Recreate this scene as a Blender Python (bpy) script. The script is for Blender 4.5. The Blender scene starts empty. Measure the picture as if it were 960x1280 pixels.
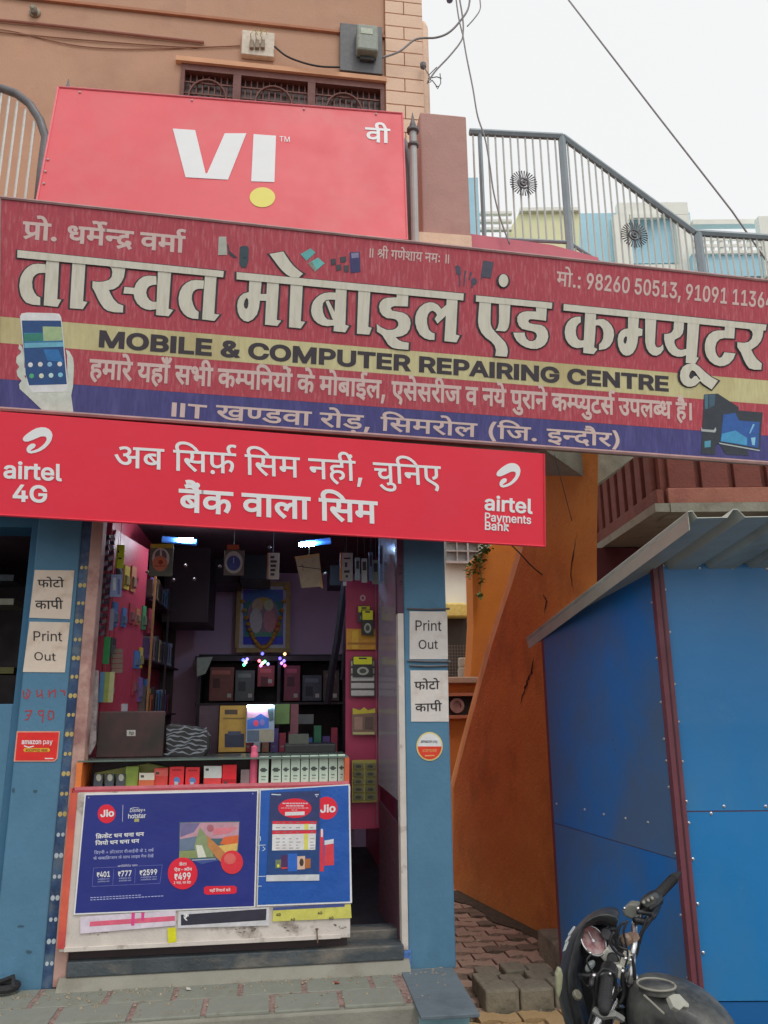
import bpy, bmesh, math, random
from math import radians as R, sin, cos, tan, pi
from mathutils import Vector as V, Matrix
from mathutils.geometry import tessellate_polygon, delaunay_2d_cdt
random.seed(7)
scene = bpy.context.scene
col = scene.collection

# ------------------------------------------------------------------ camera
PITCH, ROLL, FOC = 14.0, 0.5, 960.0
CAM = V((0, 0, 1.92))
cam = bpy.data.cameras.new('camera'); cam_o = bpy.data.objects.new('camera', cam); col.objects.link(cam_o)
cam.sensor_fit = 'VERTICAL'; cam.sensor_height = 36.0; cam.lens = 36.0 * FOC / 1280.0
cam.clip_end = 3000; cam.clip_start = 0.05
ROT = Matrix.Rotation(R(90 + PITCH), 3, 'X') @ Matrix.Rotation(R(-ROLL), 3, 'Z')
cam_o.matrix_world = Matrix.Translation(CAM) @ ROT.to_4x4()
scene.camera = cam_o

# ------------------------------------------------------------------ light
SUN_EL, SUN_AZ = 58.0, 150.0      # azimuth clockwise from +Y; the sun is veiled, high and to the right behind the camera
world = bpy.data.worlds.new('World'); scene.world = world; world.use_nodes = True
wn = world.node_tree; wn.nodes.clear()
sky = wn.nodes.new('ShaderNodeTexSky'); sky.sky_type = 'NISHITA'; sky.sun_disc = False
sky.sun_elevation = R(SUN_EL); sky.sun_rotation = R(SUN_AZ); sky.dust_density = 6.0; sky.air_density = 1.0; sky.ozone_density = 1.0
hs = wn.nodes.new('ShaderNodeHueSaturation'); hs.inputs['Saturation'].default_value = 0.16; hs.inputs['Value'].default_value = 1.0
mx = wn.nodes.new('ShaderNodeMix'); mx.data_type = 'RGBA'; mx.inputs[0].default_value = 0.6
mx.inputs['B'].default_value = (13.6, 13.7, 13.7, 1)      # an even veil of white cloud
bg = wn.nodes.new('ShaderNodeBackground'); bg.inputs[1].default_value = 0.1
wo = wn.nodes.new('ShaderNodeOutputWorld')
wn.links.new(sky.outputs[0], hs.inputs['Color']); wn.links.new(hs.outputs[0], mx.inputs['A'])
wn.links.new(mx.outputs['Result'], bg.inputs[0]); wn.links.new(bg.outputs[0], wo.inputs[0])
sun = bpy.data.lights.new('sun', 'SUN'); sun.energy = 0.5; sun.angle = R(14); sun.color = (1, 0.96, 0.9)
sun_o = bpy.data.objects.new('sun', sun); col.objects.link(sun_o)
sd = V((sin(R(SUN_AZ)) * cos(R(SUN_EL)), cos(R(SUN_AZ)) * cos(R(SUN_EL)), sin(R(SUN_EL))))
sun_o.rotation_euler = sd.to_track_quat('Z', 'Y').to_euler(); sun_o.location = (3, -4, 9)
scene.view_settings.view_transform = 'Standard'; scene.view_settings.look = 'None'
scene.view_settings.exposure = 0.0; scene.view_settings.gamma = 1.0
scene.cycles.max_bounces = 8

# ------------------------------------------------------------------ helpers
def ray(px, py):
    d = V(((px - 480.0) / FOC, -(py - 640.0) / FOC, -1.0))
    return (ROT @ d).normalized()
def hit(px, py, P, n):
    d = ray(px, py)
    return CAM + d * ((P - CAM).dot(n) / d.dot(n))
def atd(px, py, Y):                         # the point seen at a pixel, on the vertical plane Y metres in front of the camera
    return hit(px, py, V((0, Y, 0)), V((0, 1, 0)))
YAW = R(8.0)
FU, FW = V((cos(YAW), sin(YAW), 0)), V((-sin(YAW), cos(YAW), 0))
FO = V((0, 4.4, 0))
def F(u, v, w): return FO + FU * u + FW * w + V((0, 0, v))
def fp(px, py, w=0.0):
    p = hit(px, py, F(0, 0, w), FW) - FO
    return p.dot(FU), p.z
def fu(px, py, u):                           # on the side plane u = const: returns (v, w)
    p = hit(px, py, F(u, 0, 0), FU) - FO
    return p.z, p.dot(FW)
def FP(px, py, w=0.0): return hit(px, py, F(0, 0, w), FW)
def GP(px, py, z): return hit(px, py, V((0, 0, z)), V((0, 0, 1)))
PLAT, ALLEY = 0.60, 0.30

def lin(c):
    c /= 255.0
    return c / 12.92 if c <= 0.04045 else ((c + 0.055) / 1.055) ** 2.4
def S(r, g, b, k=1.55):
    return tuple(min(0.86, lin(x) * k) for x in (r, g, b))

_mats = {}
def M(name, c, rough=0.7, var=0.12, scale=6.0, bump=0.0, bscale=60.0, metal=0.0, stretch=(1, 1, 1),
      stain=None, samt=0.5, sscale=2.0, sstretch=(1, 1, 1), coat=0.0, spec=0.5, c2=None, c2amt=0.5, emit=None, estr=1.0, slo=.5, shi=.66):
    if name in _mats: return _mats[name]
    m = bpy.data.materials.new(name); m.use_nodes = True; nt = m.node_tree; N = nt.nodes; L = nt.links
    b = N['Principled BSDF']; b.inputs['Roughness'].default_value = rough; b.inputs['Metallic'].default_value = metal
    b.inputs['Coat Weight'].default_value = coat; b.inputs['Specular IOR Level'].default_value = spec
    tc = N.new('ShaderNodeTexCoord')
    def coord(st):
        mp = N.new('ShaderNodeMapping'); mp.inputs['Scale'].default_value = st
        L.new(tc.outputs['Object'], mp.inputs[0]); return mp.outputs[0]
    def noise(sc, st, det=5.0):
        n = N.new('ShaderNodeTexNoise'); n.inputs['Scale'].default_value = sc; n.inputs['Detail'].default_value = det
        n.inputs['Roughness'].default_value = 0.62
        L.new(coord(st), n.inputs['Vector']); return n.outputs['Fac']
    def mix(f, a, bb):
        x = N.new('ShaderNodeMix'); x.data_type = 'RGBA'
        if hasattr(f, 'links'): L.new(f, x.inputs[0])
        else: x.inputs[0].default_value = f
        for s, k in ((a, 'A'), (bb, 'B')):
            if hasattr(s, 'links'): L.new(s, x.inputs[k])
            else: x.inputs[k].default_value = (*s, 1)
        return x.outputs['Result']
    def ramp(f, lo, hi, a=0.0, bb=1.0):
        r = N.new('ShaderNodeMapRange'); r.inputs['From Min'].default_value = lo; r.inputs['From Max'].default_value = hi
        r.inputs['To Min'].default_value = a; r.inputs['To Max'].default_value = bb; L.new(f, r.inputs[0]); return r.outputs[0]
    cc = c
    if var:
        lo = tuple(x * (1 - var) for x in c); hi = tuple(min(0.9, x * (1 + var)) for x in c)
        cc = mix(ramp(noise(scale, stretch), 0.3, 0.7), lo, hi)
    if c2: cc = mix(ramp(noise(scale * .45, stretch), 0.42, 0.6, 0, c2amt), cc, c2)
    if stain: cc = mix(ramp(noise(sscale, sstretch, 8), slo, shi, 0.0, samt), cc, stain)
    if hasattr(cc, 'links'): L.new(cc, b.inputs['Base Color'])
    else: b.inputs['Base Color'].default_value = (*cc, 1)
    if rough > .25: L.new(ramp(noise(scale * 2.3, stretch), 0.3, 0.7, max(0.05, rough - .1), min(1, rough + .1)), b.inputs['Roughness'])
    if bump:
        bp = N.new('ShaderNodeBump'); bp.inputs['Strength'].default_value = bump; bp.inputs['Distance'].default_value = 0.01
        L.new(noise(bscale, (1, 1, 1)), bp.inputs['Height']); L.new(bp.outputs[0], b.inputs['Normal'])
    if emit:
        b.inputs['Emission Color'].default_value = (*emit, 1); b.inputs['Emission Strength'].default_value = estr
    _mats[name] = m
    return m

def fill2d(loops):
    """triangles of the area that a set of closed outlines winds round (holes run the other way)"""
    vs, es = [], []
    for l in loops:
        o = len(vs); n = len(l)
        vs += [V((q[0], q[1])) for q in l]; es += [(o + i, o + (i + 1) % n) for i in range(n)]
    v2, _, f2, *_r = delaunay_2d_cdt(vs, es, [], 0, 1e-5)
    out = []
    for t in f2:
        cx = sum(v2[i].x for i in t) / 3; cy = sum(v2[i].y for i in t) / 3; wn_ = 0
        for l in loops:
            for i in range(len(l)):
                (x0, y0), (x1, y1) = l[i - 1][:2], l[i][:2]
                if (y0 <= cy) != (y1 <= cy):
                    xx = x0 + (cy - y0) / (y1 - y0) * (x1 - x0)
                    if xx > cx: wn_ += 1 if y1 > y0 else -1
        if wn_: out.append(tuple(t))
    return [tuple(q) for q in v2], out
_fc = {}
class MB:
    def __init__(s): s.v = []; s.f = []
    def add(s, vs, fs):
        o = len(s.v); s.v += [tuple(p) for p in vs]; s.f += [tuple(i + o for i in f) for f in fs]; return s
    def hexa(s, p):                          # 8 corners: 0-3 one side, 4-7 the other
        return s.add(p, [(0, 3, 2, 1), (4, 5, 6, 7), (0, 1, 5, 4), (1, 2, 6, 5), (2, 3, 7, 6), (3, 0, 4, 7)])
    def box(s, fr, u0, u1, v0, v1, w0, w1):
        return s.hexa([fr(u0, v0, w0), fr(u1, v0, w0), fr(u1, v1, w0), fr(u0, v1, w0), fr(u0, v0, w1), fr(u1, v0, w1), fr(u1, v1, w1), fr(u0, v1, w1)])
    def fb(s, x0, y0, x1, y1, w0, w1):       # facade box from the outline of its front face
        ym, xm = (y0 + y1) / 2, (x0 + x1) / 2
        u0 = fp(x0, ym, w0)[0]; u1 = fp(x1, ym, w0)[0]; va = fp(xm, y1, w0)[1]; vb = fp(xm, y0, w0)[1]
        return s.box(F, u0, u1, va, vb, w0, w1)
    def prism(s, pts, off):                  # planar outline extruded by the vector off
        n = len(pts); o = len(s.v); a = [V(p) for p in pts]
        s.v += [tuple(p) for p in a] + [tuple(p + off) for p in a]
        tri = tessellate_polygon([a])
        s.f += [tuple(i + o for i in t) for t in tri] + [tuple(i + o + n for i in reversed(t)) for t in tri]
        s.f += [(o + i, o + (i + 1) % n, o + n + (i + 1) % n, o + n + i) for i in range(n)]
        return s
    def tube(s, path, r, seg=8, cap=True):
        path = [V(p) for p in path]; o = len(s.v); n = len(path)
        rr = r if isinstance(r, (list, tuple)) else [r] * n
        t0 = (path[1] - path[0]).normalized()
        up = V((0, 0, 1)) if abs(t0.z) < 0.9 else V((1, 0, 0))
        x = t0.cross(up).normalized()
        for i, p in enumerate(path):
            t = (path[min(i + 1, n - 1)] - path[max(i - 1, 0)]).normalized()
            x = (x - t * x.dot(t)).normalized(); y = t.cross(x)
            for k in range(seg):
                a = 2 * pi * k / seg; s.v.append(tuple(p + (x * cos(a) + y * sin(a)) * rr[i]))
        for i in range(n - 1):
            for k in range(seg):
                k2 = (k + 1) % seg
                s.f.append((o + i * seg + k, o + i * seg + k2, o + (i + 1) * seg + k2, o + (i + 1) * seg + k))
        if cap:
            s.f.append(tuple(o + k for k in reversed(range(seg)))); s.f.append(tuple(o + (n - 1) * seg + k for k in range(seg)))
        return s
    def lathe(s, P, axis, prof, seg=16):     # prof: (radius, distance along axis)
        axis = V(axis).normalized(); x = axis.orthogonal().normalized(); y = axis.cross(x); o = len(s.v); P = V(P)
        for r, h in prof:
            for k in range(seg):
                a = 2 * pi * k / seg; s.v.append(tuple(P + axis * h + (x * cos(a) + y * sin(a)) * max(r, 1e-4)))
        for i in range(len(prof) - 1):
            for k in range(seg):
                k2 = (k + 1) % seg
                s.f.append((o + i * seg + k, o + i * seg + k2, o + (i + 1) * seg + k2, o + (i + 1) * seg + k))
        s.f.append(tuple(o + k for k in reversed(range(seg)))); s.f.append(tuple(o + (len(prof) - 1) * seg + k for k in range(seg)))
        return s

def tag(o, label=None, cat=None, group=None, kind=None):
    if label: o['label'] = label
    if cat: o['category'] = cat
    if group: o['group'] = group
    if kind: o['kind'] = kind
    return o
def thing(name, loc, label, cat, group=None):
    o = bpy.data.objects.new(name, None); col.objects.link(o); o.location = loc; o.empty_display_size = 0.1
    return tag(o, label, cat, group)
def origin_of(o):
    p = V(o.location)
    return p if o.parent is None else p + origin_of(o.parent)
def obj(name, mb, mat, parent=None, label=None, cat=None, group=None, kind=None, smooth=False, bevel=0.0):
    vs = [V(p) for p in mb.v]
    if not vs: return None
    lo = V((min(p.x for p in vs), min(p.y for p in vs), min(p.z for p in vs))); hi = V((max(p.x for p in vs), max(p.y for p in vs), max(p.z for p in vs)))
    c = V(((lo.x + hi.x) / 2, (lo.y + hi.y) / 2, lo.z))
    me = bpy.data.meshes.new(name); me.from_pydata([tuple(p - c) for p in vs], [], mb.f); me.materials.append(mat)
    bm = bmesh.new(); bm.from_mesh(me)
    if kind != 'flat': bmesh.ops.recalc_face_normals(bm, faces=bm.faces)
    bm.to_mesh(me); bm.free()
    if smooth: me.polygons.foreach_set('use_smooth', [True] * len(me.polygons))
    o = bpy.data.objects.new(name, me); col.objects.link(o)
    if parent: o.parent = parent; o.location = c - origin_of(parent)
    else: o.location = c
    if bevel:
        b = o.modifiers.new('bevel', 'BEVEL'); b.width = bevel; b.segments = 2; b.limit_method = 'ANGLE'; b.angle_limit = R(40)
    return tag(o, label, cat, group, None if kind == 'flat' else kind)

class Plane:                                 # a board's front plane, for print laid on it
    def __init__(s, P, n): s.P = V(P); s.n = V(n).normalized(); s.n = s.n if s.n.dot(CAM - s.P) > 0 else -s.n
    def at(s, px, py, h=0.0):                # the plane is the true surface; h lifts print off it
        return hit(px, py, s.P, s.n) + s.n * h
def fplane(w): return Plane(F(0, 0, w), FW)
def tilted(px, py, w, yaw, lean):            # plane through the point seen at px,py at facade depth w; lean > 0 tips the top towards the street
    P = FP(px, py, w); n = V((sin(R(yaw)) * cos(R(lean)), -cos(R(yaw)) * cos(R(lean)), -sin(R(lean))))
    return Plane(P, n)
def slab(mb, pl, quad, t, lift=0.0):
    mb.prism([pl.at(x, y, lift) for x, y in quad], -pl.n * t); return mb
def print_poly(mb, pl, pts, h, holes=()):    # flat printed shape
    def sa(c): return sum(c[i - 1][0] * c[i][1] - c[i][0] * c[i - 1][1] for i in range(len(c)))
    pts = pts if sa(pts) > 0 else pts[::-1]
    v2, tr = fill2d([pts] + [q if sa(q) < 0 else q[::-1] for q in holes])
    o = len(mb.v); mb.v += [tuple(pl.at(x, y, h)) for x, y in v2]; mb.f += [tuple(i + o for i in t) for t in tr]
    return mb
def ell(cx, cy, rx, ry, n=24, rot=0.0):
    return [(cx + rx * cos(2 * pi * k / n) * cos(rot) - ry * sin(2 * pi * k / n) * sin(rot), cy + rx * cos(2 * pi * k / n) * sin(rot) + ry * sin(2 * pi * k / n) * cos(rot)) for k in range(n)]

# outlines of the letters used on the signs (em = 500)
GLYPHS = """
D10:512:235 109,229 78,212 57,187 44,156 40,115 48,80 72,46 114,14 178,50 191,72 144,96 107,123 84,152 76,170 79,184 85,192 97,196 114,193 131,185 146,159 174,130 170,128 206,157 209,176 218,186 230,190 247,187 262,178 273,151 281,118 276,86 262,73 297,105 310,149 316,183 311,209 296,224 274,230 248,226 224,215 204,196 188,206 178,243 175,272 176,297 182,297 276,260 276,260 311,519 311,519 276,467 276,467 0,426 0,426 276,338 276,338 0,297 0,297 145,274 141,249 140,228 141
D104:190:97 311,138 311,138 0,97 0
D105:300:207 311,248 311,248 0,207 0|97 311,138 311,138 0,97 0
D11:246:136 111,106 108,80 98,59 114,41 132,29 152,25 176,30 200,44 216,70 229,88 232,110 232,157 232,157 276,0 276,0 311,252 311,252 276,198 276,198 197,106 197,84 196,72 190,67 183,65 174,72 153,87 138,111 145,138 147,171 142,199 128,217 106,224 77,218 48,203 26,178 10,144 2,175 -10,208 -20,191 -55,136 -28,88 0,62 3,41 9,28 19,24 32,31 51,39 56,50 58,71 53,97 35,110 34,141 37,164 44,178 57,183 76,180 91,171 102,156 109
D12:246:136 111,106 108,80 98,59 114,41 132,29 152,25 176,30 200,44 216,70 229,88 232,110 232,157 232,157 276,0 276,0 311,252 311,252 276,198 276,198 197,106 197,84 196,72 190,67 183,65 174,72 153,87 138,111 145,138 147,171 142,199 128,217 106,224 77,218 48,203 26,178 10,144 2,175 -10,208 -20,191 -55,136 -28,88 0,62 3,41 9,28 19,24 32,31 51,39 56,50 58,71 53,97 35,110 34,141 37,164 44,178 57,183 76,180 91,171 102,156 109|146 308,129 344,122 381,127 410,144 431,169 444,199 448,228 445,252 436,241 403,223 410,202 414,185 411,172 402,164 389,162 374,168 341,188 308
D13:274:0 311,282 311,282 276,226 276,238 255,242 232,238 204,225 182,203 164,235 127,246 103,250 76,247 53,238 34,225 19,208 8,187 2,164 0,136 4,110 15,84 35,60 65,37 105,14 156,50 169,81 100,98 74,117 54,138 41,160 37,179 39,194 46,204 59,207 80,204 100,196 118,164 150,132 147,130 182,162 186,184 195,198 210,202 232,194 258,176 276,0 276
D181:0:-95 308,-113 344,-120 381,-114 410,-98 431,-73 444,-42 448,-13 445,10 436,0 403,-18 410,-39 414,-57 411,-70 402,-77 389,-80 374,-73 341,-54 308
D19:276:284 276,237 276,237 190,236 167,233 150,220 123,196 104,162 96,154 133,172 138,185 146,194 161,196 172,196 190,196 276,80 276,80 176,82 139,88 115,103 98,130 80,185 49,212 31,230 15,240 -4,243 -26,235 -64,220 -92,184 -71,196 -50,202 -28,198 -11,182 5,166 15,145 28,102 53,68 77,48 106,42 128,40 158,40 276,0 276,0 311,284 311
D197:234:126 73,97 76,74 86,57 102,44 132,41 151,40 176,40 276,0 276,0 311,240 311,240 276,210 276,210 160,206 125,192 99,166 80,147 75|124 108,146 112,160 124,168 144,169 158,170 176,170 276,80 276,80 176,82 146,89 126,103 113
D20:276:284 276,237 276,237 190,236 167,233 150,220 123,196 104,162 96,154 133,172 138,185 146,194 161,196 172,196 190,196 276,80 276,80 176,82 139,88 115,103 98,130 80,185 49,212 31,230 15,240 -4,243 -26,235 -64,220 -92,184 -71,196 -50,202 -28,198 -11,182 5,166 15,145 28,102 53,68 77,48 106,42 128,40 158,40 276,0 276,0 311,284 311|197 308,187 343,176 370,165 389,154 402,140 409,124 412,104 409,89 404,77 441,98 446,122 448,148 445,169 435,188 418,205 392,220 355,234 308
D202:179:0 311,186 311,186 276,0 276|102 149,102 122,100 110,95 101,76 94,51 104,28 130,18 159,25 178,35 183,49 184,192 184,192 149
D203:154:80 276,80 184,82 152,86 133,95 120,110 111,132 108,151 111,170 118,200 141,218 107,177 83,154 76,127 73,91 80,64 97,46 129,41 150,40 179,40 276,0 276,0 311,161 311,161 276
D205:200:0 311,208 311,208 276,0 276|220 96,177 70,151 62,120 59,94 62,70 70,50 82,36 99,26 119,23 143,26 169,36 191,53 209,88 226,132 232,150 231,169 230,184 227,182 192,159 196,134 198,115 196,182 112,192 120,200 128|64 144,68 121,80 105,99 95,121 92,138 94,154 98,84 185,69 168
D21:512:235 109,229 78,212 57,187 44,156 40,115 48,80 72,46 114,14 178,50 191,72 144,96 107,123 84,152 76,170 79,184 85,192 97,196 114,193 131,185 146,159 174,130 170,128 206,157 209,176 218,186 230,190 247,187 262,178 273,151 281,118 276,86 262,73 297,105 310,149 316,183 311,209 296,224 274,230 248,226 224,215 204,196 188,206 178,243 175,272 176,297 182,297 276,260 276,260 311,519 311,519 276,467 276,467 0,426 0,426 276,338 276,338 0,297 0,297 145,274 141,249 140,228 141|532 432,516 389,493 361,464 345,428 340,394 346,365 362,340 391,321 432,356 444,370 413,386 392,405 379,430 374,454 379,472 393,484 415,494 444
D215:194:184 161,212 162,239 166,243 130,218 126,190 126,146 129,106 138,84 126,132 73,190 21,163 -6,110 44,66 90,50 111,36 128,28 142,23 152,20 170,28 188,37 194,52 196,74 191,90 175,105 199,108 229,106 256,100 276,0 276,0 311,202 311,202 276,140 276,146 256,149 229,144 192,131 166
D228:286:0 311,294 311,294 276,0 276|286 185,218 185,200 185,189 186,218 152,226 131,229 109,226 88,219 70,207 57,192 48,155 40,129 44,104 55,81 76,58 106,37 147,16 200,51 213,74 154,99 111,125 85,153 76,168 79,179 85,187 96,190 114,186 135,174 155,157 173,136 188,151 220,286 220|112 -28,120 -7,139 2,158 -7,166 -28,164 -39,158 -48,139 -56,120 -48,114 -39
D25:381:388 276,226 276,226 174,253 193,284 200,314 194,338 179,353 154,358 120,350 70,326 20,290 40,310 77,318 118,316 139,308 154,297 162,281 165,254 156,226 129,226 0,186 0,186 87,156 68,136 61,113 59,90 61,69 68,50 80,36 97,26 119,23 145,30 181,50 208,82 226,122 232,148 230,170 227,166 190,146 194,124 196,99 192,80 182,68 167,64 146,67 123,79 107,95 97,114 94,135 97,153 104,186 130,186 276,0 276,0 311,388 311
D254:381:23 26,87 64,62 73,42 90,28 114,23 145,30 181,50 208,82 226,122 232,148 230,170 227,166 190,146 194,124 196,99 192,80 182,68 167,64 146,67 123,79 107,95 97,114 94,135 97,153 104,186 130,186 276,0 276,0 311,388 311,388 276,226 276,226 175,253 193,284 200,314 194,338 179,353 154,358 120,350 70,326 20,290 40,310 77,318 118,316 139,308 154,297 162,281 165,254 156,226 129,226 0,186 0,186 86,176 80,166 73,46 -6
D26:409:364 276,364 0,324 0,324 22,286 8,244 4,191 10,141 30,92 66,42 120,31 135,24 148,20 169,28 188,37 194,52 196,74 191,90 175,105 199,108 229,107 254,100 276,0 276,0 311,416 311,416 276|267 116,299 123,324 140,324 276,140 276,147 255,149 229,145 192,132 164,111 143,83 126,119 89,157 62,198 45,245 40,286 44,324 61,324 99,296 87,260 82,238 84,218 92,202 103,189 119,181 138,178 160,184 192,202 216,230 231,266 236,288 235,308 232,305 197,288 200,270 202,249 199,232 191,222 177,218 158,222 139,232 126,248 119
D27:282:104 276,104 117,98 96,90 91,80 89,53 100,30 125,20 154,27 172,37 178,51 180,64 180,64 276,0 276,0 311,289 311,289 276,237 276,237 0,196 0,196 276
D271:260:21 2,106 40,66 56,48 70,35 87,26 109,23 136,25 156,31 174,51 200,69 213,92 222,145 228,148 228,148 276,0 276,0 311,267 311,267 276,188 276,188 192,164 192,137 192,117 189,86 178,69 158,63 131,68 107,83 87,108 74,144 70,150 70,156 70,153 88,156 103,164 113,186 120,205 117,219 108,228 95,230 81,229 67,223 56,205 43,219 18,240 -12,206 -29,186 6,171 36,41 -33
D274:284:22 26,107 76,83 84,64 97,46 129,41 150,40 179,40 276,0 276,0 311,292 311,292 276,240 276,240 0,199 0,199 96,46 -6|199 276,80 276,80 184,82 152,86 133,95 120,110 111,131 108,168 118,199 140
D284:354:122 20,98 54,224 129,171 142,128 157,84 129,38 101,14 135,54 156,92 177,69 196,55 214,44 252,50 276,66 297,91 311,124 316,154 311,178 298,194 277,200 250,197 230,188 211,160 180,212 165,268 155,268 276,230 276,230 311,361 311,361 276,309 276,309 0,268 0,268 117|84 248,92 223,105 210,124 196,150 221,159 250,156 265,149 275,137 281,122 283,96 274,87 264
D30:317:324 276,272 276,272 0,232 0,232 82,202 66,182 61,158 59,123 64,95 80,77 106,70 138,77 165,92 186,19 184,19 220,166 220,184 220,194 220,191 185,175 185,149 182,128 173,115 158,110 137,114 118,125 105,141 97,158 94,182 97,201 105,232 130,232 276,0 276,0 311,324 311
D32:371:326 276,326 0,286 0,286 185,218 185,200 185,189 186,218 152,226 131,229 109,226 88,219 70,207 57,192 48,155 40,129 44,104 55,81 76,58 106,37 147,16 200,51 213,74 154,99 111,125 85,153 76,168 79,179 85,187 96,190 114,186 135,174 155,157 173,136 188,151 220,286 220,286 276,0 276,0 311,378 311,378 276
D35:252:260 276,186 276,186 174,158 174,118 170,90 159,70 137,63 108,66 86,74 68,87 54,103 44,142 37,166 39,188 43,228 60,241 24,194 7,143 0,110 3,81 13,57 29,38 50,27 78,23 110,27 140,40 165,60 184,85 198,113 207,144 210,145 210,145 276,0 276,0 311,260 311
D37:288:179 111,150 108,124 98,102 114,84 132,72 152,68 176,74 200,87 216,114 229,132 232,154 232,200 232,200 276,0 276,0 311,296 311,296 276,241 276,241 197,149 197,127 196,116 190,110 183,108 174,116 153,130 138,155 145,181 147,215 142,242 128,261 106,267 77,261 46,242 22,212 5,168 0,122 6,81 22,44 47,12 79,43 104,72 74,101 53,133 41,168 37,201 41,220 54,226 76,223 91,214 102,199 109
D39:362:317 276,317 0,276 0,276 276,210 276,210 160,206 125,192 99,166 80,147 75,126 73,97 76,74 86,57 102,44 132,41 151,40 176,40 276,0 276,0 311,368 311,368 276|124 108,146 112,160 124,168 144,169 158,170 176,170 276,80 276,80 176,82 146,89 126,103 113
D41:321:276 276,276 0,236 0,236 90,202 73,180 68,154 66,115 72,82 90,57 120,42 161,82 173,108 189,123 209,128 234,125 255,116 271,102 281,86 284,65 278,59 271,57 260,62 246,75 236,98 230,94 196,64 203,42 215,28 234,23 260,28 284,41 302,62 312,86 316,125 307,142 296,156 280,165 260,168 234,163 201,148 174,124 154,91 137,103 121,117 110,134 104,157 102,181 104,202 112,236 138,236 276,195 276,195 311,328 311,328 276
D42:260:206 -29,186 6,171 36,158 35,144 34,101 39,62 56,46 70,34 88,26 110,23 136,25 156,31 174,51 200,69 213,92 222,145 228,148 228,148 276,0 276,0 311,267 311,267 276,188 276,188 192,164 192,137 192,117 189,86 178,69 158,63 131,68 107,83 87,108 74,144 70,150 70,156 70,153 88,156 103,164 113,186 120,205 117,219 108,228 95,230 81,229 67,223 56,205 43,219 18,240 -12
D43:308:315 276,263 276,263 0,222 0,222 75,189 58,168 53,142 52,107 57,79 72,61 95,56 126,60 152,74 174,53 185,36 201,25 221,21 246,26 274,42 296,65 311,94 316,118 312,138 302,151 286,156 266,150 243,136 222,105 241,113 252,115 263,110 277,103 282,92 284,79 281,68 273,60 260,58 244,60 230,66 219,86 204,112 198,144 202,156 202,166 201,163 166,156 166,149 166,127 164,110 156,99 144,96 127,99 109,110 96,126 89,146 86,170 89,191 97,222 122,222 276,192 276,192 311,315 311
D44:278:0 311,284 311,284 276,233 276,233 0,192 0,192 149,102 149,102 122,100 110,95 101,76 94,51 104,28 130,18 159,25 178,35 183,49 184,192 184,192 276,0 276
D46:284:240 276,240 0,199 0,199 96,168 80,149 75,127 73,91 80,64 97,46 129,41 150,40 179,40 276,0 276,0 311,292 311,292 276|199 276,80 276,80 184,82 152,86 133,95 120,110 111,132 108,169 118,199 140
D47:386:230 276,230 174,257 193,289 200,318 194,342 179,357 154,362 120,355 70,330 20,294 40,314 77,322 118,320 139,312 154,301 162,285 165,258 156,230 128,230 0,190 0,190 96,162 80,144 75,124 73,88 80,62 98,45 131,41 151,40 177,40 276,0 276,0 311,393 311,393 276|80 276,80 180,81 156,83 140,94 120,106 111,124 108,143 111,160 117,190 139,190 276
D48:286:292 276,241 276,241 0,200 0,200 82,168 66,146 61,120 59,94 62,70 70,50 82,36 99,26 119,23 143,26 169,36 191,53 209,88 226,132 232,150 231,169 230,184 227,182 192,159 196,134 198,115 196,182 112,200 128,200 276,0 276,0 311,292 311|64 144,68 121,80 105,99 95,121 92,138 94,154 98,84 185,69 168
D49:352:87 316,120 311,146 293,160 266,165 246,166 218,166 160,266 160,266 276,201 276,201 311,358 311,358 276,307 276,307 0,266 0,266 125,166 125,166 106,164 92,159 83,142 76,122 82,102 98,88 118,82 139,89 154,98 159,112 160,126 160,126 213,126 234,124 249,116 269,103 280,84 284,73 282,64 278,57 260,60 248,69 239,85 233,109 230,105 194,71 201,45 213,29 232,23 260,28 285,42 303,63 313
D5:0:-94 424,-87 441,-70 448,-52 441,-44 424,-52 406,-70 398,-87 406|34 432,19 389,-4 361,-33 345,-69 340,-103 346,-132 362,-156 391,-176 432,-142 444,-128 413,-112 391,-92 378,-68 374,-42 378,-24 392,-12 415,-2 444
D50:299:254 276,254 0,214 0,214 125,104 125,104 106,102 92,96 83,80 76,60 82,40 98,25 118,20 139,26 154,36 159,50 160,63 160,63 276,0 276,0 311,306 311,306 276|214 276,104 276,104 160,214 160
D51:290:298 311,298 276,246 276,246 0,205 0,205 90,172 73,150 68,126 66,86 74,54 96,31 131,19 176,46 184,65 195,76 209,80 228,74 254,62 276,0 276,0 311|64 150,76 129,90 114,107 105,130 102,153 104,173 112,205 137,205 276,106 276,116 249,120 222,114 191,95 166
D52:204:198 21,170 -6,115 44,69 90,51 111,38 128,28 142,23 152,20 170,28 188,37 194,52 196,74 191,90 174,107 186,119 200,126 216,128 234,126 257,120 276,0 276,0 311,212 311,212 276,160 276,166 255,168 229,165 204,157 182,144 165,127 150,84 127,136 73
D54:339:0 276,0 311,346 311,346 276,294 276,294 0,254 0,254 178,247 178,222 172,198 150,188 131,178 104,140 116,156 156,132 171,104 176,87 174,74 165,66 152,63 136,66 117,74 99,105 63,128 43,154 20,128 -6,74 42,36 88,26 112,22 138,26 162,35 181,49 195,66 205,102 213,142 206,177 185,210 206,250 213,254 213,254 276
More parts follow.
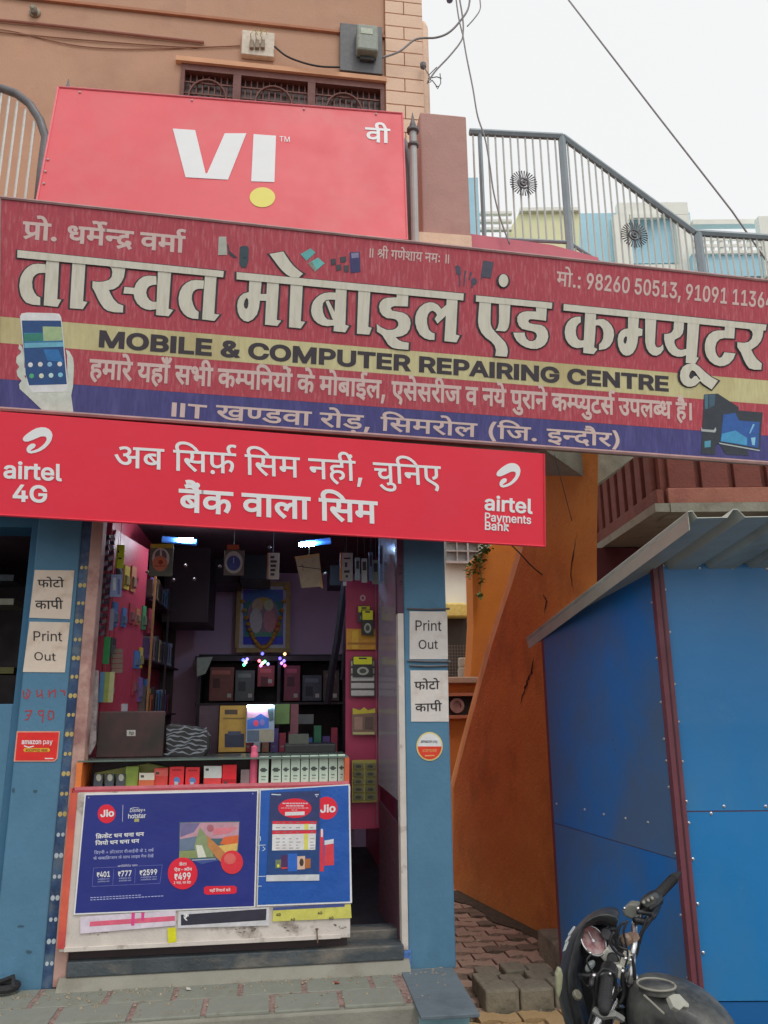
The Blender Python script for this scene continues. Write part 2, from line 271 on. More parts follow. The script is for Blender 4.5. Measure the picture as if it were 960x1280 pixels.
D548:473:480 276,428 276,428 0,388 0,388 75,354 58,333 53,307 52,272 57,245 72,227 95,221 126,226 152,240 174,218 185,201 201,190 221,186 246,192 274,207 296,230 311,259 316,283 312,303 302,317 286,321 266,316 243,301 222,270 241,278 252,280 263,276 277,268 282,258 284,244 281,234 273,226 260,224 244,225 230,231 219,251 204,277 198,310 202,322 202,332 201,328 166,321 166,314 166,292 164,275 156,265 144,261 127,265 109,275 96,291 89,312 86,336 89,356 97,388 122,388 276,357 276,357 311,480 311|0 311,173 311,173 276,0 276|221 98,177 70,151 62,120 59,94 62,70 70,50 82,36 99,26 119,23 143,26 169,36 191,53 209,88 226,132 232,156 231,176 228,174 194,154 196,134 198,115 196,182 112,202 130|64 144,68 121,80 105,99 95,121 92,154 98,84 185,69 168
D549:458:413 276,413 0,372 0,372 96,341 80,322 75,300 73,264 80,238 97,220 125,104 125,104 106,102 92,96 83,80 76,60 82,40 98,25 118,20 139,26 154,36 159,50 160,63 160,63 276,0 276,0 311,465 311,465 276|104 160,214 160,213 179,213 276,104 276|372 276,254 276,254 184,255 152,260 133,268 120,283 111,305 108,342 118,372 140
D551:328:254 276,254 184,255 152,260 133,268 120,283 111,305 108,325 111,343 118,374 141,392 107,351 83,328 76,300 73,264 80,238 97,220 125,104 125,104 106,102 92,96 83,80 76,60 82,40 98,25 118,20 139,26 154,36 159,50 160,63 160,63 276,0 276,0 311,334 311,334 276|104 160,214 160,213 179,213 276,104 276
D57:278:286 276,234 276,234 0,194 0,194 82,162 66,141 61,116 59,91 62,68 70,50 82,35 99,26 119,23 143,26 169,36 191,52 209,85 226,128 232,144 231,163 230,177 227,174 190,153 194,130 196,102 192,81 182,68 166,64 144,67 121,79 106,97 97,118 94,142 97,162 105,194 130,194 276,0 276,0 311,286 311
D58:340:61 94,45 97,32 103,23 114,20 128,22 140,29 150,39 155,52 157,71 153,82 148,96 138,118 149,136 168,148 192,152 222,149 247,138 266,121 279,100 283,86 281,76 276,71 268,69 258,74 242,81 234,93 227,110 222,135 220,126 185,85 192,56 209,39 232,33 258,37 282,51 300,72 312,102 316,125 313,146 305,165 292,179 273,189 249,192 220,188 187,175 156,154 130,127 110,170 67,207 22,175 0,151 32,129 59,90 97|296 276,296 0,255 0,255 276,210 276,210 311,348 311,348 276
D59:289:296 311,296 276,244 276,244 0,204 0,204 96,170 80,150 75,127 73,91 80,64 97,46 129,41 150,40 179,40 276,0 276,0 311|204 276,102 276,204 144|94 120,109 111,131 108,156 112,180 122,80 254,80 184,81 152,86 133
D6:0:-92 386,-84 406,-65 415,-46 406,-38 386,-46 366,-65 357,-84 366
D60:338:294 276,294 0,253 0,253 133,224 127,190 126,146 129,106 138,84 126,132 73,190 21,163 -6,110 44,66 90,50 111,36 128,28 142,23 152,20 170,28 188,37 194,52 196,74 191,90 175,105 199,108 229,106 256,100 276,0 276,0 311,346 311,346 276|184 161,220 163,253 170,253 276,140 276,146 256,149 229,144 192,131 166
D61:266:160 34,190 49,199 60,202 74,198 91,187 104,168 112,140 114,110 111,87 100,74 84,69 62,75 32,84 17,98 0,120 -20,151 -44,124 -71,84 -37,54 -4,35 28,29 65,37 99,58 124,41 146,34 176,40 200,53 216,79 229,114 232,180 232,180 276,0 276,0 311,273 311,273 276,221 276,221 197,115 197,93 196,82 190,76 183,74 174,80 156,92 142,142 150,173 147,198 140,217 127,230 112,238 95,240 76,236 50,224 28,203 12,174 1
D66:130:85 276,85 0,44 0,44 276,0 276,0 311,136 311,136 276
D67:130:44 276,0 276,0 311,40 311,30 334,26 362,34 397,56 424,89 442,133 448,178 444,220 431,258 410,309 365,352 308,310 308,271 353,230 386,187 405,142 412,110 408,87 397,72 380,67 357,72 331,82 311,136 311,136 276,85 276,85 0,44 0
D68:130:-92 308,-106 341,-110 374,-105 404,-89 427,-64 443,-30 448,-3 444,20 434,38 416,54 389,68 355,82 311,136 311,136 276,85 276,85 0,44 0,44 276,0 276,0 311,44 311,29 356,14 388,-4 406,-28 412,-46 409,-59 400,-67 386,-70 366,-64 336,-52 308
D69:0:-124 -6,-96 3,-68 6,-35 1,-10 -14,6 -36,11 -64,5 -92,-12 -114,-40 -129,-78 -134,-124 -128,-162 -111,-196 -84,-228 -50,-197 -28,-160 -68,-123 -91,-78 -98,-49 -94,-31 -82,-26 -61,-29 -47,-38 -36,-66 -28,-90 -31,-111 -40
D7:136:39 218,41 230,48 240,58 247,70 250,81 247,91 240,98 230,100 218,98 205,91 195,81 188,70 186,58 188,48 195,41 205|39 59,41 71,48 82,58 89,70 91,81 89,91 82,98 71,100 59,98 47,91 36,81 29,70 27,58 29,48 36,41 47
D75:0:-84 308,-95 343,-105 370,-116 389,-128 402,-142 409,-158 412,-177 409,-192 404,-204 441,-183 446,-159 448,-134 445,-112 435,-94 418,-77 392,-61 355,-47 308
D76:0:-90 308,-102 325,-114 337,-136 349,-160 352,-180 348,-201 341,-214 376,-190 384,-163 386,-142 384,-123 376,-107 363,-94 346,-92 347,-101 370,-111 387,-132 408,-158 414,-178 412,-193 406,-204 441,-183 446,-159 448,-134 445,-112 435,-94 418,-77 392,-61 355,-47 308
D77:130:85 276,85 0,44 0,44 276,0 276,0 311,136 311,136 276|149 432,134 389,111 361,81 345,46 340,12 346,-18 362,-42 391,-62 432,-26 444,-12 413,4 392,23 379,47 374,72 379,89 393,102 415,111 444
D79:130:85 276,85 0,44 0,44 276,0 276,0 311,136 311,136 276|45 308,35 343,24 370,13 389,2 402,-12 409,-28 412,-48 409,-63 404,-75 441,-54 446,-30 448,-4 445,17 435,36 418,53 392,68 355,82 308
D80:130:85 276,85 0,44 0,44 276,0 276,0 311,136 311,136 276|40 308,27 325,15 337,-7 349,-30 352,-51 348,-72 341,-84 376,-60 384,-34 386,-12 384,6 376,23 363,36 346,38 347,28 370,18 387,-2 408,-28 414,-48 412,-64 406,-75 441,-54 446,-30 448,-4 445,17 435,36 418,53 392,68 355,82 308
D841:276:36 237,134 237,128 253,118 264,99 273,69 276,36 276,36 311,247 311,247 276,153 276,167 260,175 237,247 237,247 201,176 201,167 172,150 150,124 133,87 124,192 0,142 0,36 124,41 159,63 159,84 160,100 163,120 174,129 186,134 201,36 201
D9:382:235 109,229 78,212 57,187 44,156 40,115 48,80 72,46 114,14 178,50 191,72 144,96 107,123 84,152 76,170 79,184 85,192 97,196 114,193 131,185 146,159 174,130 170,128 206,157 209,176 218,186 230,190 247,187 262,178 273,151 281,118 276,86 262,73 297,105 310,149 316,183 311,209 296,224 274,230 248,226 224,215 204,196 188,206 178,243 175,272 176,297 182,297 276,260 276,260 311,390 311,390 276,338 276,338 0,297 0,297 145,274 141,249 140,228 141
D96:288:179 111,150 108,124 98,102 114,84 132,72 152,68 176,74 200,87 216,114 229,132 232,154 232,200 232,200 276,0 276,0 311,296 311,296 276,241 276,241 197,149 197,127 196,116 190,110 183,108 174,116 153,130 138,155 145,181 147,215 142,242 128,261 106,267 77,261 46,242 22,212 5,168 0,122 6,81 22,44 47,12 79,43 104,72 74,101 53,133 41,168 37,201 41,220 54,226 76,223 91,214 102,199 109|128 -67,137 -46,156 -38,176 -46,184 -67,182 -78,176 -88,156 -96,137 -88,131 -78
D98:386:230 276,230 174,257 193,289 200,318 194,342 179,357 154,362 120,355 70,330 20,294 40,314 77,322 118,320 139,312 154,301 162,285 165,258 156,230 128,230 0,190 0,190 96,162 80,144 75,124 73,88 80,62 98,45 131,41 151,40 177,40 276,0 276,0 311,393 311,393 276|80 276,80 180,81 156,83 140,94 120,106 111,124 108,143 111,160 117,190 139,190 276|44 6,52 26,71 35,90 26,98 6,96 -5,90 -15,71 -23,52 -15,46 -5
L32:134:
L38:322:142 -5,108 -2,80 8,56 24,39 44,29 68,25 95,28 117,35 136,62 168,101 199,155 239,169 251,183 267,188 290,185 305,177 318,163 327,145 329,121 324,105 308,99 285,105 259,122 233,147 203,314 0,261 0,123 166,88 208,64 245,57 264,55 285,58 308,66 328,79 344,97 357,119 365,144 367,169 365,191 357,209 344,222 328,230 310,232 289,226 258,209 232,184 209,111 156,92 139,80 125,71 94,73 77,79 62,89 50,103 41,120 35,138 33,180 42,216 68,230 86,241 108,248 133,250 161,293 161,291 128,284 101,276 81,266 65,248 44,239 33,219 17,194 5
L40:195:62 148,70 232,93 316,108 353,125 386,168 386,135 306,114 224,109 185,107 148,113 83,133 12,149 -26,168 -68,125 -68,98 -15,78 40,66 94
L41:195:27 -68,47 -25,62 14,82 84,88 148,87 185,81 224,60 306,27 386,70 386,87 353,103 316,125 231,131 189,133 148,129 94,117 39,97 -15,70 -68
L43:324:141 24,141 260,182 260,182 24|44 123,44 162,280 162,280 123
L44:134:26 -88,48 51,98 51,60 -88
L45:324:241 176,241 135,82 135,82 176
L46:134:68 -3,55 -1,45 6,38 17,35 30,38 42,45 53,55 60,68 63,81 60,91 53,99 42,101 30,99 17,91 6,81 -1
L48:324:162 -5,125 1,93 17,68 44,50 81,38 127,35 182,38 236,50 282,68 319,93 346,125 363,162 369,199 363,231 346,256 319,275 282,286 236,290 182,286 127,275 81,256 44,231 17,200 1|162 36,187 40,207 53,224 74,235 103,243 139,245 182,243 225,235 261,224 290,207 311,187 324,162 328,138 324,117 311,101 290,89 261,82 225,79 182,82 139,89 103,101 74,117 53,138 40
L49:324:55 0,55 39,280 39,280 0|198 364,198 0,152 0,152 321,150 321,62 256,62 305,141 364
L50:324:46 0,46 33,167 165,186 185,201 203,221 235,228 267,226 284,219 300,208 312,194 321,159 328,140 326,123 320,110 310,100 296,94 280,92 260,47 260,51 291,62 317,80 339,103 355,130 365,161 369,191 365,218 355,240 339,257 319,268 294,272 267,265 229,255 209,240 186,218 160,190 128,110 44,110 41,278 41,278 0
L51:324:155 -5,123 -2,94 7,70 21,50 40,36 64,31 92,78 92,82 75,90 61,103 50,118 42,156 36,196 43,212 53,224 66,232 83,234 103,232 122,225 139,213 154,196 166,173 173,143 176,113 176,113 213,205 320,205 323,49 323,49 364,266 364,266 330,151 198,151 205,188 205,220 196,246 180,265 158,276 132,280 103,276 73,264 47,245 25,220 9,189 -1
L52:324:30 74,30 112,174 364,220 364,79 118,79 115,294 115,294 74|201 0,201 85,201 103,201 227,245 227,245 0
L53:324:158 -5,127 -2,100 8,78 23,60 42,48 65,43 92,88 92,99 63,124 43,158 36,178 38,197 46,212 58,224 74,231 94,234 115,231 138,223 157,211 174,195 187,176 195,155 197,121 192,93 178,49 184,71 364,262 364,262 323,110 323,97 217,99 217,127 232,163 238,187 236,209 229,229 218,246 203,260 186,270 165,277 142,279 116,275 83,263 54,245 30,220 11,191 -1
L54:324:162 -5,130 -1,102 10,79 29,61 53,50 82,46 115,49 142,58 170,73 203,98 242,180 364,230 364,109 186,104 186,119 205,141 218,168 223,199 220,226 210,248 193,264 171,274 144,278 112,274 80,263 52,245 28,222 10,194 -1|162 35,182 37,199 45,213 57,224 72,231 91,233 112,231 133,224 152,213 167,199 179,182 186,162 189,142 186,125 179,110 168,99 152,93 134,90 113,93 91,99 73,110 57,125 45,142 37
L55:324:69 0,231 320,231 323,44 323,44 364,280 364,280 321,118 0
L56:324:162 -5,127 -2,97 8,72 24,53 44,41 69,37 97,39 119,46 139,57 157,72 172,89 183,108 189,108 191,84 202,66 220,54 245,50 272,54 298,65 322,82 341,104 356,131 366,162 369,192 366,219 356,241 341,259 322,270 298,273 272,269 245,257 220,239 202,216 191,216 189,235 183,252 172,266 157,277 139,284 119,287 97,283 69,271 44,252 24,227 8,196 -2|162 35,184 37,204 43,219 53,231 66,238 81,240 99,238 118,230 135,218 149,202 159,183 166,162 168,140 166,121 159,105 149,93 135,85 118,83 99,85 81,92 66,104 53,120 43,139 37|162 207,180 209,196 215,209 224,220 236,226 251,228 269,226 286,220 300,210 312,197 321,180 327,162 329,143 327,127 321,113 312,104 300,97 286,95 269,97 251,104 236,114 224,127 215,143 209
L57:324:162 369,194 365,222 353,245 335,263 311,274 281,278 248,275 222,266 193,251 161,226 121,144 0,94 0,215 177,219 177,205 159,183 145,156 140,125 144,98 154,76 171,60 193,50 220,46 252,50 284,61 312,79 336,103 354,130 365|162 329,142 326,125 319,111 307,100 292,93 273,91 252,93 231,100 212,111 196,125 185,142 177,162 175,182 177,199 185,214 196,224 212,231 230,234 251,231 272,224 291,214 307,199 319,182 326
L58:134:68 -3,55 -1,45 6,38 17,35 30,38 42,45 53,55 60,68 63,81 60,91 53,99 42,101 30,99 17,91 6,81 -1|68 194,55 197,45 204,38 215,35 227,38 240,45 251,55 258,68 260,81 258,91 251,99 240,101 227,99 215,91 204,81 197
L65:345:13 0,145 364,198 364,332 0,283 0,206 216,199 238,190 266,179 300,167 342,176 342,163 299,153 265,144 237,137 216,62 0|79 102,79 142,266 142,266 102
L66:327:44 0,44 364,173 364,208 361,236 351,257 335,273 316,282 293,285 267,283 246,276 229,255 204,225 191,225 188,259 176,275 163,287 145,296 123,299 97,296 71,286 48,270 28,247 13,216 3,177 0|90 41,176 41,212 45,236 57,250 76,254 97,252 115,245 131,234 145,219 156,200 163,178 165,90 165|90 204,170 204,206 212,220 221,231 234,238 249,240 266,236 288,224 306,203 319,172 323,90 323
L67:365:191 -5,147 1,108 18,75 45,51 82,35 128,30 182,35 236,51 281,75 318,108 346,147 363,191 369,243 361,267 351,287 337,305 320,320 299,331 276,338 249,292 249,278 282,255 306,225 321,191 326,160 322,132 309,108 289,90 260,79 225,75 182,79 139,90 103,109 75,132 55,160 42,191 38,225 43,255 58,278 82,292 115,338 115,331 88,320 65,306 44,288 27,267 13,244 3
L68:361:157 0,70 0,70 41,155 41,195 45,228 58,254 79,272 107,283 142,286 183,283 223,272 258,254 285,229 306,198 319,159 323,68 323,68 364,162 364,211 358,253 342,286 316,311 280,326 235,331 183,326 130,311 85,286 49,252 22,209 5|90 364,90 0,44 0,44 364
L69:301:44 0,44 364,266 364,266 323,90 323,90 204,254 204,254 163,90 163,90 41,268 41,268 0
L71:373:193 -5,147 1,107 18,75 45,50 82,35 128,30 182,35 236,50 281,75 318,107 346,146 363,190 369,218 367,244 360,267 350,288 336,306 318,321 298,332 275,339 250,291 250,276 281,254 305,225 320,190 326,159 322,132 309,108 289,90 261,79 225,75 182,79 139,90 103,109 75,133 55,161 42,193 38,222 41,247 51,268 67,283 88,293 114,296 145,310 142,202 142,202 183,342 183,342 143,337 101,323 65,300 35,270 13,234 0
L72:372:44 0,44 364,90 364,90 207,281 207,281 364,328 364,328 0,281 0,281 166,90 166,90 0
L73:132:40 0,40 364,92 364,92 0
L74:285:133 -5,89 2,55 23,38 45,28 72,24 104,24 124,71 124,71 104,75 75,88 53,108 40,133 36,158 40,178 53,191 75,195 104,195 364,241 364,241 104,238 72,228 45,211 23,177 2
L76:283:44 0,44 364,90 364,90 41,259 41,259 0
L77:452:44 0,44 364,110 364,199 134,207 114,215 88,224 60,231 34,221 34,229 59,237 87,246 114,253 134,342 364,408 364,408 0,362 0,362 208,362 233,363 264,363 296,364 328,368 328,357 293,346 260,335 230,327 208,246 0,206 0,123 208,115 229,105 258,94 292,82 328,86 328,87 298,87 266,88 235,88 208,88 0
L78:377:44 0,44 364,99 364,247 131,261 108,279 76,298 38,291 38,288 78,287 113,286 141,286 364,333 364,333 0,278 0,146 207,128 237,107 273,94 296,78 324,86 324,88 274,90 234,91 208,91 0
L79:382:191 -5,147 1,108 18,76 45,51 82,35 128,30 182,35 236,51 281,76 318,108 346,147 363,191 369,235 363,274 346,307 318,332 281,347 236,353 182,347 128,332 82,307 45,274 18,235 1|191 38,222 42,250 55,274 75,292 103,303 139,307 182,303 225,292 261,274 289,250 309,222 322,191 326,160 322,132 309,109 289,90 260,79 225,75 182,79 139,90 103,109 75,132 55,160 42
L80:319:44 0,44 364,168 364,207 360,238 348,262 330,279 307,289 279,292 248,289 217,279 189,262 166,239 147,207 135,169 132,81 132,81 172,167 172,193 175,213 182,228 194,238 209,244 228,246 248,244 268,238 286,228 302,213 313,192 321,166 323,90 323,90 0
L82:322:44 0,44 364,168 364,207 360,238 349,262 332,279 309,289 282,292 251,289 221,279 194,262 172,239 155,207 145,169 141,70 141,70 182,167 182,192 184,213 191,228 201,238 215,244 232,246 251,244 272,238 289,228 303,213 314,192 321,166 323,90 323,90 0|253 0,165 164,217 164,307 0
L84:323:24 323,24 364,299 364,299 323,185 323,185 0,138 0,138 323
L85:372:186 -6,146 -2,111 11,83 31,62 57,48 88,44 124,44 364,90 364,90 127,93 103,102 81,116 63,135 49,159 40,186 37,214 40,237 49,256 63,270 81,279 103,282 127,282 364,328 364,328 124,324 88,311 57,289 31,261 11,226 -2
L86:345:146 0,13 364,62 364,138 148,146 126,155 98,166 64,178 22,169 22,181 65,192 99,201 126,208 148,283 364,332 364,200 0
L97:281:115 -6,90 -4,68 3,49 15,34 32,25 53,22 78,24 99,31 116,42 129,56 139,90 151,128 158,168 163,191 169,196 174,198 183,198 184,192 213,173 231,159 236,141 238,108 232,85 216,72 198,30 212,42 234,58 251,97 271,140 276,171 273,205 260,220 248,232 231,240 209,242 180,242 0,199 0,199 37,196 37,181 17,155 0,136 -5|123 32,145 35,164 42,179 53,189 67,198 99,198 136,187 131,166 126,143 123,126 121,97 114,74 100,68 89,66 75,73 52,94 37
L101:292:153 -6,116 -1,85 12,60 33,41 61,29 95,25 134,29 174,41 208,59 237,83 258,113 272,148 276,191 269,211 260,229 246,245 227,257 204,265 175,267 140,267 122,55 122,55 159,243 159,223 145,221 170,214 193,204 211,189 225,171 234,148 237,125 234,106 225,90 211,79 194,72 174,70 152,70 127,72 99,80 76,93 57,110 44,130 36,154 33,183 38,206 52,220 75,263 63,254 44,241 27,224 13,204 3,180 -4
L104:296:83 164,83 0,39 0,39 364,83 364,83 207,75 207,90 239,110 260,136 272,165 276,190 274,213 265,232 251,245 231,254 205,257 173,257 0,213 0,213 170,209 198,196 219,177 232,151 237,133 235,116 228,102 218,92 203,85 185
L105:121:39 0,39 273,83 273,83 0|61 318,39 326,33 336,30 347,33 358,39 367,61 376,73 374,83 367,89 358,92 347,89 336,83 326,73 320
L107:274:80 98,80 153,88 153,205 273,259 273,133 143,128 143|39 0,39 364,83 364,83 0|211 0,107 134,138 165,268 0
L108:138:100 -2,73 2,54 15,42 34,39 61,39 364,83 364,83 72,84 56,87 45,94 39,105 37,116 38,123 39,132 2,117 -1
L109:438:39 0,39 273,81 273,82 212,78 212,85 232,96 249,124 271,158 278,185 273,206 260,221 238,230 211,224 211,231 231,242 247,256 260,273 270,313 278,336 275,357 268,374 255,388 237,397 213,399 184,399 0,355 0,355 183,351 208,339 225,321 235,300 238,283 236,269 230,248 209,241 178,241 0,197 0,197 187,193 208,182 224,165 234,144 238,114 230,101 221,91 208,85 192,83 172,83 0
L110:295:83 164,83 0,39 0,39 273,81 273,81 207,75 207,90 239,110 260,136 272,165 276,190 274,213 265,231 251,245 231,254 205,257 173,257 0,213 0,213 170,209 198,196 219,177 232,151 237,133 235,116 228,102 218,92 203,85 185
L111:300:150 -6,115 -1,85 12,60 33,41 61,29 95,25 135,29 175,41 209,60 238,85 259,115 272,150 276,185 272,215 259,240 238,259 209,271 175,274 135,271 95,259 61,240 33,215 12,185 -1|150 33,175 37,195 48,211 64,221 85,228 109,230 135,228 161,221 185,211 206,195 223,175 233,150 237,125 233,105 223,89 206,79 185,72 161,70 135,72 109,79 85,89 64,105 48,125 37
L112:306:39 -102,39 273,81 273,81 229,86 229,99 248,123 268,141 274,165 276,197 272,225 259,248 239,266 211,277 176,281 136,277 95,266 61,249 32,225 11,197 -2,165 -6,142 -4,124 3,99 23,86 42,83 42,83 -102|159 33,182 37,202 47,217 63,227 84,234 109,236 136,234 163,228 187,217 208,202 224,182 234,159 237,136 234,116 224,101 209,91 189,84 165,82 136,84 108,91 83,102 62,117 47,136 37
L114:188:39 0,39 273,81 273,81 231,84 231,95 250,111 264,132 274,155 277,166 277,177 276,177 232,167 233,151 234,132 232,116 226,102 216,91 204,85 188,83 171,83 0
L115:264:131 -6,105 -4,81 2,61 12,45 27,34 45,26 66,68 76,77 57,90 43,108 35,131 33,157 36,176 45,189 58,193 74,191 87,183 98,171 106,153 112,108 122,76 134,53 150,39 171,35 197,38 219,48 238,63 254,84 266,108 274,136 276,162 274,183 268,201 258,215 245,234 211,194 200,175 227,159 236,136 239,114 236,95 228,83 215,79 199,82 186,90 175,104 167,125 160,166 151,199 139,221 123,235 103,239 77,236 54,225 34,209 18,188 5,161 -3
L116:164:146 273,146 235,5 235,5 273|46 338,90 338,90 71,92 55,97 44,107 38,122 36,133 37,145 39,154 1,138 -2,121 -3,89 1,66 15,51 38,46 67
L117:296:131 -3,105 -1,83 8,64 22,50 42,41 68,39 100,39 273,83 273,83 103,87 75,99 54,119 41,144 36,163 38,179 45,193 55,204 70,211 88,213 109,213 273,257 273,257 0,215 0,215 66,220 66,205 34,184 12,159 0
L121:281:34 -99,45 -61,50 -62,74 -64,94 -53,102 -41,110 -24,117 -1,13 273,61 273,119 111,135 61,148 12,132 12,146 61,161 111,220 273,268 273,148 -41,128 -77,101 -97,66 -104,46 -102
L122:276:31 0,31 33,184 229,184 232,36 232,36 273,240 273,240 238,92 43,92 41,245 41,245 0
"""
TEXTS = {
    'prop': 'D274 D79 L46 L32 D43 D50 D75 D181 D202 D271 L32 D57 D50 D66 D181',
    'shri': 'D105 L32 D284 D68 L32 D27 D39 D75 D58 D66 D51 L32 D44 D50 D7 L32 D105',
    'mo': 'D50 D79 L46 L58',
    'phone': 'L57 L56 L50 L54 L48 L32 L53 L48 L53 L49 L51 L44 L32 L57 L49 L48 L57 L49 L32 L49 L49 L51 L54 L52',
    'mcr': 'L77 L79 L66 L73 L76 L69 L32 L38 L32 L67 L79 L77 L80 L85 L84 L69 L82 L32 L82 L69 L80 L65 L73 L82 L73 L78 L71 L32 L67 L69 L78 L84 L82 L69',
    'hamare': 'D61 D50 D66 D52 D75 L32 D51 D61 D66 D5 L32 D60 D49 D68 L32 D25 D549 D67 D44 D51 D79 D6 L32 D25 D75 L32 D50 D79 D48 D66 D12 D54 L44 L32 D19 D60 D75 D60 D52 D68 D32 L32 D57 L32 D44 D51 D75 L32 D46 D69 D52 D66 D44 D75 L32 D25 D551 D51 D69 D35 D60 D181 L32 D13 D46 D54 D548 L32 D61 D76 D104',
    'iit': 'L73 L73 L84',
    'khandwa': 'D26 D197 D37 D57 D66 L32 D52 D79 D96 L44 L32 D67 D60 D50 D52 D79 D54 L32 L40 D67 D32 L46 L32 D11 D202 D42 D80 D52 L41',
    'ab': 'D9 D48 L32 D67 D60 D98 D181 L32 D67 D60 D50 L32 D44 D61 D68 D6 L44 L32 D30 D69 D67 D44 D19',
    'bank': 'D48 D76 D6 D25 L32 D57 D66 D54 D66 L32 D67 D60 D50',
    'vi': 'D57 D68',
    'photo': 'D47 D79 D35 D79',
    'kapi': 'D25 D66 D46 D68',
    'cr': 'D67 D254 D25 D75 D35 L32 D43 D44 L32 D43 D44 D66 L32 D43 D44',
    'jy': 'D67 D32 D51 D79 L32 D43 D44 L32 D43 D44 D66 L32 D43 D44',
    'dz': 'D67 D37 D228 D44 D68 L32 L43 L32 D61 D77 D35 D215 D35 D66 D52 L32 D57 D68 D10 D12 D46 D68 L32 D25 D75 L32 L49 L32 D57 D59 D181',
    'sb': 'D25 D75 L32 D60 D205 D60 D67 D254 D203 D58 D44 L32 D25 D75 L32 D60 D66 D41 L32 D54 D66 D11 D57 L32 D50 D76 D30 L32 D42 D75 D26 D75 D6',
    'pl': 'D9 D44 D67 D54 D67 D50 D35 D75 D37 L32 D203 D54 D66 D44',
    'deta': 'D37 D75 D35 D66',
    'add': 'D20 D37 L45 D21 D44',
    'mah': 'L50 L32 D50 D66 D61 L44 L32 D25 D66 L32 D37 D75 D35 D66',
    'rech': 'D51 D61 D66 D5 L32 D67 D52 D30 D66 D32 D181 L32 D25 D52 D75 D6',
    'airtel': 'L97 L105 L114 L116 L101 L108',
    'g4': 'L52 L71',
    'pay': 'L80 L97 L121 L109 L101 L110 L116 L115',
    'bk': 'L66 L97 L110 L107',
    'pr': 'L80 L114 L105 L110 L116',
    'out': 'L79 L117 L116',
    'amz': 'L97 L109 L97 L122 L111 L110',
    'pay2': 'L112 L97 L121',
    'acc': 'L65 L67 L67 L69 L80 L84 L69 L68 L32 L72 L69 L82 L69',
    'jio': 'L74 L105 L111',
    'dis': 'L68 L105 L115 L110 L101 L121 L43',
    'hot': 'L104 L111 L116 L115 L116 L97 L114',
    'vip': 'L86 L73 L80',
    'r401': 'D841 L52 L48 L49',
    'r777': 'D841 L55 L55 L55',
    'r2599': 'D841 L50 L53 L57 L57',
    'r499': 'D841 L52 L57 L57',
    'rs': 'D841',
    'tm': 'L84 L77',
    'hp': 'L104 L112',
    'n790': 'L55 L57 L48',
}
_G = {}
for ln in GLYPHS.strip().split('\n'):
    k, adv, cs = ln.split(':')
    _G[k] = (int(adv), [[tuple(map(int, p.split(' '))) for p in c.split(',')] for c in cs.split('|') if c])
def area(c): return sum(c[i - 1][0] * c[i][1] - c[i][0] * c[i - 1][1] for i in range(len(c))) / 2
def grow(c, dx, dy):
    n = len(c); out = []
    for i in range(n):
        a, b, d = c[i - 1], c[i], c[(i + 1) % n]
        e1 = (b[0] - a[0], b[1] - a[1]); e2 = (d[0] - b[0], d[1] - b[1])
        l1 = math.hypot(*e1) or 1; l2 = math.hypot(*e2) or 1
        n1 = (e1[1] / l1, -e1[0] / l1); n2 = (e2[1] / l2, -e2[0] / l2)
        s = (n1[0] + n2[0], n1[1] + n2[1]); q = s[0] ** 2 + s[1] ** 2
        k = min(2 / q, 1.3) if q > 1e-6 else 0
        out.append((b[0] + s[0] * k * dx, b[1] + s[1] * k * dy))
    return out
def text_w(key): return sum(_G[g][0] for g in TEXTS[key].split())
def text(mb, key, pl, p0, p1, h, h_lift, bold=0.0, up=(0.0, -1.0), track=0.0, italic=0.0):
    """lay the run of glyphs TEXTS[key] on the plane: baseline from pixel p0 to p1, h = height of a capital or of the headline"""
    gs = TEXTS[key].split(); W = text_w(key) + track * (len(gs) - 1)
    A = pl.at(*p0); B = pl.at(*p1); C = pl.at(p0[0] + up[0] * h, p0[1] + up[1] * h)
    dev = any(g[0] == 'D' for g in gs); H = 310.0 if dev else 364.0
    X = (B - A) / W; Y = (C - A) / H; x = 0
    for i, g in enumerate(gs):
        adv, cs = _G[g]
        # outer contours run clockwise, so the right-hand normal points inwards and a negative step emboldens
        if (g, bold) not in _fc: _fc[(g, bold)] = fill2d([grow(c, -bold, -bold) for c in cs] if bold else cs) if cs else ([], [])
        v2, tr = _fc[(g, bold)]
        lift = pl.n * (h_lift + 0.0004 * (i % 3)); o = len(mb.v)
        mb.v += [tuple(A + X * (x + q[0] + italic * q[1]) + Y * q[1] + lift) for q in v2]
        mb.f += [tuple(k + o for k in t) for t in tr]
        x += adv + track
    return mb

# ------------------------------------------------------------------ materials
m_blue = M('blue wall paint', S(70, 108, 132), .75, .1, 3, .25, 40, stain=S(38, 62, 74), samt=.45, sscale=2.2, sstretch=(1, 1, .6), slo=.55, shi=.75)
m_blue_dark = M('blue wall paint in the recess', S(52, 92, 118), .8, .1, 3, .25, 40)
m_orange_wall = M('tan plaster', S(160, 124, 102), .85, .08, 1.2, .3, 50, stain=S(128, 92, 78), samt=.5, sscale=1.0, slo=.5, shi=.7)
m_brown = M('brown painted wood', S(92, 55, 48), .6, .15, 8, .1)
m_pink_stone = M('pinkish painted stone', S(200, 166, 144), .85, .08, 5, .3, 60, stain=S(160, 130, 118), samt=.4, sscale=3)
m_joint = M('brown joint paint', S(150, 102, 78), .9, .1)
m_grey_pipe = M('grey painted steel', S(150, 150, 148), .5, .1, 8)
m_dark_steel = M('dark painted steel', S(88, 86, 88), .5, .12, 10, metal=.2)
m_rail = M('grey railing paint', S(118, 126, 130), .5, .1, 10, metal=.2)
m_bar = M('silver railing bars', S(165, 165, 160), .5, .1, 14, metal=.2)
m_white = M('white board', S(205, 205, 200), .6, .05, 10)
m_dirty_white = M('dirty white paint', S(178, 170, 162), .7, .1, 9, .2, 80, stain=S(92, 78, 66), samt=.8, sscale=6, slo=.56, shi=.68)
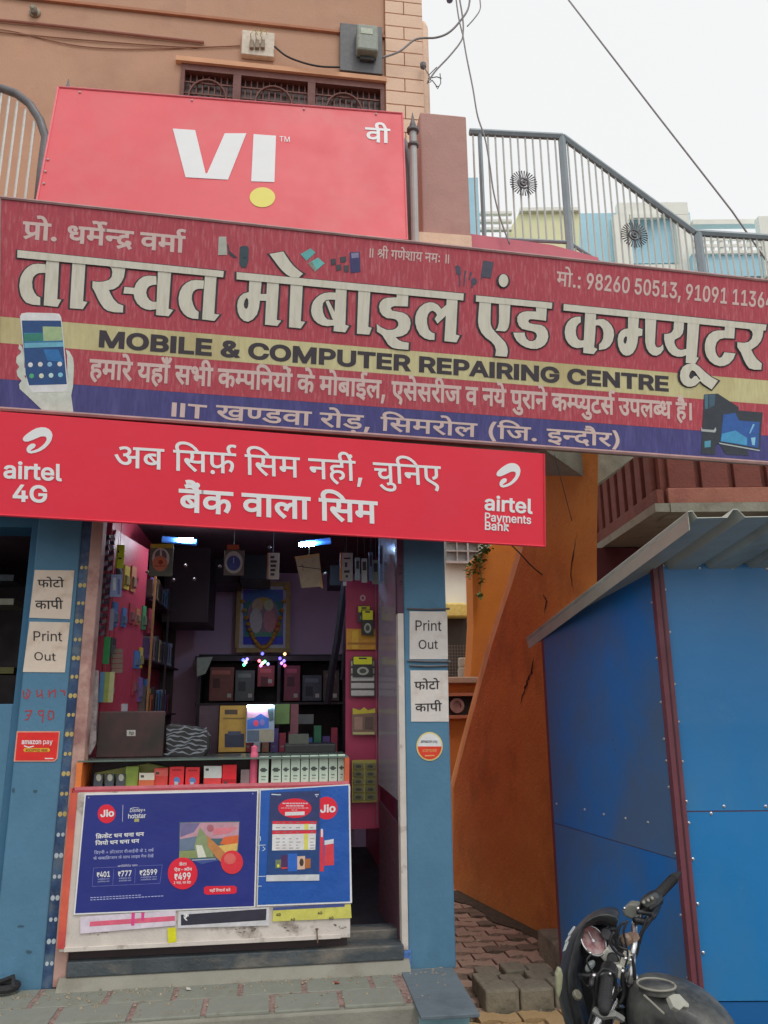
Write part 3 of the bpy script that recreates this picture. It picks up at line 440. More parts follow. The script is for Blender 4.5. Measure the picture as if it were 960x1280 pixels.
m_pinkpost = M('worn pink and white post', S(160, 128, 118), .8, .15, 8, .3, 60, stain=S(106, 58, 60), samt=.8, sscale=3.0, slo=.5, shi=.62)
m_black = M('black plastic', (.018, .018, .02), .45, .2, 20)
m_ink = M('black ink', (.03, .027, .03), .7, .1)
m_concrete = M('grey concrete', S(118, 116, 104), .9, .16, 5, .5, 40, stain=S(80, 74, 62), samt=.5, sscale=4)
m_plat = M('platform mortar', S(120, 118, 108), .9, .12, 4, .4, 50, stain=S(86, 78, 66), samt=.6, sscale=3, slo=.52, shi=.7)
m_tile = M('grey green tile', S(114, 116, 107), .75, .1, 4, .2, 50, stain=S(92, 92, 80), samt=.4, sscale=5)
m_redjoint = M('reddish grout', S(122, 100, 94), .9, .45, 40, .5, 120)
m_darkstone = M('dark stone sill', S(56, 62, 66), .6, .3, 6, .6, 40, stain=S(120, 112, 100), samt=.6, sscale=7, sstretch=(.5, 1, 1), slo=.5, shi=.68)
m_darkslab = M('blue grey slab', S(86, 96, 102), .8, .1, 5, .4, 60, stain=S(56, 64, 70), samt=.5, sscale=3)
m_asphalt = M('dusty asphalt', (.07, .065, .06), .95, .2, 8, .5, 90)
m_red_wall = M('crimson laminate', S(158, 56, 74), .5, .1, 3)
m_lav = M('mauve wall paint', S(206, 166, 186), .8, .06, 2)
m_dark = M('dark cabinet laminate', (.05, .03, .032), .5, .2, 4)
m_ceil = M('dark ceiling board', (.10, .05, .065), .8, .2, 3)
m_floor = M('dark shop floor', (.05, .045, .045), .7, .2, 3)
m_glass = M('hazy glass', (.42, .42, .5), .12, .05, 3)
m_glass.node_tree.nodes['Principled BSDF'].inputs['Transmission Weight'].default_value = .0
m_glass.node_tree.nodes['Principled BSDF'].inputs['Alpha'].default_value = .5
m_cord = M('black cable', (.03, .028, .03), .6, .1)
m_cordg = M('sun bleached cable', S(120, 116, 116), .6, .1)
m_orange = M('orange limewash', S(204, 122, 58), .9, .14, 1.6, .9, 30, c2=S(180, 98, 44), c2amt=.6, stain=S(120, 70, 42), samt=.6, sscale=2.4, sstretch=(1, 1, .6), slo=.5, shi=.74)
m_orange2 = M('bright orange limewash', S(178, 104, 38), .9, .08, 1.2, .3, 30, stain=S(146, 78, 40), samt=.5, sscale=1.2)
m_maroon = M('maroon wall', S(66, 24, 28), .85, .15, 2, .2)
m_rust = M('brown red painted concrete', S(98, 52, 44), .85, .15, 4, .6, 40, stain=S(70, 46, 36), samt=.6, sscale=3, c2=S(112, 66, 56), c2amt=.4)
m_cream = M('cream wall', S(210, 204, 188), .9, .05, 2)
m_skyblue = M('pale blue wall', S(140, 176, 190), .9, .05, 2)
m_lime = M('pale yellow wall', S(190, 190, 152), .9, .05, 2)
m_leaf = M('green leaves', (.09, .16, .03), .6, .4, 20)
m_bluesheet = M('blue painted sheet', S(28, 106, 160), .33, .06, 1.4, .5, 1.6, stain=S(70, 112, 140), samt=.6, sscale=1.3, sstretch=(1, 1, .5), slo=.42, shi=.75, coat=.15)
m_bluesheet2 = M('dusty blue sheet with painted reflection', S(28, 102, 170), .36, .1, 1.2, .6, 1.4, stain=S(74, 92, 110), samt=.8, sscale=1.3, sstretch=(1, 1, .6), slo=.38, shi=.62, coat=.1)  # noise patches stand for dust and a pale reflection painted into the colour
m_post = M('maroon primer steel', S(98, 52, 60), .5, .15, 8)
m_galv = M('galvanised sheet', S(168, 172, 162), .55, .1, 3, .1, 30, metal=.1, stain=S(120, 116, 100), samt=.5, sscale=3)
m_screw = M('screw heads', (.6, .6, .6), .35, 0, metal=.7)
m_red = M('red print', S(204, 26, 50), .5, .05, 2, .35, 2.5, stain=S(176, 40, 56), samt=.3, sscale=2)
m_signred = M('faded red flex', S(152, 54, 66), .6, .16, 90, stretch=(1, 1, .008), stain=S(172, 104, 108), samt=.5, sscale=70, sstretch=(1, 1, .006), slo=.5, shi=.66)
m_signcream = M('faded cream flex', S(174, 166, 124), .6, .1, 60, stretch=(1, 1, .02), stain=S(150, 132, 90), samt=.6, sscale=2, slo=.45)
m_signblue = M('faded blue flex', S(58, 56, 106), .6, .2, 80, stretch=(1, 1, .02), stain=S(84, 82, 132), samt=.4, sscale=26, sstretch=(1, 1, .02))
m_signwhite = M('faded white letters', S(182, 178, 164), .6, .06, 60, stretch=(1, 1, .02), stain=S(166, 160, 140), samt=.5, sscale=44, sstretch=(1, 1, .02))
m_signgrey = M('faded pinkish letters', S(180, 158, 152), .6, .06, 60, stretch=(1, 1, .02))
m_signblack = M('faded black letters', (.045, .035, .045), .6, .1)
m_vired = M('coral red flex', S(206, 82, 88), .5, .06, 1.5, .4, 1.6, stain=S(188, 104, 104), samt=.35, sscale=2.5)
m_viwhite = M('off white vinyl', S(214, 206, 204), .5, .03)
m_viyellow = M('yellow vinyl', S(226, 186, 92), .5, .03)
m_print_white = M('white print', S(208, 208, 214), .6, .03)
m_jblue = M('royal blue print', S(36, 44, 112), .38, .08, 3, .5, 4, coat=.25)
m_jblue2 = M('bright blue print', S(34, 78, 150), .3, .1, 4, .8, 5, coat=.4)
m_jred = M('print red', S(206, 34, 52), .4, .04)
m_paper = M('aged paper', S(186, 180, 174), .85, .07, 6, .9, 7, stain=S(150, 130, 112), samt=.5, sscale=5)
m_paper2 = M('browned aged paper', S(196, 180, 164), .85, .08, 6, .9, 7, stain=S(150, 122, 96), samt=.6, sscale=5)  # browner paper tone for the left pillar sheets
def P(r, g, b, rough=.5): return M('print %d %d %d' % (r, g, b), S(r, g, b), rough, .14, 24, .15, 40)
# ------------------------------------------------------------------ ground
b = MB(); b.add([(-400, -60, 0), (400, -60, 0), (400, 600, 0), (-400, 600, 0)], [(0, 1, 2, 3)])
obj('road', b, m_asphalt, kind='structure')

# platform in front of the shop, with its laid tiles
u_l, u_r = -4.2, fp(572, 1205)[0]
def pu(px, py):                               # facade coords of a point on the platform top
    p = GP(px, py, PLAT) - FO; return p.dot(FU), p.dot(FW)
ur, we = pu(600, 1274)[0], pu(300, 1268)[1]
b = MB(); b.box(F, u_l, ur, 0, PLAT - .012, we, 0.02)
plat = obj('platform', b, m_plat, kind='structure', bevel=.01)
uc0 = pu(497, 1218)[0]
c1a, c1b = pu(300, 1222)[1], pu(300, 1245)[1]; c2b = we + .012
b = MB(); b.box(F, u_l + .01, uc0 + .03, PLAT - .013, PLAT - .004, c2b + .03, c1a)
obj('grout_bed', b, m_redjoint, plat)
def tiles(w0, w1, us, n):
    for i in range(n):
        a, c = us[i], us[i + 1]
        t = MB(); t.box(F, a + .012, c - .012, PLAT - .013, PLAT + random.uniform(-.001, .003), w0 + .006, w1 - .006)
        obj('tile', t, m_tile, plat, bevel=.004)
xs = [pu(x, 1233)[0] for x in (-24, 57, 142, 222, 301, 380, 460)]
xs[-1] = pu(466, 1233)[0]; xs.append(pu(500, 1233)[0])
xs = [xs[0] - .36 * k for k in range(5, 0, -1)] + xs
tiles(c1b, c1a, xs, len(xs) - 1)
xs = [pu(x, 1258)[0] for x in (-10, 78, 168, 256, 340, 428, 512)]
xs = [xs[0] - .37 * k for k in range(5, 0, -1)] + xs
tiles(c2b, c1b, xs, len(xs) - 1)
b = MB(); p = [GP(x, y, PLAT - .012) for x, y in ((501, 1217), (566, 1213), (600, 1272), (526, 1276))]; b.prism(p, V((0, 0, .016)))
obj('dark_slab', b, m_darkslab, plat, bevel=.003)
b = MB(); b.box(F, pu(530, 1268)[0], ur + .004, .02, PLAT - .014, we - .006, we + .02)
obj('painted_edge', b, M('pale blue edge paint', S(116, 150, 156), .8, .1, 6, .3), plat)

# ------------------------------------------------------------------ shop building
SB = thing('shop_building', F(0, PLAT, 0.2), 'blue pillared shop front with a tan plastered upper floor behind the signs', 'building')
v_of = lambda px, py, w=0: fp(px, py, w)[1]
# right pillar
uR0, uR1 = fp(507, 950)[0], fp(563, 950)[0]
TOP1 = v_of(400, 372)
b = MB(); b.box(F, uR0, uR1, PLAT - .02, TOP1, 0, .34); obj('pillar', b, m_blue, SB, bevel=.008)
# left pillar, with its recessed strip and the dark tiled edge strip
uL1 = fp(77, 950)[0]; uL0 = fp(8, 950)[0]; uL2 = fp(90, 950)[0]
b = MB(); b.box(F, uL0 + .035, uL1, PLAT - .02, TOP1, 0, .34); obj('pillar', b, m_blue, SB, bevel=.008)
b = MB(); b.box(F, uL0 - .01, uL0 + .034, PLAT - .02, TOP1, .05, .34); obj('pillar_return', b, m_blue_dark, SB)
b = MB(); b.box(F, uL1 + .001, uL2, PLAT - .01, TOP1, .008, .3)
strip = obj('patterned_strip', b, M('peeling dark blue patterned laminate', S(28, 50, 84), .5, .3, 14, .1, 60, c2=S(66, 92, 120), c2amt=.7, stain=S(90, 100, 104), samt=.6, sscale=12), SB)
m_dot = P(170, 150, 92); m_dot2 = P(160, 172, 178)
k = 0; vv = PLAT + .1
while vv < 2.75:
    b = MB()
    for dx in (.28, .72):
        uu = uL1 + (uL2 - uL1) * dx; r_ = .0085 + .002 * (k % 2)
        b.add([F(uu, vv, .0065)] + [F(uu + r_ * cos(a * pi / 5), vv + r_ * 1.2 * sin(a * pi / 5), .0065) for a in range(10)], [(0, i + 1, (i + 1) % 10 + 1) for i in range(10)])
    obj('dot_print', b, m_dot if vv > 1.35 else m_dot2, strip, kind='flat'); vv += .098; k += 1
# white painted post of the doorway on the right, worn pinkish post on the left
uW0, uW1 = fp(499, 950)[0], uR0
b = MB(); b.box(F, uW0, uW1 - .001, PLAT + .08, 2.42, -.012, .06); obj('door_post', b, m_dirty_white, SB, 'whitish painted door post', bevel=.004)
b = MB(); b.box(F, uW0, uW1 - .001, 2.423, TOP1, -.010, .06); obj('door_post', b, M('purple brown post', S(74, 46, 62), .7, .1), SB)
b = MB(); b.box(F, uW0 + .004, uW1 + .012, PLAT + .0, PLAT + .079, -.012, .05); obj('post_foot', b, M('blue patterned sticker', S(70, 104, 160), .5, .5, 60), SB, bevel=.003)
uP0, uP1 = uL2 + .002, fp(106, 950)[0]
b = MB(); b.box(F, uP0, uP1, PLAT, TOP1, -.02, .08); obj('door_post', b, m_pinkpost, SB, 'worn pinkish door post', bevel=.006)
# lettering scratched down the posts
b = MB()
for (x0, y0, x1, y1) in [(499, 706, 502, 709), (499, 711, 503, 712), (499, 715, 502, 718), (500, 726, 503, 728), (499, 730, 503, 731)]:
    print_poly(b, fplane(-.012), [(x0, y0), (x1, y0), (x1, y1), (x0, y1)], .001)
obj('marking', b, m_ink, SB, kind='flat')
# masonry beam above the shop opening and the terrace slab
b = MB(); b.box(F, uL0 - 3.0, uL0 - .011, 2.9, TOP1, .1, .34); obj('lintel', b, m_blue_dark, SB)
b = MB(); b.box(F, uL2, uR0, 3.06, TOP1 - .01, .09, .33); obj('lintel', b, m_ceil, SB)
vT = v_of(400, 350, .3)
b = MB(); b.box(F, -4.2, fp(585, 300, .3)[0], TOP1 + .003, vT, -.02, 3.2); obj('terrace_slab', b, m_pink_stone, SB)
# unseen slab added behind the boards to shade the shopfront
b = MB(); b.box(F, -4.2, fp(650, 600, 0)[0], 3.02, 3.5, -.36, .088); obj('added_shade_slab', b, m_concrete, SB)
# interior shell
uI0, uI1 = uP1 - .02, uW0 + .03
D = 3.1
b = MB(); b.box(F, uI0 - .05, uI0, PLAT, 3.22, .31, D + .1); obj('side_wall', b, m_red_wall, SB)
b = MB(); b.box(F, uI1 + .14, uI1 + .2, PLAT, 3.22, .345, D + .1); obj('side_wall', b, m_red_wall, SB)
b = MB(); b.box(F, uI0, uI1 + .14, PLAT, 3.22, D, D + .1); obj('back_wall', b, m_lav, SB)
b = MB(); b.box(F, uI0, uI1 + .14, 3.16, 3.219, .335, D - .001); obj('shop_ceiling', b, m_ceil, SB)
b = MB(); b.box(F, uI0, uI1 + .14, PLAT - .02, PLAT + .06, .08, D - .001); obj('shop_floor', b, m_floor, SB)
b = MB(); b.hexa([F(uP1 - .03, PLAT - .004, -.10), F(uW1 - .0, PLAT - .004, -.10), F(uW1 - .0, PLAT + .045, -.035), F(uP1 - .03, PLAT + .045, -.035), F(uP1 - .03, PLAT - .004, .0), F(uW1, PLAT - .004, .0), F(uW1, PLAT + .045, .0), F(uP1 - .03, PLAT + .045, .0)]); obj('mortar_fillet', b, m_plat, SB, bevel=.004)
b = MB(); b.box(F, uP1 + .004, uW1 - .03, PLAT + .046, PLAT + .115, -.045, .078); obj('door_sill', b, m_darkstone, SB, bevel=.006)
b = MB(); b.box(F, uP1 + .03, uW0 - .0, PLAT + .061, PLAT + .16, .079, .2); obj('door_sill', b, m_darkstone, SB, bevel=.006)
# neighbour bay on the far left: dark room with shelves
b = MB(); b.box(F, -4.2, uL0 - .012, PLAT, 2.89, 2.2, 2.3); obj('back_wall', b, m_dark, SB)
b = MB(); b.box(F, -4.2, -4.1, PLAT, 2.89, .1, 2.2); obj('side_wall', b, m_dark, SB)
b = MB(); b.box(F, uL0 - .011, uL0, PLAT, 2.89, .35, 2.3); obj('side_wall', b, m_dark, SB)
b = MB(); b.box(F, -4.2, uL0 - .012, 2.9, 2.98, .35, 2.3); obj('shop_ceiling', b, m_ceil, SB)
vLW = v_of(4, 880, .06)
b = MB(); b.box(F, -4.2, uL0 - .012, PLAT - .02, vLW, .06, .3); obj('low_wall', b, m_blue, SB, bevel=.006)
for y, c in ((722, (70, 78, 84)), (752, (150, 148, 130)), (838, (96, 92, 40)), (905, (50, 60, 66))):
    b = MB(); w = 1.0; v = v_of(5, y, w); b.box(F, -3.9, fp(17, y, w)[0], v - .02, v + .02, w, w + .3); obj('shelf', b, P(*c), SB)

# upper floor
WU = 1.7
uE = fp(481, 90, WU)[0]; vU0, vU1 = vT, v_of(300, -60, WU)
wx0, wy0, wx1, wy1 = 224, 85, 480, 175
a0 = fp(wx0, 130, WU)[0]; a1 = fp(wx1, 130, WU)[0]; vb = v_of(350, 93, WU); va = vb - 1.25
for (q0, q1, q2, q3) in ((-4.2, a0, vU0, vU1), (a0, a1, vb, vU1), (a0, a1, vU0, va), (a1, uE, vU0, vU1)):
    if q1 - q0 > .01:
        b = MB(); b.box(F, q0, q1, q2 + .001, q3, WU, WU + .25); obj('upper_wall', b, m_orange_wall, SB)
b = MB(); b.box(F, a0, a1, va, vb, WU + .06, WU + .10); obj('window_pane', b, M('dark window pane', (.085, .05, .045), .3, .2, 2), SB)
wf = MB()
fw = .07
wf.box(F, a0, a1, vb - fw, vb, WU - .02, WU + .14); wf.box(F, a0, a1, va, va + fw, WU - .02, WU + .14)
for t in (0, .27, .635, 1):
    u = a0 + (a1 - a0) * t; wf.box(F, max(a0, u - fw / 2), min(a1, u + fw / 2), va + fw, vb - fw, WU - .019, WU + .139)
win = obj('window_frame', wf, m_brown, SB)
for i in range(34):
    u = a0 + (a1 - a0) * (i + .5) / 34
    b = MB(); b.box(F, u - .006, u + .006, va + .05, vb - .05, WU + .03, WU + .042); obj('grille_bar', b, m_brown, win)
for k_ in range(3):
    b = MB(); v = vb - .17 - .12 * k_; b.box(F, a0 + .03, a1 - .03, v, v + .014, WU + .02, WU + .03); obj('grille_bar', b, m_brown, win)
for t in (.13, .45, .8):
    b = MB(); u = a0 + (a1 - a0) * t
    b.tube([F(u + .17 * cos(a), vb - .33 + .2 * sin(a), WU + .012) for a in [pi * q / 12 for q in range(13)]], .011, 5); obj('grille_arch', b, m_brown, win)
b = MB(); b.box(F, -4.2, uE, v_of(300, 30, WU), v_of(300, 27, WU), WU - .03, WU - .001); obj('plaster_band', b, m_joint, SB)
b = MB(); b.box(F, a0 - .05, a1 + .02, vb, vb + .05, WU - .05, WU - .001); obj('window_head', b, M('light plaster', S(182, 138, 108), .85, .1, 3, .2), SB)
# brick patterned corner column
cu0, cu1 = uE + .001, fp(529, 100, WU)[0]
b = MB(); b.box(F, cu0, cu1, vT, vU1, WU - .02, WU + .5); obj('corner_column', b, m_joint, SB)
ccol = [o for o in col.objects if o.name == 'corner_column'][0]
hh = v_of(505, 50, WU) - v_of(505, 82, WU)
vv = vT; k = 0
ph = hh * .5
while vv < vU1:
    rows = [(cu0, cu0 + (cu1 - cu0) * .5), (cu0 + (cu1 - cu0) * .5, cu1)] if k % 2 else [(cu0, cu1)]
    for (q0, q1) in rows:
        b = MB(); b.box(F, q0 + .004, q1 - .004, vv + .005, vv + ph - .005, WU - .036, WU - .021); obj('brick', b, m_pink_stone, ccol, bevel=.003)
    vv += ph; k += 1
b = MB(); rr = .07
b.lathe(F(cu1 - .0, vT, WU + .05), (0, 0, 1), [(rr, 0), (rr, v_of(530, 30, WU) - vT - .02), (rr * .8, v_of(530, 30, WU) - vT + .03), (rr * .3, v_of(530, 30, WU) - vT + .07)], 20); obj('rounded_corner', b, m_pink_stone, SB, smooth=True)
# red-brown wall base strip above the main board, right of the pillar
b = MB(); b.prism([FP(x, y, .35) for x, y in ((586, 305), (586, 292), (690, 306), (748, 322), (748, 345), (586, 330))], FW * .3); obj('parapet_foot', b, M('dusty pink paint', S(176, 98, 108), .85, .1, 3), SB)

# terrace pillar beside the pipe
b = MB(); b.fb(527, 143, 586, 310, .3, .75); obj('terrace_pillar', b, M('dull pink pillar paint', S(156, 120, 112), .85, .1, 3, .3, 50, stain=S(124, 92, 86), samt=.5, sscale=3), SB, bevel=.01)
b = MB(); b.fb(524, 292, 590, 330, .25, .8); obj('pillar_plinth', b, m_pink_stone, SB)

# ------------------------------------------------------------------ vertical pipes with finials
def finial_pipe(x, ytop, ybot, w, label):
    t = thing('flag_pipe', FP(x, ybot, w), label, 'pipe', 'grey pipes behind the coral board')
    A = FP(x, ybot, w); top = A.copy(); top.z = FP(x, ytop, w).z; r = .026
    b = MB(); b.tube([A, top], r, 12); obj('pole', b, m_grey_pipe, t, smooth=False)
    b = MB()
    b.lathe(top - V((0, 0, .13)), (0, 0, 1), [(r * 1.0, 0), (r * 1.55, .01), (r * 1.55, .025), (r * 1.05, .035)], 12); obj('collar', b, m_dark_steel, t)
    b = MB(); b.lathe(top, (0, 0, 1), [(r * 1.05, -.01), (r * 1.7, 0), (r * 1.7, .02), (r * .9, .035), (r * .9, .055), (r * .45, .10), (.002, .16)], 12); obj('finial', b, m_dark_steel, t)
finial_pipe(519, 165, 305, .2, 'grey pipe with a pointed finial between the coral board and the pink pillar')
finial_pipe(68, 122, 262, .25, 'grey pipe with a finial at the left edge of the coral board')

# ------------------------------------------------------------------ boards
# coral board
pl = tilted(290, 205, .1, 8, -7)
VI = thing('vi_signboard', pl.at(290, 290), 'coral red board with a big white logo and yellow dot, above the long shop board', 'signboard')
q = [(73, 109), (503, 142), (509, 300), (44, 262)]
b = MB(); slab(b, pl, q, .07); obj('board_panel', b, m_vired, VI, bevel=.004)
b = MB()
for i in range(4):
    (x0, y0), (x1, y1) = q[i], q[(i + 1) % 4]
    b.tube([pl.at(x0, y0, .002), pl.at(x1, y1, .002)], .007, 6)
obj('edge_trim', b, M('pale red edge', S(222, 96, 104), .5, .05), VI)
def dots(pts, plane, h, r, mat, parent, name='rivet'):
    for x, y in pts:
        b = MB(); b.lathe(plane.at(x, y, h), plane.n, [(r, 0), (r * .8, r * .5), (r * .2, r * .7)], 8); obj(name, b, mat, parent)
dots([(60, 200), (57, 215), (55, 230), (100, 116), (240, 126), (380, 137), (470, 143)], pl, .004, .008, m_grey_pipe, VI)
for x, y in ((226, 120), (342, 128), (376, 130), (395, 132)):
    b = MB(); b.tube([pl.at(x - 2, y + 1, -.02), pl.at(x, y - 5, -.02), pl.at(x + 2, y + 1, -.02)], .003, 5); obj('wire_loop', b, m_dark_steel, VI)
b = MB(); print_poly(b, pl, [(216, 161), (244, 163), (257, 217), (259, 217), (281, 167), (308, 167), (285, 225), (232, 222)], .003); obj('logo_letter', b, m_viwhite, VI, kind='flat')
b = MB(); print_poly(b, pl, [(317, 168), (345, 170), (343, 228), (314, 227)], .003); obj('logo_letter', b, m_viwhite, VI, kind='flat')
b = MB(); print_poly(b, pl, ell(328, 247, 16, 12.5), .003); obj('logo_dot', b, m_viyellow, VI, kind='flat')
b = MB(); text(b, 'vi', pl, (457, 177), (487, 179), 17, .003, bold=9); obj('lettering', b, m_viwhite, VI, kind='flat')
b = MB(); text(b, 'tm', pl, (349, 177), (363, 178), 6.5, .003, bold=4); obj('lettering', b, m_viwhite, VI, kind='flat')

# long shop board, tipped towards the street
pm = tilted(480, 410, -.5, 8.5, 9)
MS = thing('main_signboard', pm.at(480, 545), 'long faded red shop board with large white Hindi lettering, cream and blue bands', 'signboard')
def ybt(x, a, c): return a + (c - a) * x / 960.0
def band(x, k):                               # k: 0 top .. 1 bottom of the board
    return ybt(x, 247, 351) * (1 - k) + ybt(x, 511, 579) * k
XL, XR = 0, 985
b = MB(); slab(b, pm, [(XL, band(XL, 0)), (XR, band(XR, 0)), (XR, band(XR, 1)), (XL - 4, band(XL, 1))], .09); obj('board_box', b, m_dark_steel, MS)
def bandpoly(k0, k1, lift, mat, name='colour_band', t=.004):
    b = MB(); slab(b, pm, [(XL, band(XL, k0)), (XR, band(XR, k0)), (XR, band(XR, k1)), (XL - 3, band(XL, k1))], t, lift); obj(name, b, mat, MS)
# bands measured at left and right edge separately
def bandlr(l0, r0, l1, r1, mat):
    b = MB(); slab(b, pm, [(XL + .5, l0), (XR, r0), (XR, r1), (XL - 2.5, l1)], .004, .0045); obj('colour_band', b, mat, MS)
L = lambda y960, y0: y0 + (y960 - y0) * XR / 960.0
bandlr(248, L(352, 248), 395.6, L(475.8, 396), m_signred)
bandlr(396, L(476, 396), 428.6, L(505.8, 429), m_signcream)
bandlr(429, L(506, 429), 473.6, L(544.8, 474), m_signred)
bandlr(474, L(545, 474), 509.5, L(577.5, 510), m_signblue)
b = MB()
b.tube([pm.at(XL, 247.5, .004), pm.at(XR, L(351.5, 247.5), .004)], .010, 6); b.tube([pm.at(XL - 3, 511, .004), pm.at(XR, L(579, 511), .004)], .012, 6)
b.tube([pm.at(XL, 247.5, .004), pm.at(XL - 3, 511, .004)], .010, 6)
obj('edge_frame', b, M('dull edge frame', S(140, 110, 108), .6, .2, 10), MS)
h0 = .0055
UPM = (.06, -1.0)
def mtext(key, p0, p1, h, mat, bold=6, **kw):
    b = MB(); text(b, key, pm, p0, p1, h, h0, bold=bold, up=UPM, **kw); obj('lettering', b, mat, MS, kind='flat')
mtext('prop', (29, 298), (230, 316), 20, m_signgrey, 13)
mtext('shri', (459, 322), (562, 330), 11, m_signgrey, 6)
mtext('mo', (695, 357), (726, 361), 17, m_signgrey, 6)
mtext('phone', (731, 361), (966, 386), 19, m_signgrey, 12)
mtext('mcr', (122, 433), (836, 489), 19, m_signblack, 24)
mtext('hamare', (112, 472), (866, 525), 22, m_signgrey, 14)
mtext('iit', (212, 520), (259, 524), 16.5, m_signgrey, 12)
mtext('khandwa', (270, 524), (778, 559), 17, m_signgrey, 8)
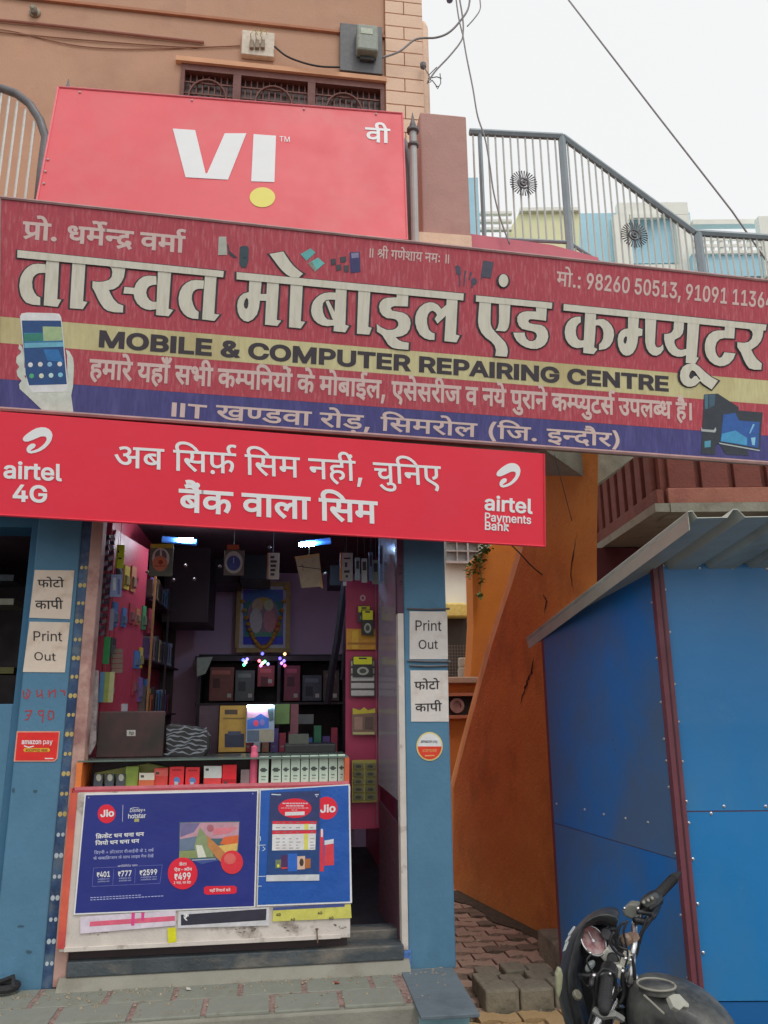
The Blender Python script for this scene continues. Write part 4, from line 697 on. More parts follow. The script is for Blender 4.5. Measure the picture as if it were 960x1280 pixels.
# big title, each letter outlined in black
def tl(tile, pts):
    ox, oy = {1: (10, 300), 2: (150, 300), 3: (290, 305), 4: (430, 330), 5: (580, 340), 6: (690, 370), 7: (810, 370)}[tile]
    return [(ox + x / 6.4, oy + y / 6.4) for x, y in pts]
SHIRO = [tl(1, [(82, 88)]) + tl(2, [(832, 256), (826, 306)]) + tl(1, [(80, 148)]),
         tl(3, [(38, 232)]) + tl(4, [(954, 243), (950, 298)]) + tl(3, [(38, 290)]),
         tl(5, [(92, 194), (700, 252), (696, 300), (90, 243)]),
         tl(6, [(88, 70)]) + tl(7, [(938, 235), (930, 283)]) + tl(6, [(85, 122)])]
TITLE = [
 (1, [(305,200),(240,195),(200,200),(165,220),(140,243),(118,275),(103,310),(95,370),(100,415),(110,450),(127,480),(150,505),(200,522),(262,527),(262,465),(235,452),(215,425),(200,390),(197,340),(205,305),(225,282),(250,270),(305,268)]),
 (1, [(315,140),(417,150),(412,185),(398,478),(430,482),(400,540),(290,527),(308,200)]),
 (1, [(520,160),(627,170),(622,205),(604,495),(638,500),(602,558),(498,550)]),
 (1, [(838,180),(942,190),(940,240),(930,300),(912,340),(885,375),(850,398),(810,405),(825,440),(845,475),(880,512),(925,530),(922,585),(850,582),(800,570),(770,550),(745,515),(720,470),(700,425),(678,385),(680,335),(720,340),(765,338),(810,325),(832,300),(838,265),(832,235),(810,212)]),
 (2, [(38,380),(120,388),(116,438),(30,432)]),
 (2, [(292,295),(230,290),(190,298),(155,322),(130,355),(114,400),(112,440),(120,475),(140,512),(170,540),(205,558),(245,565),(292,558),(294,500),(262,498),(238,485),(220,460),(211,425),(218,395),(235,375),(262,365),(294,362)]),
 (2, [(308,220),(417,228),(410,275),(390,555),(427,565),(390,615),(290,605)]),
 (2, [(674,330),(610,325),(570,330),(530,350),(500,380),(480,420),(470,470),(474,520),(488,560),(510,592),(540,618),(580,633),(628,637),(630,580),(605,560),(588,525),(575,480),(577,445),(588,418),(605,403),(625,396),(668,395)]),
 (2, [(682,270),(778,280),(772,320),(755,595),(797,602),(757,652),(658,640)]),
 (3, [(140,270),(240,280),(222,470),(215,520),(200,568),(170,605),(130,627),(95,618),(65,590),(48,550),(42,500),(48,460),(65,425),(92,402),(135,390)]),
 (3, [(215,405),(290,405),(285,460),(215,458)]),
 (3, [(282,285),(380,295),(375,330),(358,612),(394,618),(362,660),(264,650)]),
 (3, [(470,300),(572,310),(565,345),(550,622),(584,628),(550,680),(455,670)]),
 (3, [(300,85),(410,66),(435,105),(462,145),(495,185),(530,215),(567,243),(535,275),(470,270),(430,245),(395,212),(365,175),(332,130)]),
 (3, [(830,395),(780,392),(740,397),(705,412),(675,435),(650,465),(637,500),(632,540),(638,575),(655,610),(685,638),(720,655),(762,662),(825,655),(825,608),(790,612),(762,608),(742,588),(728,555),(722,510),(728,478),(745,458),(770,450),(830,452)]),
 (3, [(748,465),(772,456),(825,560),(820,620),(800,600)]),
 (3, [(830,345),(920,352),(915,385),(905,652),(934,660),(905,712),(812,702)]),
 (4, [(115,165),(214,175),(208,235),(192,508),(220,515),(200,570),(102,563)]),
 (4, [(418,200),(514,208),(508,345),(400,342),(378,350),(372,362),(382,378),(420,385),(470,395),(505,415),(525,445),(530,480),(522,525),(500,560),(465,580),(412,590),(430,610),(460,625),(515,635),(512,690),(430,685),(385,675),(352,650),(330,615),(305,575),(262,545),(260,485),(295,512),(340,532),(385,532),(415,520),(432,498),(432,472),(415,450),(385,442),(340,438),(305,415),(285,385),(278,345),(288,312),(310,288),(340,276),(420,272)]),
 (4, [(720,612),(680,612),(640,598),(605,570),(580,525),(567,475),(568,430),(580,388),(605,350),(640,323),(680,311),(715,315),(748,332),(775,365),(828,322),(830,400),(745,482),(722,445),(742,412),(728,392),(708,379),(688,384),(670,405),(660,440),(662,485),(675,530),(700,553),(722,560)]),
 (4, [(820,255),(908,265),(905,300),(892,570),(922,578),(896,632),(800,622)]),
 (5, [(120,225),(212,232),(207,380),(208,420),(220,455),(250,490),(290,530),(325,568),(342,605),(346,645),(338,682),(245,676),(252,630),(240,592),(212,560),(170,530),(135,490),(115,445),(108,400)]),
 (5, [(275,240),(367,248),(362,340),(358,410),(350,448),(338,470),(322,480),(248,474),(264,452),(274,415),(276,350)]),
 (5, [(570,270),(658,278),(650,395),(548,383),(520,383),(508,398),(518,414),(560,424),(610,428),(640,445),(662,478),(669,520),(660,558),(640,588),(610,608),(575,620),(530,618),(490,607),(450,585),(418,555),(398,522),(390,490),(480,490),(484,515),(495,540),(515,556),(545,558),(568,545),(579,518),(572,495),(550,480),(500,470),(460,460),(435,435),(422,400),(422,365),(438,340),(465,325),(500,319),(572,322)]),
 (6, [(222,170),(185,172),(150,185),(120,213),(102,250),(95,295),(103,345),(125,383),(155,410),(195,422),(250,415),(250,358),(222,362),(200,348),(187,318),(184,280),(190,250),(205,228),(224,215)]),
 (6, [(260,110),(347,118),(340,300),(330,415),(357,430),(326,470),(243,460)]),
 (6, [(335,200),(370,190),(405,190),(440,208),(468,240),(485,275),(489,320),(478,368),(455,405),(422,428),(368,437),(370,392),(388,375),(402,345),(406,305),(398,268),(380,245),(360,238),(335,245)]),
 (6, [(603,130),(692,138),(682,260),(717,270),(713,322),(682,328),(675,380),(662,425),(640,460),(615,478),(585,482),(560,472),(538,445),(522,400),(518,350),(526,312),(545,285),(570,270),(600,265)]),
 (6, [(738,150),(828,158),(820,290),(815,385),(822,408),(838,418),(860,412),(880,392),(884,432),(862,465),(830,482),(798,478),(768,455),(748,420),(738,370)]),
 (7, [(198,170),(282,175),(276,270),(268,305),(248,332),(205,355),(202,378),(212,405),(230,428),(255,437),(298,428),(298,478),(262,490),(225,490),(185,475),(155,445),(132,400),(120,350),(122,310),(160,306),(182,295),(196,270),(200,215)]),
 (7, [(310,180),(407,185),(400,240),(380,495),(397,498),(370,545),(293,540)]),
 (7, [(345,542),(300,552),(270,572),(252,605),(247,645),(253,680),(275,712),(305,728),(335,730),(370,720),(408,684),(440,712),(500,752),(550,682),(500,655),(450,615),(400,568),(370,548)]),
 (7, [(605,220),(688,228),(680,345),(600,342),(565,350),(540,375),(528,415),(530,450),(542,480),(560,500),(578,495),(592,475),(602,455),(690,465),(672,510),(640,545),(600,563),(565,566),(520,552),(485,525),(458,485),(445,435),(446,390),(458,345),(480,312),(510,291),(545,281),(605,280)]),
 (7, [(828,240),(912,245),(912,290),(905,330),(890,368),(865,400),(815,435),(832,470),(860,510),(900,545),(895,594),(840,594),(800,583),(775,550),(755,510),(735,460),(705,415),(705,375),(760,380),(795,372),(818,350),(828,315),(822,288),(800,270)]),
]
HOLES = {9: (3, [(118,435),(102,455),(95,490),(100,515),(115,525),(128,510),(132,480),(130,450)]),
         27: (6, [(584,325),(570,340),(564,365),(572,386),(584,385),(592,360),(592,335)]),
         31: (7, [(345,598),(328,615),(319,642),(325,662),(340,668),(362,645),(380,645),(402,675),(408,668),(365,607)])}
def cw(c): return c if sum(c[i - 1][0] * c[i][1] - c[i][0] * c[i - 1][1] for i in range(len(c))) < 0 else c[::-1]
blacks = []
for i, (t, pts) in enumerate(TITLE): blacks.append(tl(t, pts))
for s in SHIRO: blacks.append(s)
blacks.append(ell(628.5, 351.8, 6.0, 8.1)); 
b = MB(); bw = MB()
for i, c in enumerate(blacks):
    c = cw(c); hl = [] if i not in HOLES else [cw(tl(*HOLES[i]))]
    # grow: negative step moves a clockwise outline outwards
    print_poly(b, pm, grow(c, -2.6, -1.2), .0055 + .00006 * i)
    if hl: print_poly(bw, pm, c, .0085 + .00012 * i, hl)
    else: print_poly(bw, pm, c, .0085 + .00012 * i)
obj('title_outline', b, m_signblack, MS, kind='flat'); obj('title_lettering', bw, m_signwhite, MS, kind='flat')
# printed pictures on the long board
def pic(mat, pts, h=.0065, name='printed_picture', par=None, plane=None):
    b = MB(); print_poly(b, plane or pm, pts, h); return obj(name, b, mat, par or MS, kind='flat')
def z8(pts): return [(x / 8.727, 380 + y / 8.727) for x, y in pts]
pic(P(176, 180, 170), z8([(215,440),(245,470),(270,560),(270,700),(320,700),(350,720),(320,760),(270,790),(320,860),(330,890),(740,890),(735,560),(720,500),(760,520),(800,590),(810,680),(800,900),(780,1000),(805,1190),(470,1165),(340,1040),(220,930),(212,880),(240,840),(195,790),(185,730),(215,690),(180,640),(185,580),(225,545),(235,520),(205,490)]), .0065)
pic(P(200, 200, 195), z8([(222,140),(240,108),(300,98),(600,105),(650,112),(672,150),(690,300),(745,880),(740,960),(360,970),(300,880),(260,500)]), .0072)
pic(P(30, 64, 110), z8([(243,185),(668,187),(690,400),(733,878),(322,890),(285,760),(265,500)]), .0078)
pic(P(50, 110, 150), z8([(262,320),(682,320),(690,415),(268,425)]), .0082); pic(P(140, 160, 120), z8([(470,250),(676,255),(687,402),(480,408)]), .0085)
pic(P(44, 110, 96), z8([(262,330),(466,322),(475,405),(268,415)]), .0086)
pic(P(92, 150, 170), z8([(268,430),(692,420),(697,470),(272,485)]), .0085); pic(P(34, 96, 150), z8([(480,500),(640,500),(700,640),(520,620)]), .0083)
for i, (x, y, c) in enumerate(((338, 668, (200, 200, 200)), (445, 663, (190, 185, 180)), (548, 663, (120, 160, 190)), (657, 660, (220, 220, 220)), (350, 790, (70, 150, 110)), (457, 788, (190, 190, 170)), (562, 783, (170, 200, 210)), (665, 778, (110, 170, 210)))):
    pic(P(*c), z8(ell(x, y, 27, 27, 10)), .0088, 'app_icon')
def z9(pts): return [(860 + x / 9.6, 480 + y / 9.6) for x, y in pts]
pic(P(44, 50, 58), z9([(185,128),(350,118),(600,280),(600,320),(890,345),(850,800),(700,780),(720,860),(450,850),(370,720),(330,730),(320,850),(150,840),(165,500)]), .0065)
pic(P(64, 96, 112), z9([(190,135),(235,132),(232,300),(195,300)]), .0072); pic(P(56, 82, 98), z9([(245,132),(320,128),(310,260),(248,290)]), .0072)
pic(P(150, 155, 155), z9([(150,515),(165,545),(300,555),(325,520),(330,560),(315,585),(150,570)]), .0074); pic(P(70, 130, 150), z9([(190,690),(265,680),(262,760),(190,765)]), .0074)
pic(P(40, 78, 140), z9([(415,370),(560,350),(600,440),(850,460),(835,770),(380,690)]), .0074); pic(P(60, 130, 170), z9([(400,600),(560,560),(700,650),(700,740),(385,690)]), .0078)
pic(P(110, 160, 200), z9([(770,480),(790,490),(735,600),(725,590)]), .0082); pic(P(120, 170, 210), z9([(745,650),(800,640),(790,740),(760,735)]), .0082)
pic(P(150, 158, 160), z9([(360,705),(855,795),(845,808),(370,722)]), .0084)
def z48(pts): return [(260 + x / 4.8, 285 + y / 4.8) for x, y in pts]
for c, pts in [((150, 152, 142), [(65,55),(110,55),(115,165),(60,165)]), ((40, 58, 66), [(190,118),(205,110),(235,110),(245,125),(243,200),(230,240),(200,240),(188,215)]), ((96, 132, 138), [(205,178),(232,178),(232,186),(205,186)]),
               ((80, 150, 148), [(555,160),(615,125),(645,150),(590,200)]), ((90, 160, 155), [(600,215),(660,180),(700,215),(640,265)]), ((180, 176, 160), [(600,215),(625,205),(650,250),(640,265)]),
               ((52, 50, 60), [(735,190),(765,185),(768,220),(738,228)]), ((56, 52, 62), [(790,178),(828,172),(830,205),(795,212)]), ((58, 54, 62), [(765,225),(798,220),(800,255),(768,260)]), ((62, 56, 64), [(812,228),(845,225),(845,265),(815,268)]),
               ((44, 44, 88), [(848,150),(908,145),(915,265),(855,272)]), ((120, 120, 150), [(858,155),(903,150),(904,180),(862,184)]), ((50, 46, 56), [(115,100),(122,100),(130,140),(165,170),(178,182),(150,180),(125,160)])]:
    pic(P(*c), z48(pts))
def z96(pts): return [(550 + x / 9.6, 300 + y / 9.6) for x, y in pts]
for pts in ([(180,320),(210,305),(240,330),(250,400),(240,430),(242,560),(228,560),(225,430),(190,400)], [(515,250),(640,270),(605,465),(510,450),(495,490),(485,440)], [(292,370),(312,370),(300,440),(290,560),(276,560)], [(360,385),(382,395),(350,490),(338,480)], ell(405, 500, 36, 42, 12), [(375,520),(400,540),(385,580),(370,570)]):
    pic(P(60, 60, 76), z96(pts))

# airtel banner, hung under the long board
pa = tilted(340, 600, -.42, 9.5, 4)
AB = thing('telecom_banner', pa.at(340, 660), 'bright red banner with white Hindi lettering hung under the long shop board', 'banner')
b = MB(); slab(b, pa, [(-16, 513), (680, 567), (681, 683.5), (-18, 643)], .035); obj('banner_face', b, m_red, AB, bevel=.003)
b = MB(); b.tube([pa.at(-16, 643, .001), pa.at(681, 683.3, .001)], .006, 6); b.tube([pa.at(680, 567.5, .001), pa.at(681, 683, .001)], .006, 6); obj('hem', b, M('dark red hem', S(176, 34, 50), .6, .1), AB)
def atext(key, p0, p1, h, bold=6, up=(.02, -1.0), **kw):
    b = MB(); text(b, key, pa, p0, p1, h, .0025, bold=bold, up=up, **kw); obj('lettering', b, m_print_white, AB, kind='flat')
atext('ab', (142, 583.5), (551, 607.5), 25.5, 4)
atext('bank', (224, 639), (471, 654), 27, 11)
atext('airtel', (4, 597), (77, 601), 20, 15)
atext('g4', (15, 626), (60, 628), 20, 16)
atext('airtel', (605, 637), (665, 642), 17.5, 15)
atext('pay', (605, 651), (664, 655), 10, 12)
atext('bk', (605, 662), (636, 664), 10, 12); atext('rs', (629, 662.5), (636.5, 663), 7, 6)
SW = [(200,300),(215,275),(260,235),(320,195),(380,165),(440,152),(500,155),(550,178),(582,215),(595,260),(582,320),(550,375),(500,425),(440,465),(370,490),(310,502),(270,492),(250,465),(250,430),(275,395),(310,372),(350,368),(372,388),(360,420),(330,440),(302,458),(310,468),(340,462),(400,440),(450,405),(490,365),(515,325),(515,290),(490,272),(440,275),(380,300),(320,325),(270,342),(225,342),(202,325)]
pic(m_print_white, [(10 + x / 10.66, 520 + y / 10.66) for x, y in SW], .0025, 'logo_swoosh', AB, pa)
pic(m_print_white, [(605.3 + x / 13.17, 565.7 + y / 11.44) for x, y in SW], .0025, 'logo_swoosh', AB, pa)

# ------------------------------------------------------------------ paper notices and stickers on the pillars
pf = fplane(-.004)
def notice(quad, label, lines, mat, grp=None):
    t = thing('paper_notice', pf.at(*quad[3]), label, 'notice', 'paper notices on the pillars')
    b = MB(); slab(b, pf, quad, .003); obj('paper_sheet', b, mat, t)
    for key, a, c, h, bo in lines:
        b = MB(); text(b, key, pf, a, c, h, .0015, bold=bo); obj('lettering', b, m_ink, t, kind='flat')
    return t
notice([(512, 764), (559, 764.5), (560, 824), (512, 824)], 'white sheet reading Print Out on the right blue pillar', [('pr', (518, 788), (552, 788.5), 12.5, 2), ('out', (522.5, 811), (547.5, 811), 11, 2)], m_paper)
notice([(513, 838), (560, 838), (561, 902), (514, 902)], 'white sheet with two Hindi words on the right blue pillar', [('photo', (518, 862), (549, 861), 9.5, 6), ('kapi', (519, 889.5), (552, 888.5), 9.5, 6)], m_paper)
notice([(43.5, 712.5), (93, 713), (87.5, 774), (36.5, 772)], 'browned sheet with two Hindi words, uppermost on the left blue pillar', [('photo', (47, 734), (80, 734), 9, 5), ('kapi', (44, 761), (78.5, 761), 10, 5)], m_paper2)
notice([(37, 777), (87.5, 778), (81, 840.5), (28.5, 840)], 'browned sheet reading Print Out under the Hindi one on the left blue pillar', [('pr', (40.5, 801), (78, 801.5), 12, 1), ('out', (42, 825), (70, 826), 10, 1)], m_paper2)
for (x0, x1, y, ang) in ((509, 562, 761, 0), (509, 563, 826, 2), (512, 560, 832, 0)):
    b = MB(); b.tube([pf.at(x0, y, .003), pf.at((x0 + x1) / 2, y + 1, .007), pf.at(x1, y + ang * .5, .003)], .006, 6)
    tag(obj('rolled_tape', b, m_dark_steel, None), {761: 'dark crumpled strip along the top of the Print Out sheet on the right pillar', 826: 'dark crumpled strip under the Print Out sheet on the right pillar', 832: 'thin dark strip just above the Hindi sheet on the right pillar'}[y], 'tape')
# red sticker
t = thing('payment_sticker', pf.at(45, 952), 'red slanted payment sticker on the left blue pillar', 'sticker')
b = MB(); slab(b, pf, [(21, 914), (75, 914), (72, 948), (68, 952), (17, 952)], .002); obj('sticker_sheet', b, P(214, 130, 110), t)
b = MB(); print_poly(b, pf, [(22.5, 915.5), (73.5, 915.5), (70.5, 947.5), (66.5, 950.5), (19, 950.5)], .001); obj('sticker_face', b, P(206, 32, 28), t, kind='flat')
b = MB(); text(b, 'amz', pf, (27, 930), (52, 930), 6, .0015, bold=14); obj('lettering', b, m_print_white, t, kind='flat'); b = MB(); text(b, 'pay2', pf, (53.5, 930), (66, 930), 6, .0015, bold=4); print_poly(b, pf, [(30, 931.5), (36, 933.5), (42, 932), (43, 933), (36, 935), (30, 933)], .0016); print_poly(b, pf, [(56, 947.5), (67, 947.5), (67, 948.7), (56, 948.7)], .0016)
obj('lettering', b, m_print_white, t, kind='flat')
b = MB(); print_poly(b, pf, ell(32, 937.5, 2.5, 2.4) [6:19] + ell(60, 937.5, 2.5, 2.4)[18:] + ell(60, 937.5, 2.5, 2.4)[:7], .0018); obj('label_bar', b, P(210, 150, 40), t, kind='flat')
b = MB(); text(b, 'acc', pf, (32, 939.3), (60, 939.3), 3.2, .0024, bold=10); obj('lettering', b, P(120, 40, 20), t, kind='flat')
# round sticker
t = thing('payment_sticker', pf.at(537, 950), 'round white and red payment sticker on the right blue pillar', 'sticker')
b = MB(); slab(b, pf, ell(537, 933, 16.5, 18, 32), .002); obj('sticker_sheet', b, P(206, 176, 110), t)
b = MB(); print_poly(b, pf, ell(537, 933, 14.8, 16.2, 32), .001); obj('sticker_face', b, P(200, 196, 200), t, kind='flat')
b = MB(); print_poly(b, pf, [(x, y) for x, y in ell(537, 933, 14.8, 16.2, 32) if y >= 933.0 - .01], .0016); obj('sticker_face', b, P(204, 52, 30), t, kind='flat')
b = MB(); text(b, 'amz', pf, (526, 928.3), (540, 928.3), 3.6, .0022, bold=8); text(b, 'pay2', pf, (541, 928.3), (547, 928.3), 3.6, .0022, bold=2); obj('lettering', b, m_ink, t, kind='flat')
b = MB(); text(b, 'acc', pf, (528, 939.8), (546, 939.8), 3.2, .0022, bold=8); print_poly(b, pf, [(531, 944), (543, 943.6), (543, 945), (531, 945.4)], .0022); obj('lettering', b, P(226, 150, 90), t, kind='flat')
# red brush writing on the left pillar
def strokes(pl, paths, wpx, mat, name, parent, h=.0012):
    b = MB()
    for pth in paths:
        for (x0, y0), (x1, y1) in zip(pth, pth[1:]):
            dx, dy = x1 - x0, y1 - y0; l = math.hypot(dx, dy) or 1; nx, ny = -dy / l * wpx / 2, dx / l * wpx / 2
            print_poly(b, pl, [(x0 + nx, y0 + ny), (x1 + nx, y1 + ny), (x1 - nx, y1 - ny), (x0 - nx, y0 - ny)], h); h += .00002
    return obj(name, b, mat, parent, kind='flat')
ppl = fplane(0)
m_brush = P(146, 44, 48)
strokes(ppl, [[(29, 863), (30, 872), (35, 873), (38, 865), (34, 861)], [(33, 865), (34, 871)], [(46, 862), (47, 871), (52, 868)], [(52, 862), (53, 873)], [(61, 862), (62, 872)], [(62, 867), (69, 862)], [(69, 862), (69, 872)], [(75, 863), (82, 865)], [(80, 862), (81, 870)],
              [(31, 889), (40, 888), (35, 899), (31, 900)], [(33, 894), (38, 894)], [(48, 889), (54, 888), (54, 895), (49, 893), (48, 889)], [(54, 893), (53, 903)], [(62, 888), (60, 894), (62, 900), (67, 897), (67, 890), (62, 888)]], 1.5, m_brush, 'brush_writing', SB)
# dirty marks
for x, y, rx, ry, c in ((17, 988, 2, 3, (36, 40, 52)), (44, 989, 3, 2, (50, 60, 70)), (26, 1158, 5, 1.6, (50, 54, 56)), (36, 1190, 4, 2, (52, 66, 74))):
    b = MB(); pts = [(px + random.uniform(-1, 1) * rx * .25, py + random.uniform(-1, 1) * ry * .25) for px, py in ell(x, y, rx, ry, 14)]
    print_poly(b, ppl, pts, .0011); obj('stain', b, M('damp stain', S(52, 78, 92), .8, .3, 12), SB, kind='flat')

# ------------------------------------------------------------------ counter with its display case
CO = thing('shop_counter', FP(290, 1180, -.06), 'white shop counter plastered with posters, across the doorway', 'counter')
cx0, cx1 = fp(91, 1075, -.06)[0], fp(438, 1075, -.06)[0]
vC = v_of(300, 986, -.06); vC0 = v_of(300, 1179, -.06)
b = MB(); b.box(F, cx0 - .03, cx1, vC0, vC, -.06, .34); obj('counter_body', b, m_dirty_white, CO, bevel=.004)
b = MB(); b.box(F, cx0 - .005, cx1 - .05, vC0 - .0, vC0 + .02, -.068, -.0605); obj('bottom_rail', b, m_dirty_white, CO, bevel=.002)
b = MB(); b.box(F, cx0 - .038, cx0 - .0305, vC0 + .02, vC + .02, -.066, .1); b.box(F, cx0 - .03, cx0 - .003, vC0 + .015, vC - .0, -.067, -.0605); obj('side_trim', b, M('orange red worn edge', S(196, 84, 64), .7, .25, 12, stain=S(150, 44, 56), samt=.8, sscale=6, slo=.45), CO)
for x in (96, 119):                                            # feet under the counter
    pass
b = MB(); b.box(F, cx0 - .02, cx1 - .01, PLAT + .116, vC0 - .001, -.0, .3); obj('shadow_gap_fill', b, m_dark, CO)  # dark box added to stand in for the shadow under the counter
vG = v_of(300, 949, -.02)
b = MB(); b.box(F, cx0 - .028, cx1 - .002, vC + .0005, vC + .012, -.058, .36); obj('case_floor', b, P(150, 60, 70), CO)
b = MB(); b.box(F, cx0 + .01, cx1 - .03, vC + .013, vG - .001, .16, .168); obj('case_back', b, m_dark, CO)
b = MB(); b.box(F, cx0 - .02, cx1 - .01, vG, vG + .008, -.04, .36); obj('case_top', b, M('dusty glass top', S(82, 96, 88), .18, .1, 4), CO)
b = MB(); b.box(F, cx0 - .02, cx1 - .01, vC + .012, vC + .026, -.056, -.046); obj('case_rail', b, P(176, 96, 104), CO)
b = MB(); b.box(F, cx1 - .03, cx1 - .006, vC + .012, vG - .0005, -.05, .2); obj('case_post', b, P(170, 78, 46), CO)
b = MB(); b.box(F, cx0 - .022, cx0 + .006, vC + .012, vG - .0005, -.05, .2); obj('case_post', b, P(214, 104, 48), CO)
# posters on the counter front
pc = fplane(-.068)
def quadbl(q, s, t):                           # bilinear point in a quad TL TR BR BL
    (ax, ay), (bx, by), (cx, cy), (dx, dy) = q
    return (ax * (1 - s) * (1 - t) + bx * s * (1 - t) + cx * s * t + dx * (1 - s) * t, ay * (1 - s) * (1 - t) + by * s * (1 - t) + cy * s * t + dy * (1 - s) * t)
J1 = [(106, 992), (323, 987), (319, 1134), (92, 1143.5)]
t = thing('telecom_poster', pc.at(200, 1140), 'dark blue poster with prices and a cricket picture, left on the counter front', 'poster')
b = MB(); slab(b, pc, J1, .0015, .001); obj('poster_sheet', b, m_print_white, t)
def inn(q, e): return [quadbl(q, e, e), quadbl(q, 1 - e, e), quadbl(q, 1 - e, 1 - e), quadbl(q, e, 1 - e)]
pic(m_jblue, [(107.5, 994), (321.5, 989), (317.5, 1132.5), (94, 1141.5)], .0018, 'poster_face', t, pc)
def A1(x, y): return (80 + x / 3.692, 970 + y / 3.692)
def ptext(key, p0, p1, h, mat, par, pl=pc, hh=.0034, bold=5, **kw):
    b = MB(); text(b, key, pl, p0, p1, h, hh, bold=bold, **kw); return obj('lettering', b, mat, par, kind='flat')
pic(m_jred, ell(133.4, 1017.2, 11.2, 11.8), .0026, 'logo_disc', t, pc)
ptext('jio', (125.5, 1021), (143, 1020), 8, m_print_white, t, bold=20)
pic(m_print_white, [(153.6, 1006), (154, 1006), (153.4, 1027), (153, 1027)], .0026, 'divider', t, pc)
ptext('dis', (162, 1015.2), (182, 1014.2), 4.4, m_print_white, t, bold=3, italic=.15); ptext('hot', (160, 1023), (182.5, 1022), 5.6, m_print_white, t, bold=8)
b = MB(); b2 = [(163, 1010.6), (168, 1009.4), (174, 1010)]
strokes(pc, [b2], .5, m_print_white, 'arc', t, .003)
pic(P(150, 150, 90), [(168, 1023.5), (174, 1023.2), (174, 1027), (168, 1027.3)], .0026, 'badge', t, pc)
ptext('cr', (120, 1048), (180, 1044.6), 4.4, m_print_white, t, bold=12); ptext('jy', (119.5, 1056.4), (174, 1053.2), 4.4, m_print_white, t, bold=12)
ptext('dz', (118, 1067.4), (192, 1064.4), 3.2, P(150, 155, 190), t, bold=4); ptext('sb', (117, 1074.6), (192, 1071.4), 3.2, P(150, 155, 190), t, bold=4)
ptext('pl', (147, 1083.8), (172, 1082.6), 2.2, P(170, 170, 200), t, bold=5)
strokes(pc, [[(147, 1083.5), (117, 1084.8), (115.5, 1108), (200, 1104), (203, 1081), (173, 1082.3)], [(142.5, 1086), (141, 1106)], [(169.5, 1085), (168.5, 1104)]], .35, P(110, 115, 180), 'rule', t, .003)
for k_, (a, c) in (('r401', ((121, 1096.4), (138, 1095.5))), ('r777', ((147.5, 1095.3), (165, 1094.4))), ('r2599', ((174.5, 1094), (197, 1092.8)))):
    ptext(k_, a, c, 5.6, m_print_white, t, bold=16)
    for dy in (3.6, 6.6): ptext('pl', (a[0] + 1, a[1] + dy), (c[0] - 1, c[1] + dy), 1.5, P(150, 155, 190), t, bold=3)
for y0, y1, xe in ((1122, 1118.5, 178), (1124.8, 1119.6, 208)):
    b = MB()
    n = int((xe - 113) / 4)
    for i in range(n):
        x = 113 + i * 4; yy = y0 + (y1 - y0) * i / n
        print_poly(b, pc, [(x, yy - .5), (x + random.uniform(2.4, 3.6), yy - .55), (x + 3, yy + .45), (x, yy + .45)], .0026)
    obj('small_print', b, P(150, 155, 200), t, kind='flat')
# cricket picture: tablet with generic batsman silhouette, bat and ball
def Z8b(pts): return [(200 + x / 8, 1010 + y / 8) for x, y in pts]
pic(P(60, 90, 100), Z8b([(195, 140), (800, 130), (775, 505), (190, 520)]), .0026, 'picture', t, pc)
pic(P(168, 128, 140), Z8b([(203, 148), (790, 140), (785, 300), (200, 310)]), .003, 'picture', t, pc); pic(P(104, 96, 130), Z8b([(203, 148), (400, 150), (340, 240), (205, 290)]), .0034, 'picture', t, pc)
pic(P(206, 92, 50), Z8b([(640, 290), (786, 270), (778, 380), (600, 360)]), .0034, 'picture', t, pc); pic(P(206, 160, 90), Z8b([(560, 380), (778, 350), (772, 420), (640, 480)]), .0037, 'picture', t, pc); pic(P(190, 110, 120), Z8b([(520, 200), (780, 190), (700, 250), (540, 270)]), .0038, 'picture', t, pc)
pic(P(120, 130, 84), Z8b([(195, 430), (350, 420), (560, 490), (190, 505)]), .0036, 'picture', t, pc); pic(P(94, 108, 128), Z8b([(200, 310), (370, 280), (360, 410), (196, 430)]), .0033, 'picture', t, pc)
pic(P(120, 132, 96), Z8b([(400, 190), (440, 240), (500, 330), (540, 490), (360, 490), (345, 380), (370, 280)]), .0042, 'picture', t, pc); pic(P(190, 190, 176), Z8b([(360, 370), (420, 370), (465, 490), (380, 495)]), .0046, 'picture', t, pc); pic(P(150, 90, 100), Z8b(ell(505, 200, 34, 36, 12)), .0046, 'picture', t, pc)
pic(P(166, 112, 66), Z8b([(470, 270), (650, 440), (610, 540), (560, 490), (480, 380)]), .005, 'picture', t, pc)
pic(P(60, 76, 130), Z8b([(320, 520), (600, 505), (590, 520), (420, 560)]), .0026, 'picture', t, pc); pic(P(150, 155, 170), Z8b([(320, 515), (560, 503), (560, 511), (320, 526)]), .003, 'picture', t, pc)
pic(P(206, 44, 56), Z8b(ell(720, 540, 112, 118, 24)), .0054, 'picture', t, pc); pic(P(220, 92, 84), Z8b(ell(700, 505, 60, 55, 16)), .0058, 'picture', t, pc)
pic(m_jred, ell(228.5, 1091.5, 18.6, 20), .0054, 'price_disc', t, pc)
ptext('deta', (224, 1081.6), (233.5, 1081.2), 3, m_print_white, t, hh=.0062, bold=8); ptext('add', (218, 1088.6), (240, 1087.8), 3.2, m_print_white, t, hh=.0062, bold=8); ptext('r499', (218, 1099.5), (239, 1098.6), 7, m_print_white, t, hh=.0062, bold=18); ptext('mah', (217, 1104.6), (239, 1103.8), 2.6, m_print_white, t, hh=.0062, bold=6)
pic(m_jred, [(255, 1109.5), (258, 1107.6), (293, 1107), (296, 1109), (296, 1115), (293, 1117), (258, 1118.3), (255, 1116)], .0026, 'price_pill', t, pc)
ptext('rech', (262, 1114.8), (288, 1113.8), 3, m_print_white, t, bold=6)
for p in ((111, 997), (316, 992)): pic(P(120, 120, 130), ell(p[0], p[1], 1, 1, 8), .0026, 'pin', t, pc)
